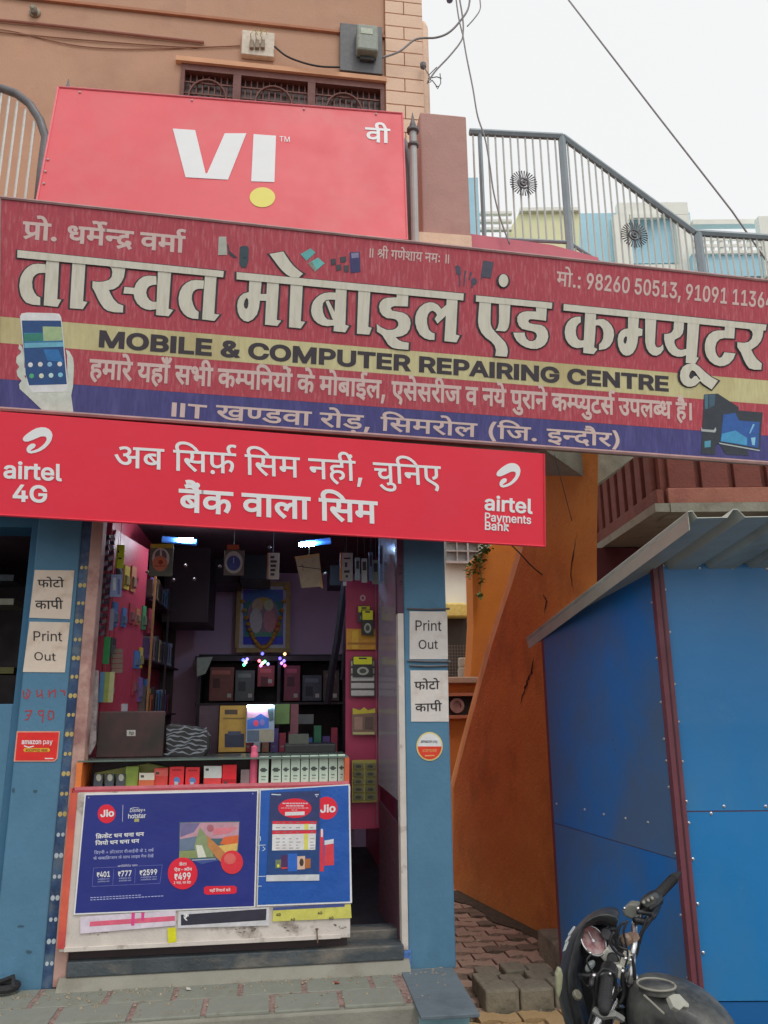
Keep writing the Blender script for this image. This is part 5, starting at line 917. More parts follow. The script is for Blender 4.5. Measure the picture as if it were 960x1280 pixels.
# right poster
J2 = [(325, 987), (437, 980), (440, 1128.5), (321, 1133)]
t = thing('telecom_poster', pc.at(380, 1130), 'bright blue glossy poster with a red logo, right on the counter front', 'poster')
b = MB(); slab(b, pc, J2, .0015, .0035); obj('poster_sheet', b, m_print_white, t)
pic(m_jblue2, [(326, 988), (435.5, 981.5), (437.5, 1126.5), (322, 1131)], .0044, 'poster_face', t, pc)
pic(m_jred, ell(408, 1010, 13.8, 14.2), .005, 'logo_disc', t, pc); ptext('jio', (400, 1015.5), (419.5, 1014.5), 9, m_print_white, t, hh=.0055, bold=20)
pic(P(200, 48, 56), [(400, 1038), (404, 1037), (404.5, 1089), (399.5, 1089)], .005, 'picture', t, pc); pic(P(190, 56, 64), [(406, 1056), (417, 1054), (417.5, 1081), (405, 1082)], .005, 'picture', t, pc); pic(P(190, 190, 196), [(405.5, 1050.5), (417, 1048.5), (417, 1054), (405.5, 1056)], .005, 'picture', t, pc)
pic(P(190, 196, 200), [(401, 1036), (403.5, 1036), (403.6, 1046), (401, 1046)], .0053, 'picture', t, pc)
strokes(pc, [[(323, 1046), (326, 1045.8)], [(325.5, 1046), (325.5, 1051)], [(322, 1056.5), (332, 1056)], [(324, 1056.5), (324, 1063)], [(328.5, 1058), (331.5, 1061), (328, 1063.4)], [(321.5, 1095.5), (332, 1095)], [(321.5, 1098.5), (323, 1098.5)], [(321, 1107.5), (327, 1107.3)]], .8, P(180, 190, 215), 'print_mark', t, .0052)
# leaflet stuck over it
lf = thing('tariff_leaflet', pc.at(367, 1100), 'dark blue tariff leaflet with a red oval, stuck over the bright blue poster', 'leaflet')
LQ = [(338, 990.5), (400, 987.5), (398.5, 1100), (333, 1101.5)]
b = MB(); slab(b, pc, LQ, .001, .0075); obj('leaflet_sheet', b, P(34, 62, 110, .4), lf)
def L8(pts): return [(320 + x / 8, 985 + y / 8) for x, y in pts]
pic(P(44, 52, 92), L8([(145, 48), (640, 35), (630, 325), (132, 330)]), .0078, 'picture', lf, pc)
pic(m_jred, L8(ell(388, 200, 166, 98, 28)), .0082, 'picture', lf, pc)
b = MB()
for x0, x1, y, hh_ in ((265, 520, 152, 12), (300, 480, 176, 12), (250, 530, 198, 6), (355, 425, 218, 6)):
    x = x0
    while x < x1 - 10:
        w_ = random.uniform(16, 34); print_poly(b, pc, L8([(x, y - hh_ / 2), (min(x + w_, x1), y - hh_ / 2), (min(x + w_, x1), y + hh_ / 2), (x, y + hh_ / 2)]), .0088); x += w_ + 6
obj('small_print', b, P(220, 170, 176), lf, kind='flat')
pic(P(206, 200, 200), L8([(290, 238), (485, 232), (485, 268), (290, 274)]), .0088, 'picture', lf, pc)
pic(P(190, 40, 54), L8([(165, 328), (605, 328), (605, 358), (165, 358)]), .0084, 'picture', lf, pc); pic(P(200, 192, 190), L8([(165, 358), (600, 355), (600, 415), (163, 420)]), .0082, 'picture', lf, pc)
pic(P(190, 40, 54), L8([(165, 425), (600, 420), (600, 452), (165, 460)]), .0084, 'picture', lf, pc); pic(P(200, 192, 190), L8([(163, 460), (598, 452), (592, 615), (160, 622)]), .0082, 'picture', lf, pc)
pic(P(206, 188, 90), L8([(482, 357), (524, 356), (524, 414), (482, 416)]), .0086, 'picture', lf, pc); pic(P(206, 188, 90), L8([(480, 456), (522, 455), (518, 612), (478, 614)]), .0086, 'picture', lf, pc)
b = MB()
for y in (343, 395, 440, 505, 538, 568, 598):
    for x in (200, 265, 330, 400, 540):
        w_ = random.uniform(20, 44); print_poly(b, pc, L8([(x, y - 3), (x + w_, y - 4), (x + w_, y + 2), (x, y + 3)]), .009)
obj('small_print', b, P(120, 110, 112), lf, kind='flat')
for i, (c, q) in enumerate([((100, 110, 80), (195, 715, 250, 800)), ((70, 40, 80), (250, 670, 320, 812)), ((40, 90, 170), (318, 655, 412, 832)), ((190, 160, 140), (412, 680, 490, 812)), ((150, 90, 50), (488, 705, 545, 800))]):
    x0, y0, x1, y1 = q; pic(P(*c), L8([(x0, y0), (x1, y0 - 4), (x1, y1 - 4), (x0, y1)]), .0082 + .0002 * i, 'picture', lf, pc)
pic(P(60, 50, 44), L8(ell(455, 740, 22, 40, 10)), .0094, 'picture', lf, pc); pic(P(200, 190, 80), L8(ell(222, 775, 14, 18, 8)), .0094, 'picture', lf, pc); pic(P(206, 60, 60), L8([(255, 790), (315, 788), (315, 802), (255, 805)]), .0094, 'picture', lf, pc)
pic(P(176, 178, 180), L8([(103, 868), (632, 860), (632, 922), (100, 930)]), .0084, 'picture', lf, pc)
strokes(pc, [L8([(155, 62), (250, 66)]), L8([(588, 66), (625, 64)]), L8([(600, 82), (612, 82)])], 1.3, P(170, 180, 200), 'print_mark', lf, .0084)
# strips below the posters
def A3(x, y): return (80 + x / 3.692, 970 + y / 3.692)
s = thing('pasted_strip', pc.at(160, 1165), 'white and pink paper strip pasted low on the counter, at its left', 'poster')
b = MB(); slab(b, pc, [A3(75, 650), A3(515, 620), A3(515, 690), A3(75, 728)], .0012, .0003); obj('paper_sheet', b, P(186, 176, 186), s)
pic(P(190, 84, 108), [A3(120, 672), A3(512, 645), A3(512, 668), A3(118, 694)], .0009, 'print_band', s, pc)
pic(P(196, 60, 120), [A3(312, 630), A3(328, 630), A3(324, 690), A3(310, 690)], .0012, 'print_mark', s, pc); pic(P(196, 60, 120), [A3(357, 630), A3(372, 630), A3(368, 668), A3(357, 668)], .0012, 'print_mark', s, pc)
s = thing('pasted_strip', pc.at(280, 1160), 'white sheet with a black band and rupee sign, pasted low on the counter', 'poster')
b = MB(); slab(b, pc, [A3(528, 625), A3(948, 605), A3(948, 690), A3(525, 702)], .0012, .0003); obj('paper_sheet', b, P(176, 174, 176), s)
pic(P(44, 42, 54), [A3(540, 640), A3(935, 612), A3(932, 665), A3(540, 690)], .0009, 'print_band', s, pc)
ptext('rs', (229, 1150.5), (236.5, 1150.2), 8, m_print_white, s, hh=.0016, bold=10)
s = thing('pasted_strip', pc.at(390, 1150), 'yellow paper strip with black 4G marks, pasted low on the counter at its right', 'poster')
def A4(x, y): return (290 + x / 3.692, 970 + y / 3.692)
b = MB(); slab(b, pc, [A4(190, 612), A4(548, 592), A4(552, 655), A4(188, 672)], .0012, .0002); obj('paper_sheet', b, P(176, 172, 84), s)
pic(P(60, 70, 120), [A4(190, 607), A4(520, 588), A4(520, 603), A4(190, 620)], .0008, 'print_band', s, pc)
for x, y in ((345, 1145), (397, 1143), (363, 1151), (411, 1149.5)): ptext('g4', (x, y), (x + 6, y - .3), 3.4, m_ink, s, hh=.0014, bold=14)
pic(P(190, 186, 30), [A3(478, 702), A3(515, 698), A3(520, 765), A3(480, 772)], .0006, 'yellow_scrap', CO, pc)
for (x0, y0, n) in ((112, 1166, 12), (295, 1163, 14), (420, 1158, 8), (350, 1161, 5)):
    b = MB()
    for i in range(n):
        x = x0 + random.uniform(-2, 24); y = y0 + random.uniform(-2.5, 3); r_ = random.uniform(.3, 1.4)
        print_poly(b, pc, [(x + r_ * 2 * random.uniform(.3, 1) * cos(a * 1.05), y + r_ * .7 * random.uniform(.4, 1) * sin(a * 1.05)) for a in range(6)], -.0065 + .0012)
    obj('chipped_paint', b, P(70, 64, 60), CO, kind='flat')
b = MB(); b.tube([pc.at(396, 1161, .006), pc.at(397, 1178, .008)], .0035, 6); b.lathe(pc.at(396, 1161, .006), (0, 0, 1), [(.008, -.003), (.008, .003)], 8); obj('hasp', b, P(96, 76, 60), CO)

# packs standing in the display case
def pack(px0, px1, ytop, w, mat, label, art=None, ybot=983, name='boxed_pack', depth=.03, cat='pack', group='packs in the counter display case'):
    u0 = fp(px0, 965, w)[0]; u1 = fp(px1, 965, w)[0]; vt = v_of((px0 + px1) / 2, ytop, w)
    t = thing(name, F((u0 + u1) / 2, vC + .0125, w + depth / 2), label, cat, group)
    b = MB(); b.box(F, u0, u1, vC + .0125, vt, w, w + depth); obj('carton', b, mat, t, bevel=.001)
    if art: art(t, fplane(w), px0, px1, ytop)
    return t
def sq(x0, y0, x1, y1): return [(x0, y0), (x1, y0), (x1, y1), (x0, y1)]
def white_art(t, pl, x0, x1, y):
    pic(P(48, 60, 54), sq(x0 + 1.5, y + 15.5, x1 - 1.5, y + 17.5), .001, 'print_mark', t, pl); pic(P(60, 70, 66), sq(x0 + 3, y + 14, x1 - 3.5, y + 19), .0012, 'print_mark', t, pl)
    pic(P(90, 110, 100), sq(x0 + 3, y + 24, x1 - 3, y + 25.5), .001, 'print_mark', t, pl); pic(P(110, 120, 116), sq(x0 + 3, y + 28, x1 - 4, y + 29), .001, 'print_mark', t, pl)
xw = [323, 338.5, 352, 363, 375.5, 386.5, 398.5, 410.5, 422, 432]
ords = ['first', 'second', 'third', 'fourth', 'fifth', 'sixth', 'seventh', 'eighth', 'ninth']
for i in range(9): pack(xw[i] + .5, xw[i + 1] - (3 if i == 0 else .6), 946 - i * .35, .0 + .004 * (i % 2), P(168, 186, 170), 'slim white and green pack in the display case, %s of nine from the left' % ords[i], white_art, name='white_pack', group='slim white packs in the display case')
def red_art(t, pl, x0, x1, y):
    xm = (x0 + x1) / 2; pic(P(70, 110, 160), ell(xm, y + 17, 4, 4.5, 10), .001, 'print_mark', t, pl); pic(P(150, 170, 180), sq(xm - 3, y + 18.5, xm + 1.5, y + 23), .0013, 'print_mark', t, pl); pic(P(150, 20, 28), sq(x0 + 3, y + 3, x1 - 3, y + 5), .001, 'print_mark', t, pl)
def mix_art(c, y0, y1):
    def f(t, pl, x0, x1, y): pic(P(*c), sq(x0, y + y0, x1, y + y1), .001, 'print_mark', t, pl); pic(P(60, 66, 60), sq(x0 + 2, y + y0 + 3, x0 + 6, y + y0 + 6), .0013, 'print_mark', t, pl)
    return f
pack(212, 230, 958.5, .01, P(196, 44, 50), 'red pack with a blue device picture, left one of two', red_art)
pack(232, 249.5, 959, .01, P(196, 44, 50), 'red pack with a blue device picture, right of its twin', red_art)
pack(255, 277, 957.5, .02, P(190, 60, 60), 'box with a pale top and red foot in the display case', mix_art((180, 196, 186), 0, 15))
pack(278, 295.5, 956, .012, P(206, 30, 40), 'plain bright red pack left of the pink tube', mix_art((150, 20, 30), 18, 22))
pack(193, 210, 960, .03, P(190, 68, 60), 'dull red pack behind the white card', mix_art((200, 92, 84), 2, 10))
pack(174, 193, 966, .015, P(176, 96, 60), 'pack with a white top and orange foot in the display case', mix_art((186, 186, 170), 0, 9))
pack(157, 173, 958, .035, P(120, 146, 60), 'green pack in the display case, right of the grey headset packs', None)
for i, x in enumerate((118, 132, 146)): pack(x, x + 11, 968, .02, P(60, 70, 76), 'dark blister pack with a pale bulb, %s of three in the case' % ords[i], lambda t, pl, x0, x1, y: pic(P(150, 156, 140), ell((x0 + x1) / 2, y + 4, 3.4, 4.5, 10), .001, 'print_mark', t, pl))
pack(301, 312, 962, .03, P(120, 110, 110), 'grey pack just left of the pink tube', None)
b = MB(); c0 = F(fp(317, 965, .02)[0], vC + .0125, .04); b.lathe(c0, (0, 0, 1), [(.02, 0), (.021, .01), (.021, .15), (.017, .165), (.017, .19), (.002, .2)], 14)
tag(obj('pink_tube', b, P(190, 84, 110), None, smooth=False), 'dusky pink cylinder standing in the display case beside the white packs', 'tube')
b = MB(); b.prism([FP(x, y, .10) for x, y in ((118, 980), (118, 966), (150, 960), (185, 954), (215, 960), (230, 980))], FW * .03)
tag(obj('green_pouch', b, P(128, 132, 70), None, bevel=.005), 'olive green plastic pouch lying behind the packs in the display case', 'pouch')

# ------------------------------------------------------------------ inside the shop
vGt = vG + .009
def card(px0, py0, px1, py1, w, mat, label, name='hanging_pack', parts=(), cat='pack', group=None, t_=.012, hook=True):
    t = thing(name, FP((px0 + px1) / 2, py1, w), label, cat, group)
    b = MB(); b.fb(px0, py0, px1, py1, w, w + t_); obj('card', b, mat, t, bevel=.001)
    pl = fplane(w)
    for i, (c, pts) in enumerate(parts): pic(P(*c) if isinstance(c, tuple) else c, pts, .0012 + .0006 * i, 'print_mark', t, pl)
    if hook:
        b = MB(); A = FP((px0 + px1) / 2, py0 + 1, w + .005); B = A.copy(); B.z = min(A.z + .25, 3.155); b.tube([A, B], .0015, 4); obj('string', b, m_cord, t)
    return t
# laptops, bags on the counter top
t = thing('laptop', FP(160, 946, .12), 'dark brown laptop lid with a small silver badge, standing on the counter', 'laptop')
b = MB(); b.fb(121, 889, 205, 947, .12, .14); obj('lid', b, M('dark brown laptop lid', (.028, .022, .018), .35, .3, 3, c2=(.13, .03, .035), c2amt=.8), t, bevel=.006)  # red patches in the lid colour imitate a reflection
pic(P(150, 146, 140), sq(158.5, 912.5, 169.5, 920), .0012, 'badge', t, fplane(.12)); b = MB(); text(b, 'hp', fplane(.12), (161, 918), (167, 918), 4.2, .0022, bold=8, italic=.2); obj('lettering', b, m_ink, t, kind='flat')
b = MB(); b.fb(115, 947, 300, 950.5, .05, .3); tag(obj('keyboard_tray', b, m_black, None, bevel=.003), 'thin black laptop base lying on the counter top', 'laptop base')
# zebra bag: striped pieces as print
t = thing('zebra_bag', FP(235, 946, .16), 'black and grey zebra striped bag behind the display case', 'bag')
b = MB(); b.prism([FP(x, y, .16) for x, y in ((206, 945), (205, 908), (212, 905), (245, 908), (257, 911), (263, 920), (262, 936), (256, 946))], FW * .08); obj('bag_body', b, m_black, t, bevel=.012)
zb = MB()
for k_ in range(7):
    y = 911 + k_ * 5.0; pts = []; low = []
    for i in range(12):
        x = 208 + i * 4.6 - (3 if k_ > 5 else 0)
        yy = y + 1.6 * sin(i * .9 + k_ * 1.3) + 1.0 * sin(i * 2.1 + k_)
        th = .85 + .5 * sin(i * 1.7 + k_ * 2); pts.append((x, yy - th)); low.append((x, yy + th))
    print_poly(zb, fplane(.16), pts + low[::-1], .002)
obj('stripes', zb, P(104, 108, 114), t, kind='flat')
# boxes and packets behind the counter
card(274, 882, 308, 940, .45, P(150, 118, 52), 'mustard yellow box with a dark pot print, standing behind the counter', 'yellow_box', [((60, 48, 40), sq(281, 887, 297, 893)), ((104, 84, 40), sq(279, 897, 306, 899)), ((36, 40, 60), sq(281, 917, 305, 934)), ((56, 60, 80), sq(285, 914, 301, 919))], 'box', None, .12, hook=False)
card(248, 882, 273, 945, .5, P(56, 38, 50), 'dull purple board leaning behind the zebra bag', 'board', (), 'board', None, .02, hook=False)
card(308, 881, 343, 928, .4, P(126, 140, 160), 'bright pink and blue packet lit by a small tube lamp, behind the counter', 'bright_packet', [((196, 150, 180), sq(309, 884, 336, 897)), ((50, 90, 170), [(309, 900), (318, 897), (326, 892), (336, 898), (336, 910), (309, 912)]), ((190, 60, 90), ell(320, 904, 3.4, 4, 10)), ((110, 100, 160), ell(328, 903, 3, 4, 10)), ((70, 82, 100), sq(309, 913, 324, 927)), ((130, 124, 110), sq(324, 912, 342, 927)), ((60, 80, 90), [(334, 886), (341, 884), (342, 900), (337, 902)])], 'packet', None, .03, hook=False)
card(344, 880, 362, 905, .55, P(92, 120, 70), 'green packet right of the bright packet behind the counter', 'green_packet', (), 'packet', None, .03, hook=False)
card(363, 880, 373, 920, .55, P(104, 60, 70), 'dull pink packet right of the green one behind the counter', 'pink_packet', (), 'packet', None, .03, hook=False)
card(372, 893, 392, 905, .8, P(82, 86, 90), 'grey sheet fixed low on the dark cabinet', 'grey_sheet', (), 'sheet', None, .02, hook=False)
card(361, 918, 386, 931, .35, P(70, 74, 66), 'small grey printer box on the counter at the right', 'small_box', (), 'box', None, .1, hook=False)
b = MB(); b.fb(356, 930, 420, 942, .3, .5); tag(obj('printer', b, m_black, None, bevel=.008), 'low black printer on the counter at the right', 'printer')
# dark cabinet on the back wall, shelves
cab = thing('back_cabinet', F(fp(310, 940, 2.5)[0], PLAT + .06, 2.6), 'dark open cabinet with shelves against the mauve back wall', 'cabinet')
for q in ((244, 820, 432, 826, 2.55, 3.0), (244, 878, 432, 881, 2.55, 3.0)):
    b = MB(); b.fb(*q); obj('shelf', b, m_dark, cab)
b = MB(); b.fb(244, 818, 432, 1010, 2.95, 3.05); obj('back_panel', b, M('dark maroon panel', (.028, .014, .016), .6, .3, 3), cab)
for x in (244, 345, 428):
    b = MB(); b.fb(x, 826, x + 4, 1010, 2.56, 2.94); obj('side_panel', b, m_dark, cab)
for i, (x0, y0, x1, y1, c, la) in enumerate([(262, 834, 292, 876, (70, 40, 34), 'dull brown carton on the upper cabinet shelf, left'), (294, 838, 318, 876, (52, 54, 50), 'dark grey carton on the upper cabinet shelf'), (322, 832, 343, 858, (86, 40, 42), 'red brown carton under the fairy lights'), (355, 832, 375, 876, (74, 34, 40), 'maroon carton on the upper cabinet shelf, right'), (378, 844, 402, 876, (42, 44, 46), 'charcoal carton on the upper cabinet shelf, far right'), (404, 838, 424, 876, (50, 40, 34), 'brown carton at the right end of the upper cabinet shelf')]):
    card(x0, y0, x1, y1, 2.6, P(*[int(v_ * 1.7) for v_ in c]), la, 'carton', (((tuple(int(v_ * 2.4) for v_ in c)), sq(x0 + 3, y0 + 4, x1 - 4, y0 + 9)), (tuple(int(v_ * 1.1) for v_ in c), sq(x0 + 4, y0 + 14, x0 + 13, y0 + 26)), ((170, 166, 150), sq(x1 - 8, y1 - 9, x1 - 3, y1 - 4))), 'box', 'cartons on the cabinet shelf', .2, hook=False)
b = MB(); b.prism([FP(x, y, 2.5) for x, y in ((246, 822), (266, 821), (257, 842), (246, 846))], FW * .004); tag(obj('paper_corner', b, P(160, 168, 150), None), 'pale torn paper hanging at the left end of the cabinet', 'paper')
# upper dark wall cupboard
b = MB(); b.fb(205, 668, 262, 778, 1.9, 2.6); tag(obj('wall_cupboard', b, m_dark, None, bevel=.005), 'black wall cupboard high in the left back corner of the shop', 'cupboard')
b = MB(); b.fb(262, 672, 300, 728, 2.4, 3.0); tag(obj('wall_cupboard', b, m_dark, None, bevel=.005), 'dark loft box beside the black wall cupboard', 'cupboard')
b = MB(); b.fb(300, 690, 338, 724, 2.2, 2.8); tag(obj('speaker_box', b, m_black, None, bevel=.005), 'black box fixed high above the framed picture', 'box')
b = MB(); b.fb(412, 706, 430, 732, 1.6, 1.9); tag(obj('speaker_box', b, m_black, None, bevel=.005), 'small black box behind the hanging cards at the right', 'box')
# framed picture with garland
fr = thing('framed_picture', FP(330, 816, 2.9), 'gold framed blue picture with an orange garland on the mauve back wall', 'picture')
pw = fplane(2.93)
for q in ((295, 727, 363, 732), (295, 810, 363, 815.5), (295, 732.1, 300, 809.9), (357.5, 732.1, 363, 809.9)):
    b = MB(); b.fb(*q, 2.93, 3.0); obj('frame', b, P(176, 146, 84), fr)
b = MB(); b.fb(300, 732, 357.5, 810, 2.96, 2.99); obj('picture_panel', b, P(210, 206, 214), fr)
pq = fplane(2.96)
for i, (c, pts) in enumerate([((90, 96, 230), sq(304, 737, 354, 806)), ((70, 110, 170), ell(329, 748, 23, 12, 18)), ((60, 130, 110), sq(306, 752, 352, 796)), ((150, 120, 130), ell(329, 770, 20, 24, 20)), ((210, 170, 90), ell(329, 752, 12, 5, 16)), ((70, 60, 150), ell(312, 782, 5, 9, 10)), ((190, 80, 90), ell(346, 783, 5, 9, 10)), ((90, 150, 120), ell(329, 795, 17, 5, 14)), ((220, 170, 130), ell(322, 757, 7, 8, 12)), ((200, 190, 180), ell(320, 776, 8, 16, 12)), ((220, 130, 130), ell(337, 776, 8, 15, 12)), ((230, 190, 150), ell(336, 757, 6, 7, 12)), ((50, 60, 190), sq(304, 796, 354, 805))]):
    pic(P(*c), pts, .001 + .001 * i, 'picture', fr, pq)
ga = thing('flower_garland', FP(328, 812, 2.9), 'orange marigold garland draped over the framed picture', 'garland')
mg = P(240, 140, 40)
for i in range(26):
    s_ = i / 25.0; x = 301 + 56 * s_; y = 735 + 74 * (1 - (2 * s_ - 1) ** 2) ** .8
    b = MB(); c0 = FP(x, y, 2.905); b.lathe(c0 - FW * -.0, (0, 0, 1), [(.004, -.02), (.021, -.008), (.021, .008), (.004, .02)], 7); obj('flower', b, mg, ga)
# hanging items under the ceiling
def lamp(px0, y, px1, w, r, label, col_, estr, bar=None, y1=None):
    t = thing('tube_lamp', FP((px0 + px1) / 2, y, w), label, 'lamp')
    A, B = FP(px0, y, w), FP(px1, y if y1 is None else y1, w)
    b = MB(); b.tube([A, B], r, 10); obj('tube', b, M('lit tube ' + label[:12], (.8, .85, .9), .3, 0, emit=col_, estr=estr), t)
    if bar:
        A, B = FP(bar[0], bar[2], w + .03), FP(bar[1], bar[3], w + .03)
        b = MB(); b.tube([A, B], .022, 8); obj('batten', b, M('blue lit batten', S(60, 110, 200), .4, .05, emit=(.05, .2, .6), estr=.35), t)
    return t
lamp(223, 674.5, 241, .9, .011, 'short white tube lamp in a blue batten under the dark ceiling', (.85, .93, 1.0), 260, (203, 246, 674, 678))
lamp(374, 681, 393, .9, .012, 'pale blue tube lamp hanging above the calendar', (.4, .6, .9), 420, (376, 413, 680, 676), 680)
lamp(309, 883, 341, .39, .006, 'thin white tube lamp over the bright packet', (.8, .95, 1.0), 34)
card(187, 680, 216, 720, .6, P(96, 104, 92), 'clear pack with a white ring handle and an orange round toy, hanging at the left', 'hanging_pack', [((176, 168, 60), sq(188, 680, 216, 685)), ((200, 206, 206), ell(201, 698, 11, 13, 20)), ((96, 104, 100), ell(201, 695, 7.5, 8, 18)), ((200, 206, 206), sq(200, 686, 202.5, 700)), ((206, 120, 90), ell(200, 704.5, 9.4, 9.8, 18)), ((150, 60, 44), ell(201, 703, 3, 3, 8)), ((170, 90, 70), sq(193, 707, 207, 708.4))], 'pack')
card(280, 688, 305, 719, .7, P(96, 92, 84), 'clear pack with a round blue clock face, hanging near the middle', 'hanging_pack', [((160, 160, 156), ell(292, 703, 11.5, 14, 20)), ((56, 70, 130), ell(292, 704, 8.5, 9.5, 20)), ((150, 160, 190), sq(291.6, 697, 292.6, 704)), ((150, 72, 40), sq(284, 681, 299, 687))], 'pack')
card(334, 691, 349, 724, .8, P(176, 172, 160), 'white card with a column of dark print, hanging near the middle', 'hanging_card', [((150, 96, 60), sq(334, 691, 335.6, 724))] + [((56, 56, 58), sq(338, 695 + k_ * 5.4, 343 + (k_ * 7) % 4, 698 + k_ * 5.4)) for k_ in range(5)], 'card')
t = thing('wall_calendar', FP(388, 735, .75), 'cream hanging calendar tilted on its string below the blue lamp', 'calendar')
pcal = fplane(.75)
b = MB(); slab(b, pcal, [(369, 697), (399, 693), (403, 733), (377, 735)], .006, 0); obj('page', b, P(166, 158, 130), t); b = MB(); slab(b, pcal, [(368, 696), (399, 692), (401, 735), (404, 736), (399, 695), (370, 700)], .004, .003); obj('cover_edge', b, P(176, 150, 100), t)
strokes(pcal, [[(377, 706), (380, 710)], [(378, 711), (379, 713)], [(372, 708), (410, 713)]], .8, m_ink, 'print_mark', t, .008)
b = MB(); b.tube([pcal.at(386, 694), pcal.at(387, 684)], .003, 5); obj('string', b, P(120, 150, 130), t)
card(425, 691, 441, 726, .5, P(160, 156, 150), 'white card with orange edge and black figures, hanging right of the calendar', 'hanging_card', [((186, 110, 56), sq(425, 691, 427.5, 726)), ((52, 52, 54), sq(430, 697, 438, 699)), ((52, 52, 54), sq(431, 703, 434, 709)), ((52, 52, 54), sq(430, 713, 437, 716)), ((52, 52, 54), sq(432, 719, 435, 722))], 'card')
card(429, 727, 433, 732, .5, P(206, 210, 210), 'tiny white tag under the orange edged card', 'tag_card', (), 'tag')
for i, (x, y, w_, h_, c) in enumerate([(444, 697, 6, 28, (120, 140, 150)), (452, 698, 7, 30, (150, 160, 160)), (461, 690, 5, 36, (90, 110, 140)), (466, 700, 7, 30, (110, 120, 104)), (474, 682, 4, 46, (120, 150, 190)), (478, 700, 6, 14, (150, 156, 160))]):
    card(x, y, x + w_, y + h_, .3 + .02 * i, P(*c), ['pale slim blister pack left of the black one by the pink panel', 'light grid blister pack beside the pink panel top', 'blue grey charging cable pack near the door post', 'olive cable pack with a white tip near the door post', 'long pale blue cable pack nearest the door post', 'small white square tag on the hazy glass'][i], 'cable_pack', (((40, 44, 48), sq(x + 1.2, y + 4, x + w_ - 1.2, y + h_ * .5)),), 'pack', 'cable packs hanging at the right')
# crimson panel with cards on the right, seen beside the counter
pn = thing('display_panel', FP(455, 1050, .55), 'crimson display panel with cards, inside the doorway at the right', 'panel')
b = MB(); b.fb(432, 725, 474, 1036, .55, .57); obj('panel_board', b, M('pink crimson laminate', S(150, 46, 78), .5, .12, 2), pn)
pic(P(176, 150, 160), ell(453.5, 747.5, 3.6, 4, 14), .001, 'rosette', pn, fplane(.55)); pic(P(150, 46, 78), ell(453.5, 747.5, 1.7, 2, 10), .0016, 'rosette', pn, fplane(.55))
b = MB(); b.fb(470, 730, 471, 1030, .50, .505); obj('cable', b, P(130, 90, 100), pn)
def blister(x0, y0, x1, y1, head, label, w=.5, col2=(60, 60, 56)):
    card(x0, y0, x1, y1, w, P(*col2), label, 'earphone_pack', [(head, sq(x0 + 1, y0 + 1, x1 - 1, y0 + (y1 - y0) * .4)), ((36, 34, 38), sq(x0 + (x1 - x0) * .3, y0 + 2, x0 + (x1 - x0) * .7, y0 + 4)), ((150, 150, 140), ell((x0 + x1) / 2, y0 + (y1 - y0) * .72, (x1 - x0) * .3, (y1 - y0) * .2, 12)), ((60, 62, 60), ell((x0 + x1) / 2, y0 + (y1 - y0) * .72, (x1 - x0) * .18, (y1 - y0) * .12, 10))], 'pack', 'packs on the crimson panel', hook=False)
blister(447, 757, 463, 778, (206, 196, 30), 'yellow headed black pack, topmost on the crimson panel')
blister(452, 762, 467, 794, (206, 196, 30), 'tilted yellow pack with a black card, upper on the crimson panel', .47, (36, 36, 36))
card(433, 786, 470, 812, .52, P(180, 128, 36), 'amber yellow wide card below the tilted yellow pack', 'amber_card', [((206, 150, 40), sq(440, 788, 448, 811)), ((150, 96, 30), sq(434, 803, 469, 806))], 'card', hook=False)
blister(441, 820, 466, 846, (206, 196, 30), 'yellow topped pack with black blister above the white set', .48, (40, 40, 38))
t = thing('hanging_card', FP(453, 872, .5), 'white multi-bay card with round shapes behind the yellow topped pack', 'card')
b = MB(); b.fb(438, 824, 469, 871, .51, .52); obj('card', b, P(70, 62, 60), t)
for k_ in range(5):
    b = MB(); b.fb(439, 826 + k_ * 9.2, 468, 833 + k_ * 9.2, .50, .51); obj('bay', b, P(166, 162, 160), t, bevel=.004)
card(440, 886, 470, 919, .5, P(110, 84, 72), 'brownish earphone card with a yellow crest on the crimson panel', 'hanging_card', [((176, 160, 50), [(441, 885), (450, 888), (455, 884), (460, 888), (469, 885), (469, 891), (441, 893)]), ((140, 110, 96), sq(443, 896, 453, 912)), ((84, 66, 60), sq(456, 896, 466, 912)), ((166, 156, 110), sq(441, 915, 468, 918))], 'card', hook=False)
gridc = thing('hanging_card', FP(455, 1004, .5), 'olive yellow card with a grid of small boxes, lowest on the crimson panel', 'card')
b = MB(); b.fb(440, 950, 472, 1003, .51, .52); obj('card', b, P(150, 140, 70), gridc)
for i in range(2):
    for j in range(5):
        b = MB(); x = 442 + 15 * i; y = 954 + 9.6 * j; b.fb(x, y, x + 12.5, y + 7.6, .495, .51); obj('bay', b, P(104, 104, 72), gridc, bevel=.002)
        pic(P(60, 58, 50), ell(x + 6, y + 4, 4, 2.2, 8), .001, 'print_mark', gridc, fplane(.495))
# hazy glass side screen at the right of the doorway
gl = thing('glass_screen', FP(485, 1190, .1), 'hazy lilac glass screen just inside the right door post', 'screen')
b = MB(); b.prism([FP(473, 668, .45), FP(497, 668, .06), FP(497, 1000, .06), FP(473, 980, .45)], FU * .006); obj('pane', b, m_glass, gl)
b = MB(); b.prism([FP(474, 1000, .40), FP(497.5, 1030, .062), FP(497.5, 1180, .062), FP(474, 1140, .40)], FU * .006); obj('lower_panel', b, P(70, 44, 54), gl)
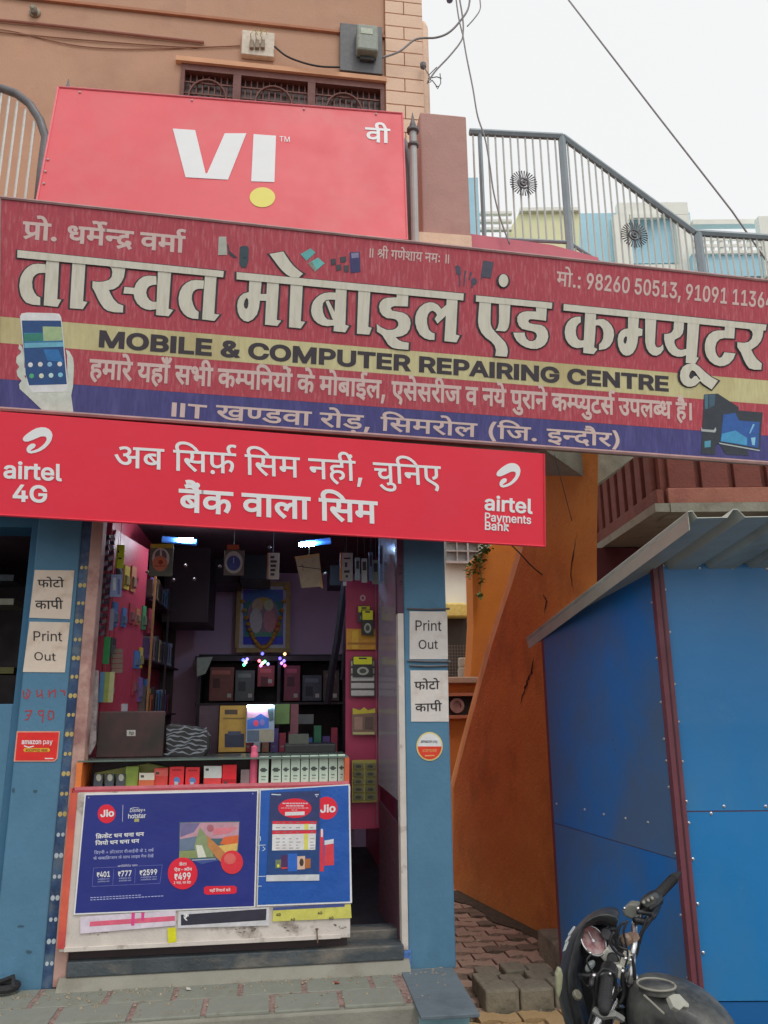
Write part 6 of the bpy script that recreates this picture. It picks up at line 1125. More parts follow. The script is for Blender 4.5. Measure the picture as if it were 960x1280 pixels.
# left side: stacked display strips, crimson panel with rosettes, shelves
lp = thing('display_panel', F(uI0 + .35, 1.0, .62), 'crimson panel with pale rosettes inside the doorway at the left', 'panel')
b = MB(); b.prism([F(uI0 + .004, PLAT + .1, .34), F(fp(176, 800, .95)[0], PLAT + .1, .95), F(fp(176, 800, .95)[0], 2.95, .95), F(uI0 + .004, 2.95, .34)], FU * .012); obj('panel_board', b, m_red_wall, lp)
pA = F(uI0 + .004, 0, .34); pB = F(fp(176, 800, .95)[0], 0, .95); dirp = (pB - pA).normalized(); npl = Plane(pA, V((0, 0, 1)).cross(dirp)); 
for x, y, r_ in ((157.5, 761, 6.5), (164, 776, 7.5), (147, 790, 6), (150.5, 863.5, 6), (150, 740, 4)):
    pic(P(150, 84, 92), ell(x, y, r_ * .8, r_, 16), .002 + (0), 'rosette', lp, npl); pic(P(150, 44, 62), ell(x, y, r_ * .45, r_ * .55, 12), .003, 'rosette', lp, npl); pic(P(160, 110, 112), ell(x, y, r_ * .2, r_ * .28, 8), .004, 'rosette', lp, npl)
def strip_cards(x0, y0, x1, y1, label, c=(96, 92, 98)):
    t = thing('sachet_strip', FP(x0, y1, .24), label, 'strip', 'hanging strips of silver sachets')
    n = int((y1 - y0) / 6.5)
    for k_ in range(n):
        for j in range(2):
            s_ = k_ / n; x = x0 + (x1 - x0) * j / 2 - 8 * s_ * .5; y = y0 + (y1 - y0) * s_
            b = MB(); b.prism([FP(x, y + 2.5, .24), FP(x + (x1 - x0) / 2 - .8, y, .24), FP(x + (x1 - x0) / 2 - .8, y + 4.6, .24), FP(x, y + 6.6, .24)], FW * .012); obj('sachet', b, P(*(c if (k_ + j) % 2 else (52, 46, 56))), t)
strip_cards(132, 668, 144, 714, 'strip of dark silver sachets at the top left of the doorway', (150, 146, 156)); strip_cards(127, 716, 140, 756, 'strip of dull grey sachets below the topmost one'); strip_cards(123, 758, 135, 796, 'strip of grey sachets lowest inside the left post')
card(145, 681, 155, 710, .24, P(176, 190, 34), 'bright lime yellow pack hanging at the upper left', 'hanging_pack', [((40, 44, 20), sq(147, 688, 149, 691)), ((40, 44, 20), sq(148, 697, 152, 699))], 'pack')
card(138, 718, 152, 746, .23, P(126, 140, 176), 'pale blue crumpled pack hanging at the left', 'hanging_pack', [((176, 190, 210), sq(141, 722, 145, 738)), ((90, 96, 150), sq(147, 724, 150, 743))], 'pack')
card(137, 761, 142, 788, .23, P(112, 112, 130), 'slim greyish pack hanging below the pale blue one', 'hanging_pack', (), 'pack')
card(129, 796, 137, 830, .23, P(30, 110, 56), 'bright green pouch hanging at the left', 'hanging_pack', (), 'pack')
t = thing('socket_strip', FP(148, 842, .4), 'grey multi-bay strip beside the green pouch', 'strip')
for k_ in range(5): 
    b = MB(); b.fb(139, 811 + k_ * 6.2, 153, 816.2 + k_ * 6.2, .4, .42); obj('bay', b, P(120, 104, 92), t)
for i, (x, c) in enumerate(((124, (70, 110, 140)), (130, (120, 130, 60)), (136, (150, 150, 110)))):
    card(x, 840, x + 6, 878, .23, P(*c), ['blue slim pack', 'olive slim pack', 'cream slim pack'][i] + ' hanging just above the laptop', 'hanging_pack', (), 'pack')
b = MB(); b.prism([FP(x, y, .13) for x, y in ((116, 838), (122, 838), (120, 930), (112, 944), (106, 930), (110, 850))], FW * .03); tag(obj('rolled_poster', b, M('smeared pale poster', S(150, 140, 140), .7, .4, 26, stain=S(96, 70, 80), samt=.8, sscale=18), None), 'pale torn poster strip pasted inside the left door post', 'poster')
# shelf unit along the left wall
sh = thing('wall_shelf', F(fp(200, 900, 1.2)[0], PLAT + .06, 1.5), 'dark red shelf unit along the left wall, filled with boxes', 'shelf')
su0 = uI0 + .002; su1 = fp(176, 800, .97)[0] + .02
b = MB(); b.box(F, su0, su1, PLAT + .06, 2.9, 2.6, 2.62); obj('side_panel', b, m_dark, sh)
su1 = fp(178, 800, .97)[0] + .05
for y in (745, 823, 895, 690):
    v = v_of(170, y, 1.0); b = MB(); b.box(F, su0, su1, v - .012, v, .97, 2.59); obj('shelf_board', b, m_dark, sh)
for w in (.97, 1.7):
    b = MB(); b.box(F, su1 + .001, su1 + .014, PLAT + .06, 2.9, w, w + .02); obj('upright', b, P(150, 110, 70) if w < 1 else m_dark, sh)
cols_ = [(70, 110, 150), (120, 130, 150), (150, 156, 170), (90, 70, 120), (120, 44, 50), (110, 96, 90), (60, 64, 66), (150, 130, 96), (60, 46, 50), (84, 90, 96)]
desc = ['blue', 'steel grey', 'pale lilac', 'purple', 'crimson', 'taupe', 'charcoal', 'tan', 'dark plum', 'slate']
rowname = {823: 'middle shelf', 895: 'lowest shelf in view', 745: 'upper shelf'}
for y in (823, 895, 745):
    v = v_of(170, y, 1.0) + .001
    for i in range(10):
        w = 1.0 + i * .125; hgt = random.uniform(.13, .2) if y != 745 else random.uniform(.1, .16); c = cols_[(i + y) % 10]
        if y == 895 and i in (1, 2): c = ((176, 156, 60), (180, 84, 50))[i - 1]
        t = thing('phone_box', F(su1 - .1, v, w), '', 'box', 'boxes on the left wall shelf')
        nm = desc[(i + y) % 10] if not (y == 895 and i in (1, 2)) else ('yellow', 'orange')[i - 1]
        t['label'] = '%s upright box on the %s, %s from the front' % (nm, rowname[y], (ords + ['tenth'])[i])
        b = MB(); b.box(F, su1 - .14, su1 - .012, v, v + hgt, w, w + .085); obj('carton', b, P(*c), t)
        b = MB(); b.box(F, su1 - .0118, su1 - .0095, v + .02, v + hgt - .03, w + .018, w + .066); obj('label_print', b, P(*[int(q * .45) for q in c]), t)
# dense small stock on the left panel and the back cabinet
row_n = ['top', 'second', 'third', 'fourth', 'fifth', 'lowest']; col_n = ['front', 'second', 'third', 'fourth', 'fifth', 'rearmost']
pal = [(150, 60, 70, 'red'), (70, 110, 160, 'blue'), (190, 190, 190, 'white'), (60, 60, 66, 'charcoal'), (180, 160, 60, 'yellow'), (70, 130, 90, 'green'), (160, 110, 80, 'tan'), (110, 90, 140, 'violet')]
rs_ = random.Random(11)
for r_ in range(6):
    for c_ in range(6):
        s0_ = .06 + c_ * .145 + rs_.uniform(-.02, .02); z0_ = 2.62 - r_ * .22 + rs_.uniform(-.03, .03); hh_ = rs_.uniform(.10, .17); ww_ = rs_.uniform(.055, .10)
        if rs_.random() < .06 or (r_ in (2, 3) and c_ in (1, 2)): continue
        c4 = pal[rs_.randrange(8)]; base_ = pA + dirp * s0_ * .9
        nn_ = npl.n
        def LP(s_, z_, d_): return V((base_.x, base_.y, 0)) + dirp * s_ + V((0, 0, z_)) + nn_ * d_
        t = thing('hanging_pack', LP(ww_ / 2, z0_, .02), '%s pack on the left crimson panel, %s row, %s column' % (c4[3], row_n[r_], col_n[c_]), 'pack', 'packs on the left crimson panel')
        b = MB(); b.hexa([LP(0, z0_, .008), LP(ww_, z0_, .008), LP(ww_, z0_ + hh_, .008), LP(0, z0_ + hh_, .008), LP(0, z0_, .022), LP(ww_, z0_, .022), LP(ww_, z0_ + hh_, .022), LP(0, z0_ + hh_, .022)]); obj('card', b, P(*c4[:3]), t)
        b = MB(); b.hexa([LP(ww_ * .15, z0_ + hh_ * .15, .0225), LP(ww_ * .85, z0_ + hh_ * .15, .0225), LP(ww_ * .85, z0_ + hh_ * .6, .0225), LP(ww_ * .15, z0_ + hh_ * .6, .0225), LP(ww_ * .2, z0_ + hh_ * .2, .034), LP(ww_ * .8, z0_ + hh_ * .2, .034), LP(ww_ * .8, z0_ + hh_ * .55, .034), LP(ww_ * .2, z0_ + hh_ * .55, .034)]); obj('blister', b, P(*[(q + 90) // 2 for q in c4[:3]]), t)
for i in range(16):
    x = 252 + i * 10.8; hpx = rs_.uniform(14, 34); c4 = pal[rs_.randrange(8)]
    card(x, 940 - hpx - rs_.uniform(0, 6), x + rs_.uniform(7, 10), 940, 1.9 + .12 * (i % 3), P(*[int(q * 1.1) for q in c4[:3]]), 'dull %s box in the dim row before the cabinet, number %s from the left' % (c4[3], (ords + ['tenth', 'eleventh', 'twelfth', 'thirteenth', 'fourteenth', 'fifteenth', 'sixteenth'])[i]), 'stock_box', (((150, 146, 140), sq(x + 1.5, 932, x + 6, 934)),), 'box', 'dim stock before the cabinet', .08, hook=False)
# fairy lights: small coloured bulbs over the cabinet
fl = thing('fairy_lights', FP(325, 836, 2.4), 'cluster of small coloured fairy lights under the framed picture', 'lights')
for i, (x, y, c) in enumerate([(304, 825, (.1, .15, 1)), (307, 828, (.9, .9, 1)), (305, 831, (.1, .9, .4)), (309, 824, (.3, .2, 1)), (324, 826, (1, .15, .2)), (328, 829, (1, .8, .5)), (331, 827, (.2, 1, .3)), (326, 832, (1, .2, .7)), (335, 830, (.3, .3, 1)), (350, 823, (.15, .1, 1)), (355, 826, (.2, .15, 1)), (352, 829, (.4, .2, 1)), (356, 832, (.6, .1, .2)), (328, 817, (.1, .1, 1)), (356, 817.5, (1, .5, .2))]):
    b = MB(); c0 = FP(x, y, 2.45); b.lathe(c0, (0, 0, 1), [(.003, -.014), (.013, -.005), (.013, .005), (.003, .014)], 8)
    obj('bulb', b, M('bulb %d' % i, (.5, .5, .5), .3, 0, emit=c, estr=3.5), fl)
b = MB(); b.tube([FP(x, y, 2.47) for x, y in ((300, 822), (310, 830), (328, 818), (334, 832), (350, 822), (360, 832))], .003, 4); obj('cord', b, m_cord, fl)
b = MB(); b.tube([FP(x, y, 1.4) for x, y in ((432, 722), (427, 760), (422, 800), (415, 838), (410, 880))], .03, 6); b.tube([FP(x, y, 1.35) for x, y in ((438, 722), (434, 770), (428, 850))], .018, 6)
tag(obj('cable_bundle', b, m_black, None), 'thick black bundle of cables hanging behind the crimson panel', 'cables')
# small round bells on a string under the ceiling
for i, (x, y) in enumerate(((184, 715), (217, 725), (232, 707), (243, 724), (275, 708), (337, 684), (407, 717))):
    b = MB(); c0 = FP(x, y, .8); b.lathe(c0, (0, 0, 1), [(.002, -.012), (.012, -.004), (.012, .004), (.002, .012)], 8)
    tag(obj('hanging_bead', b, P(110, 100, 96), None), 'small pale bead hanging in the dark shop, %s' % ('leftmost of all', 'below the ring handled pack', 'beside the black cupboard', 'on the face of the black cupboard', 'just left of the clock pack', 'above the white figure card', 'right of the calendar')[i], 'bead', 'pale beads hanging in the dark')

# ------------------------------------------------------------------ terrace railing with medallions
RW = .55
def rp(x, y): return FP(x, y, RW)
rail = thing('terrace_railing', rp(700, 330), 'grey stepped metal railing with medallions, running right from the pink pillar', 'railing')
top = [(587, 165), (703, 171), (868, 291), (962, 297)]; low = [(588, 297), (711, 303), (753, 330)]
b = MB()
for a_, c_ in zip(top, top[1:]):
    A, B = rp(*a_), rp(*c_); b.tube([A, B], .028, 6)
obj('top_rail', b, m_rail, rail)
b = MB()
for a_, c_ in zip(low, low[1:]): b.tube([rp(*a_), rp(*c_)], .014, 6)
obj('lower_rail', b, m_rail, rail)
for (x, y0, y1, r_) in ((599.5, 166, 300, .018), (702, 172, 322, .03), (872, 292, 350, .032)):
    b = MB(); A = rp(x, y0); B = A.copy(); B.z = rp(x, y1 + 20).z; b.tube([A, B], r_, 6); obj('post', b, m_rail, rail)
def ytop(x):
    for (a0_, b0_), (a1_, b1_) in zip(top, top[1:]):
        if a0_ <= x <= a1_: return b0_ + (b1_ - b0_) * (x - a0_) / (a1_ - a0_)
def bars(xs, yb):
    for x in xs:
        A = rp(x, ytop(x) + 2); B = A.copy(); B.z = rp(x, yb(x)).z; b = MB(); b.tube([A, B], .008, 5); obj('bar', b, m_bar, rail)
bars([591 + 9.3 * i for i in range(12)], lambda x: 300 + 10 * 0)
bars([709 + 8.6 * i for i in range(19)], lambda x: 345 + (x - 700) * .06)
bars([880 + 8.2 * i for i in range(10)], lambda x: 356)
def medallion(x, y, parent, w):
    c0 = FP(x, y, w); md = MB(); r0 = .10
    md.tube([c0 + FU * r0 * .42 * cos(a) + V((0, 0, 1)) * r0 * .42 * sin(a) for a in [pi * q / 6 for q in range(13)]], .008, 5)
    md.tube([c0 + FU * r0 * .17 * cos(a) + V((0, 0, 1)) * r0 * .17 * sin(a) for a in [pi * q / 4 for q in range(9)]], .012, 5)
    o = obj('medallion', md, m_dark_steel, parent)
    for k_ in range(30):
        a = 2 * pi * k_ / 30; d = FU * cos(a) + V((0, 0, 1)) * sin(a)
        b = MB(); b.tube([c0 + d * r0 * .45, c0 + d * r0 * 1.08], [.003, .0055], 4); obj('petal', b, m_dark_steel, o)
medallion(654.5, 229, rail, RW - .02); medallion(793, 293.5, rail, RW - .02)

# arched grille on the terrace at the far left
ag = thing('arched_grille', FP(20, 240, .9), 'dark framed arched grille with pale bars at the left edge behind the coral board', 'grille')
arc = [(-70, 250), (-68, 190), (-50, 140), (-25, 118), (0, 110), (20, 117), (37, 130), (50, 150), (57, 172), (52, 210), (47, 262)]
b = MB(); b.tube([FP(x, y, .9) for x, y in arc], .032, 8); obj('arch_frame', b, m_dark_steel, ag, smooth=True)
for x, yt in ((2, 117), (12, 121), (22, 127), (32, 137), (43, 152), (-10, 117), (-22, 122)):
    A = FP(x, yt, .9); B = A.copy(); B.z = FP(x, 265, .9).z; b = MB(); b.tube([A, B], .011, 5); obj('bar', b, m_bar, ag)
ag2 = thing('arched_grille', FP(512, 300, .9), 'dark arched grille edge seen between the coral board and the grey pipe', 'grille')
b = MB(); b.tube([FP(x, y, .95) for x, y in ((504, 176), (511, 190), (515, 210), (516, 300))], .03, 8); obj('arch_frame', b, m_dark_steel, ag2, smooth=True)
b = MB(); b.prism([FP(x, y, 1.0) for x, y in ((440, 180), (504, 178), (514, 205), (515, 300), (440, 300))], FW * .02); obj('sheet', b, M('grey sheet', S(96, 88, 86), .6, .1), ag2)
# fittings on the upper wall
mp_ = MB(); mp_.fb(302, 39, 343, 69, WU - .06, WU - .001)
jb = thing('cutout_board', FP(322, 69, WU), 'pale square switch cut-out board with wires on the tan wall', 'fuse board')
obj('board', mp_, P(176, 164, 148), jb, bevel=.006)
for i in range(3):
    b = MB(); b.fb(312 + i * 7, 49, 317 + i * 7, 59, WU - .09, WU - .061); obj('fuse', b, P(120, 104, 84), jb, bevel=.004)
    b = MB(); b.tube([FP(314 + i * 7, 50, WU - .09), FP(313 + i * 6, 42, WU - .12), FP(318 + i * 7, 37, WU - .1), FP(322 + i * 6, 44, WU - .08)], .004, 5); obj('wire', b, P(150, 140, 90), jb)
mb_ = thing('electric_meter', FP(450, 90, WU), 'grey electric meter on a dark board beside the brick column', 'meter')
b = MB(); b.fb(425, 31, 478, 90, WU - .05, WU - .001); obj('backing_board', b, P(76, 76, 78), mb_, bevel=.004)
b = MB(); b.fb(446, 30, 473, 62, WU - .16, WU - .051); obj('meter_case', b, P(116, 122, 112), mb_, bevel=.02)
b = MB(); b.fb(451, 35, 466, 42, WU - .164, WU - .161); obj('display', b, P(150, 156, 140), mb_)
b = MB(); b.fb(450, 66, 468, 74, WU - .09, WU - .051); obj('terminal_cover', b, P(60, 62, 62), mb_, bevel=.005)
fx = thing('wall_lamp_holder', FP(45, 20, WU), 'small dusty lamp holder high on the tan wall at the left', 'lamp holder')
b = MB(); b.lathe(FP(44, 17, WU), -FW, [(.05, 0), (.05, .02), (.03, .03), (.028, .07), (.02, .08)], 14); obj('holder', b, P(120, 112, 96), fx, smooth=False)
b = MB(); b.lathe(FP(44, 17, WU - .08), V((0, -.8, -.2)), [(.024, 0), (.03, .03), (.02, .045)], 12); obj('cap', b, P(86, 76, 66), fx)
b = MB(); b.tube([FP(x, y, WU - .02) for x, y in ((-30, 22), (0, 25), (60, 31), (130, 39), (200, 47), (255, 53))], .014, 8); tag(obj('conduit_pipe', b, M('brown conduit', S(136, 92, 78), .7, .1), None), 'brown conduit pipe across the tan wall at the upper left', 'conduit')
def wire(pts, r, mat, label, name='cable', cat='cable', grp=None):
    b = MB(); b.tube(pts, r, 6); return tag(obj(name, b, mat, None, smooth=True), label, cat, grp)
def smoothpx(p, n=5):
    out = []
    for i in range(len(p) - 1):
        a, c, d, e = p[max(i - 1, 0)], p[i], p[i + 1], p[min(i + 2, len(p) - 1)]
        for k_ in range(n):
            t_ = k_ / n
            out.append(tuple(.5 * (2 * c[j] + (d[j] - a[j]) * t_ + (2 * a[j] - 5 * c[j] + 4 * d[j] - e[j]) * t_ * t_ + (3 * c[j] - a[j] - 3 * d[j] + e[j]) * t_ ** 3) for j in range(2)))
    return out + [p[-1]]
wf_ = lambda px, w: [FP(x, y, w) for x, y in smoothpx(px)]
wire(wf_([(-20, 38), (30, 43), (120, 51), (200, 57), (247, 59), (300, 57)], WU - .012), .006, M('tan cable', S(132, 96, 78), .7, .1), 'thin brownish cable sagging across the tan wall to the fuse board')
wire(wf_([(-20, 34), (20, 40), (90, 56), (150, 61), (220, 60), (247, 58)], WU - .01), .005, M('tan cable', S(132, 96, 78), .7, .1), 'second faint cable on the tan wall, sagging below the first')
wire(wf_([(343, 58), (358, 70), (378, 78), (400, 83), (425, 84)], WU - .08), .009, m_cord, 'dark cable from the fuse board to the electric meter')
wire(wf_([(478, 72), (500, 64), (520, 49), (545, 47), (562, 40), (577, 24), (586, 8), (588, -20)], WU - .15), .010, m_cordg, 'grey cable leaving the brick column and rising out of the picture')
wire(wf_([(535, 102), (545, 88), (562, 70), (576, 52), (579, 40), (578, 20), (571, -20)], 1.5), .008, m_cordg, 'grey cable looping from the bracket at the rounded corner up to the drop wires')
wire(wf_([(584, 33), (593, 23), (600, 12), (600, 0), (598, -20)], 1.5), .006, m_cordg, 'short bleached cable curling in the sky beside the drop wires')
wire(wf_([(578, 40), (583, 70), (591, 110), (597, 145), (606, 172), (612, 205), (617, 240), (626, 275), (637, 305)], .3), .006, m_cordg, 'thin drop wire hanging in front of the railing')
wire(wf_([(569, -10), (573, 20), (578, 42)], .5), .006, m_cordg, 'upper strand of the drop wire above the railing')
wire([FP(700, -14, 3.0), FP(760, 64, 2.9), FP(820, 142, 2.8), FP(880, 219, 2.7), FP(915, 264, 2.65), FP(990, 372, 2.6)], .010, m_cordg, 'straight overhead wire crossing the white sky at the right')
b = MB(); 
for q in ([(529, 82), (535, 92), (539, 101)], [(536, 94), (546, 84)], [(535, 98), (546, 96), (552, 98)], [(539, 102), (534, 104), (537, 97)], [(550, 92), (551, 104), (547, 111), (545, 108), (549, 108)], [(540, 100), (546, 108)]):
    b.tube([FP(x, y, 1.55) for x, y in q], .005, 5)
b.lathe(FP(529, 82, 1.6), (0, 0, 1), [(.01, -.04), (.03, -.02), (.03, .02), (.01, .04)], 8); tag(obj('cable_bracket', b, m_dark_steel, None), 'small bracket with bent wires on the rounded corner against the sky', 'bracket')
b = MB(); b.lathe(FP(562, -2, 1.4), (0, 0, 1), [(.006, -.05), (.03, -.03), (.035, .03), (.02, .06)], 8); b.tube([FP(562, -5, 1.4), FP(564, -20, 1.4)], .004, 5); tag(obj('insulator', b, P(90, 90, 110), None), 'dark insulator hanging at the top edge beside the cables', 'insulator')

# ------------------------------------------------------------------ houses far behind
def far_box(mb, x0, y0, x1, y1, Y, d): 
    A, B = atd(x0, (y0 + y1) / 2, Y), atd(x1, (y0 + y1) / 2, Y); z0, z1 = atd((x0 + x1) / 2, y1, Y).z, atd((x0 + x1) / 2, y0, Y).z
    return mb.box(lambda u, v, w: V((u, w, v)), A.x, B.x, z0, z1, Y, Y + d)
fh = thing('far_house', V((3.5, 16, 0)), 'pale blue and cream rooftop rooms far behind the railing', 'house')
b = MB(); far_box(b, 560, 331, 960, 620, 16.35, 5); obj('house_wall', b, m_cream, fh)
b = MB(); far_box(b, 720, 266, 866, 329, 16.4, 4); obj('blue_wall', b, m_skyblue, fh)
b = MB(); far_box(b, 772, 253, 860, 268, 16.2, .19); far_box(b, 770, 268.1, 790, 345, 16.2, .19); far_box(b, 848, 268.1, 866, 345, 16.2, .19); far_box(b, 789, 267, 826, 272, 16.1, .09); obj('cream_frame', b, m_cream, fh)
b = MB(); far_box(b, 866, 317, 1010, 345, 16, 4); obj('blue_wall', b, m_skyblue, fh)
b = MB(); far_box(b, 866, 274, 955, 280, 16.2, .2); far_box(b, 953, 270, 1000, 345, 15.9, .2); obj('roof_rail', b, m_cream, fh)
b = MB()
for i in range(9): far_box(b, 866 + i * 11.5, 298, 870 + i * 11.5, 318, 15.95, .05)
for i in range(3): far_box(b, 866, 297 + i * 8, 965, 300.5 + i * 8, 15.93, .018)
obj('lattice', b, m_cream, fh)
fh2 = thing('far_house', V((2.2, 15, 0)), 'pale yellow rooftop block with a sloping end, behind the railing beside the pink pillar', 'house')
b = MB(); b.prism([atd(x, y, 15) for x, y in ((632, 345), (632, 295), (652, 262), (724, 264), (724, 345))], V((0, 3, 0))); obj('house_wall', b, m_lime, fh2)
b = MB(); far_box(b, 650, 259, 725, 263, 14.9, 3); obj('parapet', b, m_cream, fh2)
b = MB(); far_box(b, 584, 222, 600, 345, 14.6, 2); obj('blue_wall', b, m_skyblue, fh2)
for y in (264, 274, 284): 
    b = MB(); far_box(b, 600, y, 640, y + 3, 14.8, .1); obj('roof_rail', b, m_cream, fh2)

# ------------------------------------------------------------------ alley between the shop and the cabin
CB = GP(680, 1202, ALLEY); uA = (CB - FO).dot(FU)
b = MB(); b.box(F, uR1 + .002, uA + 3.0, 0.0, ALLEY - .02, -.35, 8); obj('alley_ground', b, M('grey alley soil', S(84, 76, 64), .95, .2, 5, .5, 60), kind='structure')
al = [o for o in col.objects if o.name == 'alley_ground'][0]
m_pv = [M('terracotta paver', S(160, 134, 118), .9, .15, 8, .5, 70, stain=S(90, 76, 62), samt=.6, sscale=5), M('ochre paver', S(160, 132, 94), .9, .15, 8, .5, 70, stain=S(96, 80, 62), samt=.5, sscale=5), M('grey brown paver', S(112, 96, 82), .9, .15, 8, .5, 70, stain=S(70, 62, 52), samt=.6, sscale=5)]
def paver(u, w, ln, wd, mat):
    pts = []
    for i in range(6): t_ = i / 5; pts.append((u + ln * t_, w + .03 * sin(pi * 2 * t_)))
    for i in range(6): t_ = 1 - i / 5; pts.append((u + ln * t_, w + wd + .03 * sin(pi * 2 * t_)))
    z = ALLEY - .019 + random.uniform(-.004, .004)
    b = MB(); b.prism([F(p_[0], z, p_[1]) for p_ in pts], V((0, 0, .03 + random.uniform(-.002, .004)))); obj('paver', b, mat, al)
r_ = 0; w = -.1
while w < 4.2:
    u = uR1 + .01 - (.11 if r_ % 2 else 0)
    while u < uA + .45:
        if u > uR1 - .08: paver(max(u, uR1 + .005), w, .215, .112, m_pv[1] if w < .12 else (m_pv[0] if random.random() < .75 else m_pv[2]))
        u += .23
    w += .125; r_ += 1
# concrete block steps in front of the alley
stp = thing('block_steps', GP(640, 1250, ALLEY), 'rough grey concrete blocks laid as steps at the mouth of the alley', 'steps')
pS = GP(648, 1236, ALLEY + .12) - FO; wS = pS.dot(FW)
u = GP(601, 1228, ALLEY + .12); us = (GP(604, 1236, ALLEY + .12) - FO).dot(FU)
ln = (GP(650, 1236, ALLEY + .12) - FO).dot(FU) - us
m_blk = M('mossy concrete block', S(122, 114, 98), .95, .2, 8, .9, 40, stain=S(66, 62, 50), samt=.7, sscale=6, slo=.45)
for i in range(3):
    b = MB(); b.box(F, us + ln * i + .004, us + ln * (i + 1) - .004, ALLEY - .04, ALLEY + .12 - .005 * (i % 2), wS, wS + .17); obj('block', b, m_blk, stp, bevel=.012)
for i in range(4):
    b = MB(); b.box(F, us + .03 + ln * .75 * (i - .1), us + .03 + ln * .75 * (i + .86), ALLEY - .25, ALLEY - .045, wS - .05 - .01 * (i % 2), wS + .2); obj('block', b, m_blk, stp, bevel=.012)
for i in range(3):
    for j in range(2):
        b = MB(); b.box(F, us + ln * .8 * i + .01 + .05 * j, us + ln * .8 * (i + 1) - .01 + .05 * j, ALLEY + .02, ALLEY + .105 - .014 * ((i + j) % 2), wS + .185 + .16 * j, wS + .335 + .16 * j); obj('block', b, m_blk, stp, bevel=.01)
g0 = GP(683, 1206, ALLEY) - FO; b = MB(); b.box(F, g0.dot(FU), g0.dot(FU) + .3, ALLEY - .05, ALLEY + .17, g0.dot(FW) - .25, g0.dot(FW) + .15); tag(obj('concrete_stub', b, m_blk, None, bevel=.012), 'grey concrete stub between the alley and the blue cabin', 'block')

# orange sloping side wall
OB = thing('orange_building', F(uA + .5, 0, 3), 'orange limewashed building beside the alley with a ribbed brown red balcony', 'building')
def AP(x, y): v_, w_ = fu(x, y, uA); return F(uA, v_, w_)
W1, W2 = atd(746, 900, 5.25), atd(567, 900, 7.35)
wt = V((W2.x - W1.x, W2.y - W1.y, 0)).normalized(); wn2 = V((wt.y, -wt.x, 0)); wpl = Plane(W1, wn2)
b = MB(); b.prism([wpl.at(x, y) for x, y in ((566, 1126), (567, 985), (586, 912), (605, 842), (616, 803), (629, 763), (641, 727), (652, 690), (668, 640), (700, 540), (748, 520), (746, 700), (748, 1300), (690, 1240))], V((.0, .4, 0))); obj('sloping_wall', b, m_orange, OB)
WB = 4.0
b = MB(); b.prism([FP(x, y, WB) for x, y in ((557, 1010), (557, 985), (585, 900), (592, 780), (590, 705), (597, 694), (622, 676), (700, 560), (760, 520), (760, 1010))], FW * .3); obj('end_wall', b, m_orange2, OB)
# damp soil gathered along the foot of the wall
b = MB(); rc = random.Random(3); inner_ = [W1 + wt * (.25 * i) + V((0, 0, 0)) for i in range(-2, 10)]
def zg(p_, z_): return V((p_.x, p_.y, z_))
nw = wpl.n
outer_ = [p_ + nw * rc.uniform(.10, .2) for p_ in inner_]
b.prism([zg(p_ + nw * .003, ALLEY + .008) for p_ in inner_] + [zg(p_, ALLEY + .008) for p_ in outer_[::-1]], V((0, 0, .012))); obj('soil_strip', b, M('dark damp soil', S(70, 60, 48), .95, .3, 20, .8, 50), al)
# cracks on the orange wall
m_crack = M('dark crack', S(58, 34, 24), .95, .3)
def crack(pts, w_):
    rc = random.Random(int(pts[0][0])); out = []; 
    for (x0, y0), (x1, y1) in zip(pts, pts[1:]):
        for k_ in range(5): t_ = k_ / 5; out.append((x0 + (x1 - x0) * t_ + rc.uniform(-.8, .8), y0 + (y1 - y0) * t_ + rc.uniform(-.8, .8)))
    out.append(pts[-1]); n_ = len(out); L_ = [(x - w_ * rc.uniform(.1, 1) * sin(pi * i / (n_ - 1)), y) for i, (x, y) in enumerate(out)]; R_ = [(x + .15 + w_ * rc.uniform(.1, 1) * sin(pi * i / (n_ - 1)), y) for i, (x, y) in enumerate(out)]
    b = MB(); print_poly(b, wpl, L_ + R_[::-1], .004); obj('damp_crack', b, m_crack, OB, kind='flat')
crack([(668, 822), (664, 842), (657, 858), (651, 880)], 2.4); crack([(680, 742), (683, 752), (681, 768)], 2.0); crack([(722, 668), (717, 690), (714, 720), (719, 745)], .9); 
# far wall lower pieces: ledge, vent block
b = MB(); b.fb(556, 846, 601, 854, 3.6, 3.98); obj('ledge', b, P(150, 118, 96), OB, bevel=.01)
b = MB(); b.fb(556, 854.5, 598, 1010, 3.72, 3.97); obj('low_wall', b, M('orange brown base', S(170, 96, 40), .9, .1, 2, .3), OB)
vb_ = MB(); vb_.fb(556, 870, 594, 894, 3.66, 3.719); vo = obj('vent_band', vb_, M('dark vent opening', (.02, .012, .01), .9, .1), OB)
b = MB(); b.lathe(FP(571, 882, 3.66), -FW, [(.075, 0), (.075, .02), (.045, .021), (.045, .001)], 20); obj('vent_ring', b, P(130, 92, 84), OB)
for q in ((556, 866, 596, 870), (556, 894, 594, 898)):
    b = MB(); b.fb(*q, 3.6, 3.7); obj('band_edge', b, P(150, 84, 56), OB)

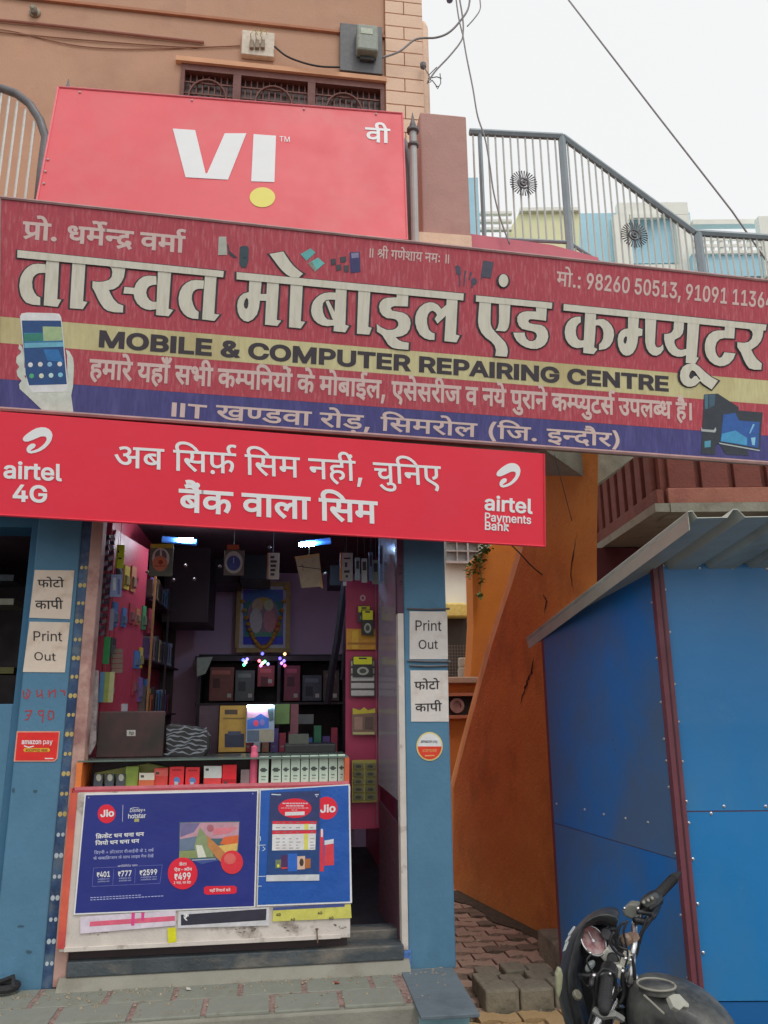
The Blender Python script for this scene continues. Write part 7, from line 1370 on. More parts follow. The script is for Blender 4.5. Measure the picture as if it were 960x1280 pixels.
# cream house at the end of the alley
CH = thing('cream_house', FP(580, 900, 6.5), 'cream house at the end of the alley with a caged window under a yellow hood', 'house')
b = MB(); b.fb(500, 560, 632, 905, 6.5, 9); obj('house_wall', b, m_cream, CH)
b = MB(); b.fb(558, 674, 598, 703, 6.4, 6.49); wp = obj('window', b, P(120, 124, 124, .3), CH)
for q in ((558, 676, 599, 678), (558, 688, 599, 689.4), (558, 701, 601, 704), (584, 678, 586, 701), (571, 678, 572, 701), (598, 676, 601, 701)):
    b = MB(); b.fb(*q, 6.34, 6.39); obj('window_bar', b, P(150, 140, 136), wp)
b = MB(); b.prism([FP(x, y, 6.2) for x, y in ((557, 771), (557, 753), (580, 753), (588, 757), (589, 771))], FW * .29); obj('window_hood', b, P(206, 172, 96), CH, bevel=.03)
b = MB(); b.fb(557, 771.5, 590, 846, 6.44, 6.49); wd = obj('window', b, M('dark caged window', (.06, .05, .045), .6, .2), CH)
for i in range(9):
    b = MB(); b.fb(558 + i * 3.6, 806, 558.6 + i * 3.6, 846, 6.2, 6.21); obj('cage_bar', b, P(96, 84, 74), wd)
for i in range(10):
    b = MB(); b.fb(557, 807 + i * 4, 590, 807.6 + i * 4, 6.18, 6.19); obj('cage_bar', b, P(96, 84, 74), wd)
b = MB(); b.fb(590.5, 755, 593, 846, 6.1, 6.15); obj('edge_pipe', b, P(196, 160, 110), CH)
b = MB(); b.lathe(FP(579, 846, 5.9), (0, 0, 1), [(.07, 0), (.07, .1), (.06, .105), (.06, .13), (.065, .14), (.065, .24), (.05, .25)], 14); tag(obj('plastic_tin', b, P(146, 136, 120), None), 'pale tin standing on the ledge below the caged window', 'tin')
# creeper on the wall top
cr = thing('creeper', FP(600, 745, 3.9), 'small green creeper hanging from the top of the bright orange wall', 'plant')
b = MB(); b.tube([FP(x, y, 3.93) for x, y in ((606, 684), (602, 694), (599, 708), (602, 722), (600, 735), (601, 750))], .006, 5); b.tube([FP(x, y, 3.93) for x, y in ((606, 684), (596, 692), (588, 712), (585, 722))], .006, 5); obj('stem', b, P(80, 90, 40), cr)
lf_ = MB(); 
def leaf(mb, c0, s_, up=V((0, 0, 1))):
    a = random.uniform(0, 2 * pi); e = random.uniform(-.9, .9); d = V((cos(a) * cos(e), sin(a) * cos(e), sin(e))); n_ = d.cross(up).normalized() * s_ * .4
    mb.add([c0, c0 + d * s_ * .5 + n_, c0 + d * s_, c0 + d * s_ * .5 - n_], [(0, 1, 2, 3)])
for (x, y, sx, sy, n) in ((604, 684, 9, 7, 60), (597, 698, 8, 6, 42), (588, 714, 4, 8, 22), (600, 710, 4, 8, 16), (602, 724, 3, 6, 10), (600, 742, 2.5, 7, 12), (610, 678, 6, 4, 22)):
    for _ in range(n): leaf(lf_, FP(x + random.gauss(0, sx * .45), y + random.gauss(0, sy * .45), 3.9 + random.uniform(-.12, .04)), random.uniform(.035, .075))
obj('leaves', lf_, m_leaf, cr, kind='stuff')
# slab and ribbed balcony of the orange building
YB = 5.9
def ap(x, y, Y=YB): return atd(x, y, Y)
b = MB(); b.prism([ap(x, y, 5.2) for x, y in ((672, 556), (745, 606), (792, 572), (800, 500), (660, 500))], V((0, .5, .02))); obj('upper_slab', b, m_concrete, OB)
# side of the balcony recedes to the left, front runs to the right
cN = ap(828, 632); zb = cN.z; XF = V((1, 0, 0))
cF = hit(739, 692, V((0, 0, zb)), V((0, 0, 1)))
if (cF - cN).length > 6 or cF.y < YB: cF = cN + V((-1.2, 3.0, 0))
sdir = (cF - cN).normalized(); slen = (cF - cN).length; snrm = V((-sdir.y, sdir.x, 0)); snrm = snrm if snrm.x < 0 else -snrm
hB = ap(828, 500).z - zb
def SBx(s0, s1, z0, z1, d0, d1):            # box along the receding side
    p = []
    for d in (d0, d1):
        p += [cN + sdir * s0 + snrm * d + V((0, 0, z0)), cN + sdir * s1 + snrm * d + V((0, 0, z0)), cN + sdir * s1 + snrm * d + V((0, 0, z1)), cN + sdir * s0 + snrm * d + V((0, 0, z1))]
    return p
def FBx(x0, x1, z0, z1, y0, y1): return lambda mb: mb.box(lambda u, v, w: V((u, w, v)), x0, x1, zb + z0, zb + z1, y0, y1)
BL = thing('ribbed_balcony', cN, 'ribbed brown red balcony above the blue cabin, under the long board', 'balcony')
b = MB(); b.hexa(SBx(0, slen, .02, hB, -.12, 0)); obj('side_wall', b, m_rust, BL)
b = MB(); b.hexa(SBx(-.05, slen, 0, .12, .001, .06)); obj('bottom_band', b, m_rust, BL, bevel=.008)
b = MB(); b.hexa(SBx(-.08, slen, -.07, -.001, -.3, .09)); obj('slab_edge', b, m_concrete, BL)
for i in range(9):
    s_ = slen * (i + .35) / 9
    b = MB(); b.hexa(SBx(s_, s_ + slen * .066, .121, hB, .001, .045)); obj('rib', b, m_rust, BL, bevel=.006)
b = MB(); FBx(cN.x + .001, cN.x + 4, .02, hB, YB, YB + .12)(b); obj('front_wall', b, m_rust, BL)
b = MB(); FBx(cN.x + .03, cN.x + 4, 0, .13, YB - .06, YB - .001)(b); obj('bottom_band', b, M('dusty brown red band', S(136, 88, 74), .9, .2, 5, .6, 40, stain=S(110, 60, 54), samt=.6, sscale=5), BL, bevel=.008)
b = MB(); FBx(cN.x + .03, cN.x + 4, -.075, -.001, YB - .09, YB + .3)(b); obj('slab_edge', b, m_concrete, BL)
for i in range(8):
    x0 = ap(830 + 41 * i, 600).x + .02; x1 = ap(830 + 41 * i + 36, 600).x
    b = MB(); FBx(x0, x1, .131, hB, YB - .045, YB - .001)(b); obj('rib', b, m_rust, BL, bevel=.006)
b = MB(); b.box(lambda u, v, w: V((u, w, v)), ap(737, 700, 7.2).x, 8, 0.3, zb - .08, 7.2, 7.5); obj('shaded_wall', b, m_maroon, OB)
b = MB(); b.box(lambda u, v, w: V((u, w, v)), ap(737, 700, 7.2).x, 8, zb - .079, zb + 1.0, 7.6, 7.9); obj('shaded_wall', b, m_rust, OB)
# wires down the alley
wire([FP(693, 568, .6), FP(712, 640, .75), FP(741, 755, 1.0)], .003, m_cord, 'thin straight black wire running down in front of the orange wall')
wire(wf_([(638, 680), (652, 694), (664, 707), (680, 720), (700, 733), (718, 748), (722, 756)], 1.2), .005, m_cord, 'sagging black cable from behind the red banner to the cabin roof')

# ------------------------------------------------------------------ blue sheet cabin
KY = 4.0
Pn = V((atd(845, 980, KY).x, KY, 0)); fdir = V((1, 0.0, 0))
Pf = V((atd(690, 980, 5.1).x, 5.1, 0)); ld = (Pf - Pn).normalized(); ll = (Pf - Pn).length; lnm = V((-ld.y, ld.x, 0)); lnm = lnm if lnm.dot(CAM - Pn) > 0 else -lnm
CBN = thing('blue_cabin', V((Pn.x + .9, KY + .7, 0)), 'blue sheet metal cabin with a maroon corner post and corrugated roof', 'cabin')
zn = atd(822, 706, KY).z; zf = hit(676, 792, Pf, lnm).z
plL = Plane(Pn, lnm); plF = Plane(Pn, V((0, -1, 0)))
seam_n = plL.at(845, 1074).z; seam_f = plL.at(686, 1027).z
def lw(s, z): return Pn + ld * s + V((0, 0, z))
b = MB(); b.prism([lw(.03, seam_n + .002), lw(ll, seam_f + .002), lw(ll, zf), lw(.03, zn)], -lnm * .004); obj('side_sheet', b, m_bluesheet2, CBN, 'dusty upper side sheet with a painted reflection')
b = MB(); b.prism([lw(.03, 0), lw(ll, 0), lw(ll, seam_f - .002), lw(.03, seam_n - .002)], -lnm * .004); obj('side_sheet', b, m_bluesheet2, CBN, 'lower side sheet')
b = MB(); b.prism([lw(.03, seam_n - .02), lw(ll, seam_f - .02), lw(ll, seam_f + .02), lw(.03, seam_n + .02)], -lnm * .03 ); 
for v_ in range(len(b.v)): b.v[v_] = tuple(V(b.v[v_]) - lnm * .006)
obj('side_rail', b, m_post, CBN)
zs = plF.at(900, 1014).z; zq = plF.at(930, 1252).z; xr = Pn.x + 1.9
b = MB(); b.box(lambda u, v, w: V((u, w, v)), Pn.x + .034, xr, zs + .003, zn + .0, KY, KY + .004); obj('front_sheet', b, m_bluesheet, CBN, 'upper front sheet')
b = MB(); b.box(lambda u, v, w: V((u, w, v)), Pn.x + .034, xr, zq + .003, zs - .003, KY, KY + .004); obj('front_sheet', b, m_bluesheet, CBN, 'lower front sheet')
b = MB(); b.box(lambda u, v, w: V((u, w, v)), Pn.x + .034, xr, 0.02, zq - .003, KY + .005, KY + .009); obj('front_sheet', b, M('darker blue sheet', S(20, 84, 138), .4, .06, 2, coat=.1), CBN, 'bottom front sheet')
b = MB(); b.box(lambda u, v, w: V((u, w, v)), Pn.x + .034, xr, zs - .02, zs + .02, KY + .006, KY + .03); obj('front_rail', b, m_post, CBN)
b = MB(); b.box(lambda u, v, w: V((u, w, v)), Pn.x - .022, Pn.x + .033, 0, zn + .02, KY - .022, KY + .033); obj('corner_post', b, m_post, CBN, bevel=.003)
b = MB(); b.box(lambda u, v, w: V((u, w, v)), Pn.x + .005, Pn.x + .012, 0, zn + .02, KY - .0255, KY - .0225); obj('post_edge', b, M('dark maroon steel', S(60, 34, 42), .5, .1), CBN)
b = MB(); b.prism([lw(ll + .001, 0), lw(ll + .03, 0), lw(ll + .03, zf), lw(ll + .001, zf)], -lnm * .03); obj('corner_post', b, m_post, CBN)
b = MB(); b.box(lambda u, v, w: V((u, w, v)), xr + .001, xr + .04, 0, zn, KY, KY + .04); obj('corner_post', b, m_post, CBN)
b = MB(); b.box(lambda u, v, w: V((u, w, v)), Pf.x + .04, xr + .04, 0, zf, 5.1, 5.104); obj('back_sheet', b, m_bluesheet, CBN)
b = MB(); b.box(lambda u, v, w: V((u, w, v)), xr + .041, xr + .045, 0, zf, KY + .05, 5.09); obj('side_sheet', b, m_bluesheet, CBN)
def screws(pl_, pts):
    for x, y in pts:
        b = MB(); b.lathe(pl_.at(x, y, .0), pl_.n, [(.008, 0), (.008, .002), (.005, .004), (.004, .007)], 7); obj('screw', b, m_screw, CBN)
screws(plF, [(829, 707), (874, 710), (915, 710), (958, 711), (831, 737), (837, 790), (843, 855), (848, 902), (853, 952), (858, 1002), (861, 1029), (866, 1074), (872, 1130), (879, 1191), (905, 1008), (957, 1008), (889, 1017)])
screws(plL, [(810, 707), (795, 712), (815, 753), (821, 823), (826, 878), (830, 924), (833, 951), (836, 984), (844, 1067), (810, 1028), (782, 1023), (755, 1018), (731, 1012), (696, 1005), (851, 1144), (860, 1222)])
# roof: trapezoid-ribbed sheet with an overhang
r1 = atd(861, 648, 3.35); r2 = hit(661, 801, V((r1.x - .55, 0, 0)), V((1, .42, 0)).normalized())
r2 = atd(661, 801, 5.35)
rdir = (r2 - r1); XR_ = V((1, 0, .01))
prof = []
x = 0; pitch_ = .208
prof = [(0, -.01), (.0, .03), (.02, .032), (.038, .0)]
x = .038
while x < 2.4:
    prof += [(x + .135, 0.0), (x + .165, .036), (x + .185, .036), (x + .215, 0)]; x += .215
b = MB(); n = len(prof)
for k_ in (0, 1):
    base = r1 + rdir * 1.02 * k_
    for (a, h_) in prof: b.v.append(tuple(base + XR_ * a + V((0, 0, h_))))
for k_ in (0, 1):
    base = r1 + rdir * 1.02 * k_
    for (a, h_) in prof: b.v.append(tuple(base + XR_ * a + V((0, 0, h_ + .004))))
for i in range(n - 1):
    b.f += [(i, i + 1, n + i + 1, n + i), (2 * n + i, 3 * n + i, 3 * n + i + 1, 2 * n + i + 1), (i, 2 * n + i, 2 * n + i + 1, i + 1)]
obj('roof_sheet', b, m_galv, CBN)
ln_ = V((rdir.y, -rdir.x, 0)).normalized(); ln_ = ln_ if ln_.x < 0 else -ln_
b = MB(); b.prism([r1 + V((0, 0, .005)), r2 + V((0, 0, .005)), r2 + V((0, 0, -.055)), r1 + V((0, 0, -.055))], ln_ * .004); obj('edge_flashing', b, M('grey flashing', S(136, 136, 124), .5, .1, 6, metal=.2), CBN)
b = MB(); b.box(lambda u, v, w: V((u, w, v)), Pn.x - .0, xr, zn + .001, zn + .05, KY + .01, KY + .06); obj('top_rail', b, m_post, CBN)

# ------------------------------------------------------------------ motorcycle
SH = atd(778, 1195, 3.1); fw = V((-.8, .6, 0)); sw = V((.6, .8, 0)); UPZ = V((0, 0, 1))
MC = thing('motorcycle', V((SH.x, SH.y, 0)) - fw * .3, 'dusty black motorcycle parked in front of the blue cabin, its handlebar and tank in view', 'motorcycle')
def B(a, s_, z): return V((SH.x, SH.y, 0)) + fw * a + sw * s_ + UPZ * z
m_tank = M('dusty black tank paint', (.04, .042, .042), .5, .3, 9, .1, 60, stain=S(100, 100, 94), samt=.75, sscale=7, slo=.4, shi=.66, coat=.1)
m_cowl = M('black cowl plastic', (.02, .021, .024), .4, .2, 8, stain=S(90, 92, 90), samt=.35, sscale=7, slo=.48, shi=.7)
m_chrome = M('worn chrome', (.62, .62, .62), .22, .06, 8, metal=.9); m_alu = M('dull cast alloy', S(170, 168, 158), .5, .12, 12, metal=.35)
m_rub = M('grip rubber', (.022, .022, .024), .75, .2, 30, .4, 90); m_tyre = M('tyre rubber', (.02, .02, .02), .9, .2, 20, .5, 60)
D_ = lambda x, y, d: atd(x, y, d)
def Q(x, y): return (680 + x / 4.0, 1070 + y / 4.0)         # enlarged detail pixel -> photograph pixel
def QD(x, y, d): return atd(*Q(x, y), d)
hb = MB()
hb.tube([QD(430, 640, 3.02), QD(440, 560, 3.04), QD(445, 490, 3.06)], .0115, 10)
obj('handlebar', hb, m_chrome, MC, smooth=True)
hb = MB(); hb.tube([QD(440, 500, 3.06), QD(452, 440, 3.1), QD(452, 390, 3.14), QD(452, 350, 3.18), QD(462, 315, 3.2), QD(485, 288, 3.23), QD(510, 270, 3.25)], .012, 10); obj('handlebar', hb, m_chrome, MC, smooth=True)
g = MB(); ga_, gb_ = QD(560, 205, 3.3), QD(665, 95, 3.42)
g.tube([ga_, ga_.lerp(gb_, .1), ga_.lerp(gb_, .92), gb_, QD(685, 80, 3.44)], [.022, .0185, .0165, .012, .003], 12); gr = obj('grip', g, m_rub, MC, smooth=True)
for i in range(12):
    c0 = ga_.lerp(gb_, .1 + .065 * i); d = (gb_ - ga_).normalized(); b = MB(); b.lathe(c0, d, [(.0188, -.002), (.0198, 0), (.0188, .002)], 12); obj('grip_ring', b, m_rub, gr)
b = MB(); b.tube([QD(500, 262, 3.24), QD(530, 235, 3.27), QD(566, 205, 3.3)], [.026, .034, .03], 10); obj('switch_housing', b, m_black, MC, smooth=False, bevel=.004)
b = MB(); b.prism([QD(x, y, 3.2) for x, y in ((388, 275), (430, 235), (480, 242), (470, 300), (440, 322), (400, 300))], V((.02, .05, 0))); obj('brake_reservoir', b, M('grey reservoir', S(96, 96, 90), .5, .15, 10), MC, bevel=.008)
b = MB(); b.tube([QD(455, 320, 3.16), QD(500, 330, 3.2), QD(545, 300, 3.24), QD(575, 250, 3.28)], [.012, .014, .012, .01], 8); b.tube([QD(470, 280, 3.15), QD(540, 290, 3.22), QD(580, 225, 3.28)], .008, 8); obj('brake_lever', b, m_black, MC, smooth=True)
b = MB(); b.tube([QD(430, 395, 3.12), QD(440, 420, 3.12)], [.03, .03], 10); b.lathe(QD(412, 415, 3.1), V((-.5, -.8, 0)), [(.02, 0), (.022, .01), (.012, .02)], 10); obj('mirror_mount', b, P(110, 90, 76), MC)
# near grip pointing at the viewer
g = MB(); na, nb = QD(315, 600, 2.98), QD(300, 775, 2.78)
g.tube([na, na.lerp(nb, .12), na.lerp(nb, .85), nb, QD(304, 785, 2.77)], [.026, .021, .021, .017, .008], 12); gr = obj('grip', g, m_rub, MC, smooth=True)
for i in range(9):
    c0 = na.lerp(nb, .14 + .075 * i); d = (nb - na).normalized(); b = MB(); b.lathe(c0, d, [(.0213, -.002), (.0226, 0), (.0213, .002)], 12); obj('grip_ring', b, m_rub, gr)
b = MB(); b.tube([QD(330, 560, 3.02), QD(318, 610, 2.97)], [.03, .033], 10); obj('switch_housing', b, m_black, MC, bevel=.005)
b = MB(); b.tube([QD(170, 595, 3.0), QD(220, 600, 2.98), QD(262, 598, 2.97), QD(340, 590, 2.96)], [.006, .008, .01, .012], 8); b.tube([QD(245, 600, 2.95), QD(235, 640, 2.9), QD(240, 660, 2.9)], .009, 7); obj('clutch_lever', b, m_black, MC, smooth=True)
for pts, r_ in (([(235, 650), (252, 720), (240, 790), (222, 850)], .006), ([(180, 600), (210, 650), (250, 640)], .005), ([(320, 560), (345, 590), (360, 650), (352, 720)], .006), ([(350, 380), (330, 430), (360, 480), (400, 500)], .006), ([(400, 560), (390, 620), (400, 690), (380, 740)], .007), ([(380, 400), (370, 450), (420, 470)], .005), ([(440, 500), (450, 560), (455, 620)], .006)):
    b = MB(); b.tube([QD(x, y, 3.02) for x, y in smoothpx(pts, 4)], r_, 6); obj('cable', b, m_black, MC, smooth=True)
# clamp and risers
b = MB(); b.prism([QD(x, y, 3.02) for x, y in ((338, 545), (372, 545), (405, 565), (403, 600), (385, 628), (355, 600))], V((.03, .08, 0))); obj('top_clamp', b, m_alu, MC, bevel=.006)
b = MB(); b.prism([QD(x, y, 3.04) for x, y in ((375, 540), (395, 482), (445, 500), (448, 520), (405, 560))], V((.02, .05, 0))); obj('bar_clamp', b, m_alu, MC, bevel=.006)
b = MB(); b.lathe(QD(436, 615, 3.05), V((-.1, -.2, 1)), [(.026, -.03), (.028, 0), (.024, .014), (.01, .02)], 14); obj('fork_cap', b, m_chrome, MC, smooth=True)
b = MB(); b.prism([QD(x, y, 3.08) for x, y in ((275, 500), (315, 455), (345, 490), (370, 525), (350, 548), (310, 540))], V((.03, .06, 0))); obj('console', b, m_alu, MC, bevel=.006)
b = MB(); b.lathe(QD(341, 518, 3.07), V((-.0, -1, .5)), [(.02, 0), (.022, .012), (.016, .016)], 14); obj('ignition_lock', b, m_black, MC)
# instruments
dc = QD(243, 425, 3.1); dn = (V((.35, -.75, .55))).normalized()
b = MB(); b.lathe(dc - dn * .06, dn, [(.035, 0), (.05, .03), (.054, .06)], 24); obj('gauge_body', b, m_black, MC)
b = MB()
x_ = dn.orthogonal().normalized(); y_ = dn.cross(x_)
b.tube([dc + dn * .004 + (x_ * cos(a) + y_ * sin(a)) * .051 for a in [2 * pi * q / 28 for q in range(29)]], .0042, 6); obj('gauge_ring', b, m_chrome, MC, smooth=True)
b = MB(); b.lathe(dc, dn, [(.049, .0005), (.049, .002)], 24); obj('gauge_face', b, M('faded red gauge face', S(128, 84, 86), .3, .5, 40, c2=S(150, 140, 138), c2amt=.7), MC)
b = MB(); b.lathe(dc, dn, [(.006, .002), (.006, .006)], 8); b.tube([dc + dn * .004, dc + dn * .004 + V((-.015, 0, .03))], .0015, 4); obj('gauge_needle', b, m_print_white, MC)
b = MB(); b.prism([QD(x, y, 3.16) for x, y in ((270, 370), (318, 352), (352, 440), (345, 485), (310, 450), (296, 400))], V((.02, .05, 0))); obj('digital_display', b, M('dark display lens', (.03, .03, .035), .15, .1), MC, bevel=.004)
# small hardware that crowds the bars
for (x, y, d, r_) in ((352, 556, 3.0, .007), (392, 575, 3.0, .007), (408, 512, 3.02, .006), (432, 520, 3.02, .006), (470, 262, 3.18, .006), (402, 262, 3.18, .005), (555, 190, 3.28, .005), (330, 590, 2.94, .005), (250, 598, 2.94, .007)):
    b = MB(); b.lathe(QD(x, y, d), V((-.1, -.8, .5)), [(r_, -.004), (r_, .004), (r_ * .55, .006)], 6); obj('bolt', b, m_chrome, MC)
for pts, r_, d in (([(405, 330), (380, 350), (372, 400), (392, 450), (385, 520), (360, 560)], .0045, 3.06), ([(420, 320), (398, 372), (410, 440), (418, 500), (398, 600), (420, 700)], .004, 3.04), ([(300, 560), (268, 600), (262, 680), (285, 760), (300, 850)], .0045, 2.93), ([(255, 590), (228, 560), (215, 520), (240, 490)], .004, 3.0), ([(520, 300), (500, 350), (480, 400), (470, 470), (450, 530)], .0045, 3.12), ([(545, 290), (530, 330), (495, 380), (478, 440)], .004, 3.14)):
    b = MB(); b.tube([QD(x, y, d) for x, y in smoothpx(pts, 4)], r_, 6); obj('cable', b, m_black, MC, smooth=True)
b = MB(); b.prism([QD(x, y, 3.17) for x, y in ((478, 232), (520, 205), (552, 190), (572, 212), (560, 240), (512, 262))], V((.02, .04, 0))); obj('switch_box', b, M('grey black switch plastic', S(64, 66, 64), .5, .2, 20), MC, bevel=.006)
for x, y in ((498, 232), (520, 222), (540, 212)):
    b = MB(); b.lathe(QD(x, y, 3.165), V((-.1, -.9, .3)), [(.006, 0), (.006, .006), (.003, .008)], 8); obj('switch_button', b, P(120, 118, 110), MC)
b = MB(); b.lathe(QD(305, 395, 3.12), V((.2, -.8, .5)), [(.018, 0), (.02, .012), (.017, .014)], 16); obj('small_gauge', b, P(60, 60, 64), MC)
b = MB(); b.tube([QD(250, 770, 2.86), QD(290, 800, 2.84), QD(350, 790, 2.84), QD(390, 815, 2.86)], .012, 6); obj('wiring_clump', b, P(110, 110, 106), MC)
# head cowl: curved shell built from slices along the side direction
outer = [(378, 300), (380, 262), (340, 250), (300, 256), (255, 272), (215, 298), (180, 330), (145, 375), (112, 430), (95, 480), (80, 540), (70, 600), (68, 680), (78, 750), (100, 830), (120, 900)]
inner = [(362, 350), (330, 345), (290, 335), (250, 335), (220, 345), (195, 360), (190, 385), (186, 420), (192, 470), (188, 520), (180, 560), (172, 600), (180, 650), (195, 720), (212, 790), (225, 900)]
b = MB(); ns = 7
for k_ in range(ns):
    t_ = k_ / (ns - 1); d = 3.05 + .32 * t_; sh_ = sin(pi * (.12 + .76 * t_)) 
    for (ox_, oy_), (ix_, iy_) in zip(outer, inner):
        cx_ = 260; b.v.append(tuple(QD(ix_ + (ox_ - ix_) * (.35 + .65 * sh_), iy_ + (oy_ - iy_) * (.35 + .65 * sh_), d)))
no = len(outer)
for k_ in range(ns - 1):
    for i in range(no - 1): b.f.append((k_ * no + i, k_ * no + i + 1, (k_ + 1) * no + i + 1, (k_ + 1) * no + i))
cw_ = obj('headlamp_cowl', b, m_cowl, MC, smooth=True)
sm = cw_.modifiers.new('thickness', 'SOLIDIFY'); sm.thickness = .008; cw_.modifiers.new('smooth', 'SUBSURF').render_levels = 2
b = MB(); n_ = no
for (ox_, oy_), (ix_, iy_) in zip(outer, inner):
    b.v.append(tuple(QD(ix_ + (ox_ - ix_) * .55, iy_ + (oy_ - iy_) * .55, 3.045)));
for (ox_, oy_), (ix_, iy_) in zip(outer, inner): b.v.append(tuple(QD(ix_, iy_, 3.10)))
for i in range(n_ - 1): b.f.append((i, i + 1, n_ + i + 1, n_ + i))
ci = obj('cowl_lip', b, m_cowl, MC, smooth=True); ci.modifiers.new('thickness', 'SOLIDIFY').thickness = .006
b = MB(); b.prism([QD(x, y, 3.2) for x, y in ((180, 370), (360, 352), (375, 420), (420, 470), (400, 560), (340, 640), (360, 760), (330, 900), (215, 900), (190, 720), (170, 600), (188, 500))], V((.02, .06, 0))); obj('headstock_cover', b, m_black, MC, bevel=.01)
b = MB(); b.prism([QD(x, y, 3.04) for x, y in ((60, 595), (74, 556), (90, 570), (98, 600), (92, 670), (76, 725), (66, 690))], V((.0, .03, 0))); obj('side_lamp', b, M('cream lens', S(138, 138, 112), .3, .15, 14), MC, bevel=.008)
b = MB(); b.prism([QD(x, y, 3.03) for x, y in ((205, 545), (240, 530), (248, 560), (225, 590), (200, 580))], V((.02, .04, 0))); obj('cable_guide', b, P(110, 116, 116), MC, bevel=.01)
b = MB(); b.tube([QD(160, 700, 2.99), QD(172, 690, 2.98)], .018, 8); obj('bolt', b, P(96, 92, 80), MC, bevel=.004)
for pts in ([(150, 350), (158, 356), (128, 400), (120, 394)], [(126, 395), (134, 400), (112, 436), (105, 430)], [(108, 432), (124, 428), (108, 470), (94, 478)]):
    b = MB(); b.prism([QD(x, y, 3.02) for x, y in pts], V((0, .004, 0))); obj('decal', b, P(150, 156, 156), MC)
# tank: lofted body
def loft(name, secs, mat, seg=20, p=2.6):
    b = MB()
    for (a, s0_, zc, hw, hu, hl) in secs:
        for k_ in range(seg):
            th = 2 * pi * k_ / seg; c_, s_ = cos(th), sin(th)
            x = abs(c_) ** (2 / p) * (1 if c_ > 0 else -1) * hw; z = abs(s_) ** (2 / p) * (hu if s_ > 0 else -hl)
            b.v.append(tuple(B(a, s0_ + x, zc + z)))
    n = len(secs)
    for i in range(n - 1):
        for k_ in range(seg): b.f.append((i * seg + k_, i * seg + (k_ + 1) % seg, (i + 1) * seg + (k_ + 1) % seg, (i + 1) * seg + k_))
    b.f.append(tuple(range(seg))); b.f.append(tuple((n - 1) * seg + k_ for k_ in reversed(range(seg))))
    return obj(name, b, mat, MC, smooth=True)
ztk = atd(838, 1229, 2.92).z - .008
tk = loft('fuel_tank', [(a_ * .70 - .0, s_ - .0, ztk + (z_ + .09) * 1.0 - .09, w_ * .80, u_, l_) for (a_, s_, z_, w_, u_, l_) in [(-.02, 0, -.13, .07, .07, .08), (-.06, 0, -.11, .12, .10, .12), (-.14, 0, -.09, .155, .09, .15), (-.25, 0, -.09, .175, .085, .16), (-.36, 0, -.10, .17, .075, .15), (-.46, 0, -.13, .13, .06, .12), (-.53, 0, -.17, .09, .05, .08)]], m_tank)
tk.modifiers.new('smooth', 'SUBSURF').render_levels = 1
cc_ = atd(820, 1229, 2.93); cc_.z = ztk + .001
b = MB(); b.tube([cc_ + V((cos(a) * .062, sin(a) * .062, .0)) for a in [2 * pi * q / 28 for q in range(29)]],   .0042, 6); obj('filler_ring', b, P(116, 114, 104), MC, smooth=True)
b = MB(); b.lathe(cc_ - V((0, 0, .02)), UPZ, [(.058, 0), (.058, .02), (.03, .024)], 24); obj('filler_cap', b, m_tank, MC)
def on_tank(pts, mat, nm):
    P_ = atd(850, 1254, 2.78); pl_ = Plane(P_, V((.5, -.75, .75))); b = MB(); b.prism([pl_.at(*Q(x, y)) for x, y in pts], -pl_.n * .02); obj(nm, b, mat, MC, bevel=.003)
seat = loft('seat', [(-.36, 0, ztk - .24, .07, .04, .05), (-.45, 0, ztk - .27, .11, .05, .05), (-.8, 0, ztk - .27, .14, .055, .05), (-1.1, 0, ztk - .22, .12, .05, .05), (-1.2, 0, ztk - .20, .07, .03, .04)], m_rub)
loft('engine', [(-.05, 0, .42, .08, .1, .12), (-.15, 0, .42, .14, .2, .18), (-.4, 0, .40, .15, .2, .18), (-.5, 0, .4, .1, .12, .12)], M('engine alloy', (.12, .12, .12), .5, .2, 10, metal=.6), p=4)
def wheel(a, nm):
    c0 = B(a, 0, .30); 
    b = MB(); R0 = .255; ring = []
    for k_ in range(33):
        th = 2 * pi * k_ / 32; ring.append(c0 + fw * R0 * cos(th) + UPZ * R0 * sin(th))
    b.tube(ring, .045, 10, cap=False); w_ = obj(nm, b, m_tyre, MC, smooth=True)
    b = MB(); b.tube([c0 + (p_ - c0) * .82 for p_ in ring], .016, 8, cap=False); obj('rim', b, m_alu, w_, smooth=True)
    for k_ in range(6):
        th = 2 * pi * k_ / 6; b = MB(); b.tube([c0, c0 + (fw * cos(th) + UPZ * sin(th)) * .205], .012, 6); obj('spoke', b, m_alu, w_)
    b = MB(); b.tube([c0 - sw * .06, c0 + sw * .06], .04, 12); obj('hub', b, m_alu, w_)
wheel(.38, 'front_wheel'); wheel(-.92, 'rear_wheel')
for s_ in (-.08, .08): 
    b = MB(); b.tube([B(.0, s_, .95), B(.38, s_, .30)], .019, 8); obj('fork_leg', b, m_chrome, MC, smooth=True)
b = MB(); b.tube([B(.02, 0, .9), B(-.1, 0, .8), B(-.3, 0, .66), B(-.6, 0, .7), B(-1.2, 0, .76)], .022, 8); b.tube([B(.02, 0, .85), B(-.08, 0, .5), B(-.2, 0, .22), B(-.55, 0, .25), B(-.6, 0, .7)], .02, 8); b.tube([B(-.5, .06, .35), B(-.92, .08, .3)], .02, 8); b.tube([B(-.5, -.06, .35), B(-.92, -.08, .3)], .02, 8); obj('frame', b, m_black, MC, smooth=True)
b = MB(); b.tube([B(-.12, .16, .28), B(-.5, .17, .26), B(-.95, .17, .36)], [.02, .03, .045], 10); obj('exhaust', b, m_chrome, MC, smooth=True)
for s_ in (-.1, .1):
    b = MB(); b.tube([B(-.7, s_, .66), B(-.92, s_, .32)], .022, 8); obj('shock', b, m_chrome, MC)
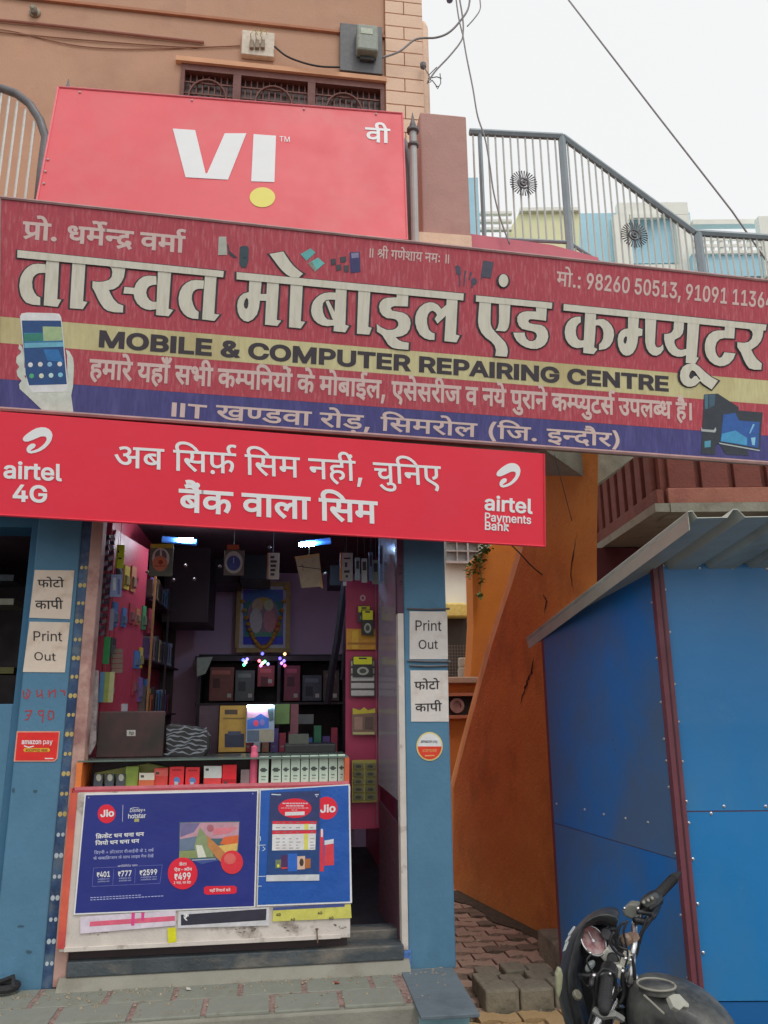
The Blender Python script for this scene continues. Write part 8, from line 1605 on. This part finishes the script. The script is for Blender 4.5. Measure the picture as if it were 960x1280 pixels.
b = MB(); b.tube([B(-.45, -.12, .3), B(-.35, -.28, .01)], .01, 6); obj('side_stand', b, m_black, MC)
b = MB(); pts = [B(.38 + .32 * cos(th), 0, .30 + .32 * sin(th)) for th in [radi * pi / 180 for radi in range(30, 160, 13)]]
b.tube(pts, .0, 6, cap=False) if False else None
for i in range(len(pts) - 1): b.hexa([pts[i] - sw * .06, pts[i] + sw * .06, pts[i + 1] + sw * .06, pts[i + 1] - sw * .06] + [p_ + UPZ * .006 for p_ in (pts[i] - sw * .06, pts[i] + sw * .06, pts[i + 1] + sw * .06, pts[i + 1] - sw * .06)])
obj('front_mudguard', b, m_cowl, MC)
on_tank([(625, 700), (650, 688), (680, 690), (700, 712), (728, 740), (725, 758), (700, 752), (680, 772), (650, 755)], P(134, 134, 124), 'tank_badge')
b = MB(); P0 = atd(800, 1245, 2.84); b.tube([atd(805, 1244, 2.86), atd(830, 1267, 2.78)], .0035, 6); obj('tank_crease', b, P(120, 118, 108), MC)
# dark sandal strap / tyre scrap at the lower left corner
b = MB(); c0 = GP(2, 1236, PLAT + .02); b.tube([c0 + V((cos(a) * .07, sin(a) * .05, .01)) for a in [2 * pi * q / 16 for q in range(17)]], .018, 8); b.tube([c0 + V((-.05, .01, .012)), c0 + V((.05, .0, .05)), c0 + V((.07, -.03, .01))], .012, 8)
tag(obj('slipper', b, m_rub, None), 'dark rubber slipper lying on the platform at the lower left', 'slipper')

# grit and scraps scattered over the platform and the alley mouth
rg = random.Random(5); gm = MB()
for i in range(520):
    u = rg.uniform(-2.6, ur - .02); w_ = rg.uniform(we + .02, -.04) if rg.random() < .55 else rg.uniform(-.16, -.04); s_ = rg.uniform(.002, .007)
    c0 = F(u, PLAT + .001, w_); gm.hexa([c0 + V((-s_, -s_ * rg.uniform(.5, 1), 0)), c0 + V((s_, -s_, 0)), c0 + V((s_ * rg.uniform(.4, 1), s_, 0)), c0 + V((-s_, s_, 0))] + [c0 + V((a_ * s_ * .6, b_ * s_ * .6, s_ * .9)) for a_, b_ in ((-1, -1), (1, -1), (1, 1), (-1, 1))])
for i in range(420):
    u = rg.uniform(uR1 + .02, uA + .3); w_ = rg.uniform(-.3, 2.2); s_ = rg.uniform(.003, .010); c0 = F(u, ALLEY + .008, w_)
    gm.hexa([c0 + V((-s_, -s_ * rg.uniform(.5, 1), 0)), c0 + V((s_, -s_, 0)), c0 + V((s_ * rg.uniform(.4, 1), s_, 0)), c0 + V((-s_, s_, 0))] + [c0 + V((a_ * s_ * .6, b_ * s_ * .6, s_ * .9)) for a_, b_ in ((-1, -1), (1, -1), (1, 1), (-1, 1))])
tag(obj('grit', gm, M('pale grit', S(126, 116, 98), .95, .4, 40), None), 'pale grit and crumbs scattered over the platform and the alley', 'grit', kind='stuff')
for i, (px, py, c, la) in enumerate([(236, 1236, (170, 166, 156), 'small pale paper scrap on the tiles under the counter'), (420, 1228, (140, 60, 50), 'small red wrapper scrap on the tiles by the doorway'), (612, 1212, (150, 146, 130), 'pale scrap lying on the alley pavers'), (598, 1176, (160, 150, 120), 'tan leaf scrap lying deeper in the alley')]):
    g = GP(px, py, PLAT + .004 if px < 560 else ALLEY + .014); a_ = rg.uniform(0, 3)
    b = MB(); d1 = V((cos(a_), sin(a_), 0)) * .018; d2 = V((-sin(a_), cos(a_), 0)) * .012
    b.add([g - d1 - d2, g + d1 - d2 * .6, g + d1 * .8 + d2 + V((0, 0, .006)), g - d1 + d2 + V((0, 0, .003)), g + V((0, 0, .005))], [(0, 1, 4), (1, 2, 4), (2, 3, 4), (3, 0, 4)]); tag(obj('litter_scrap', b, P(*c), None, kind='flat'), la, 'litter')
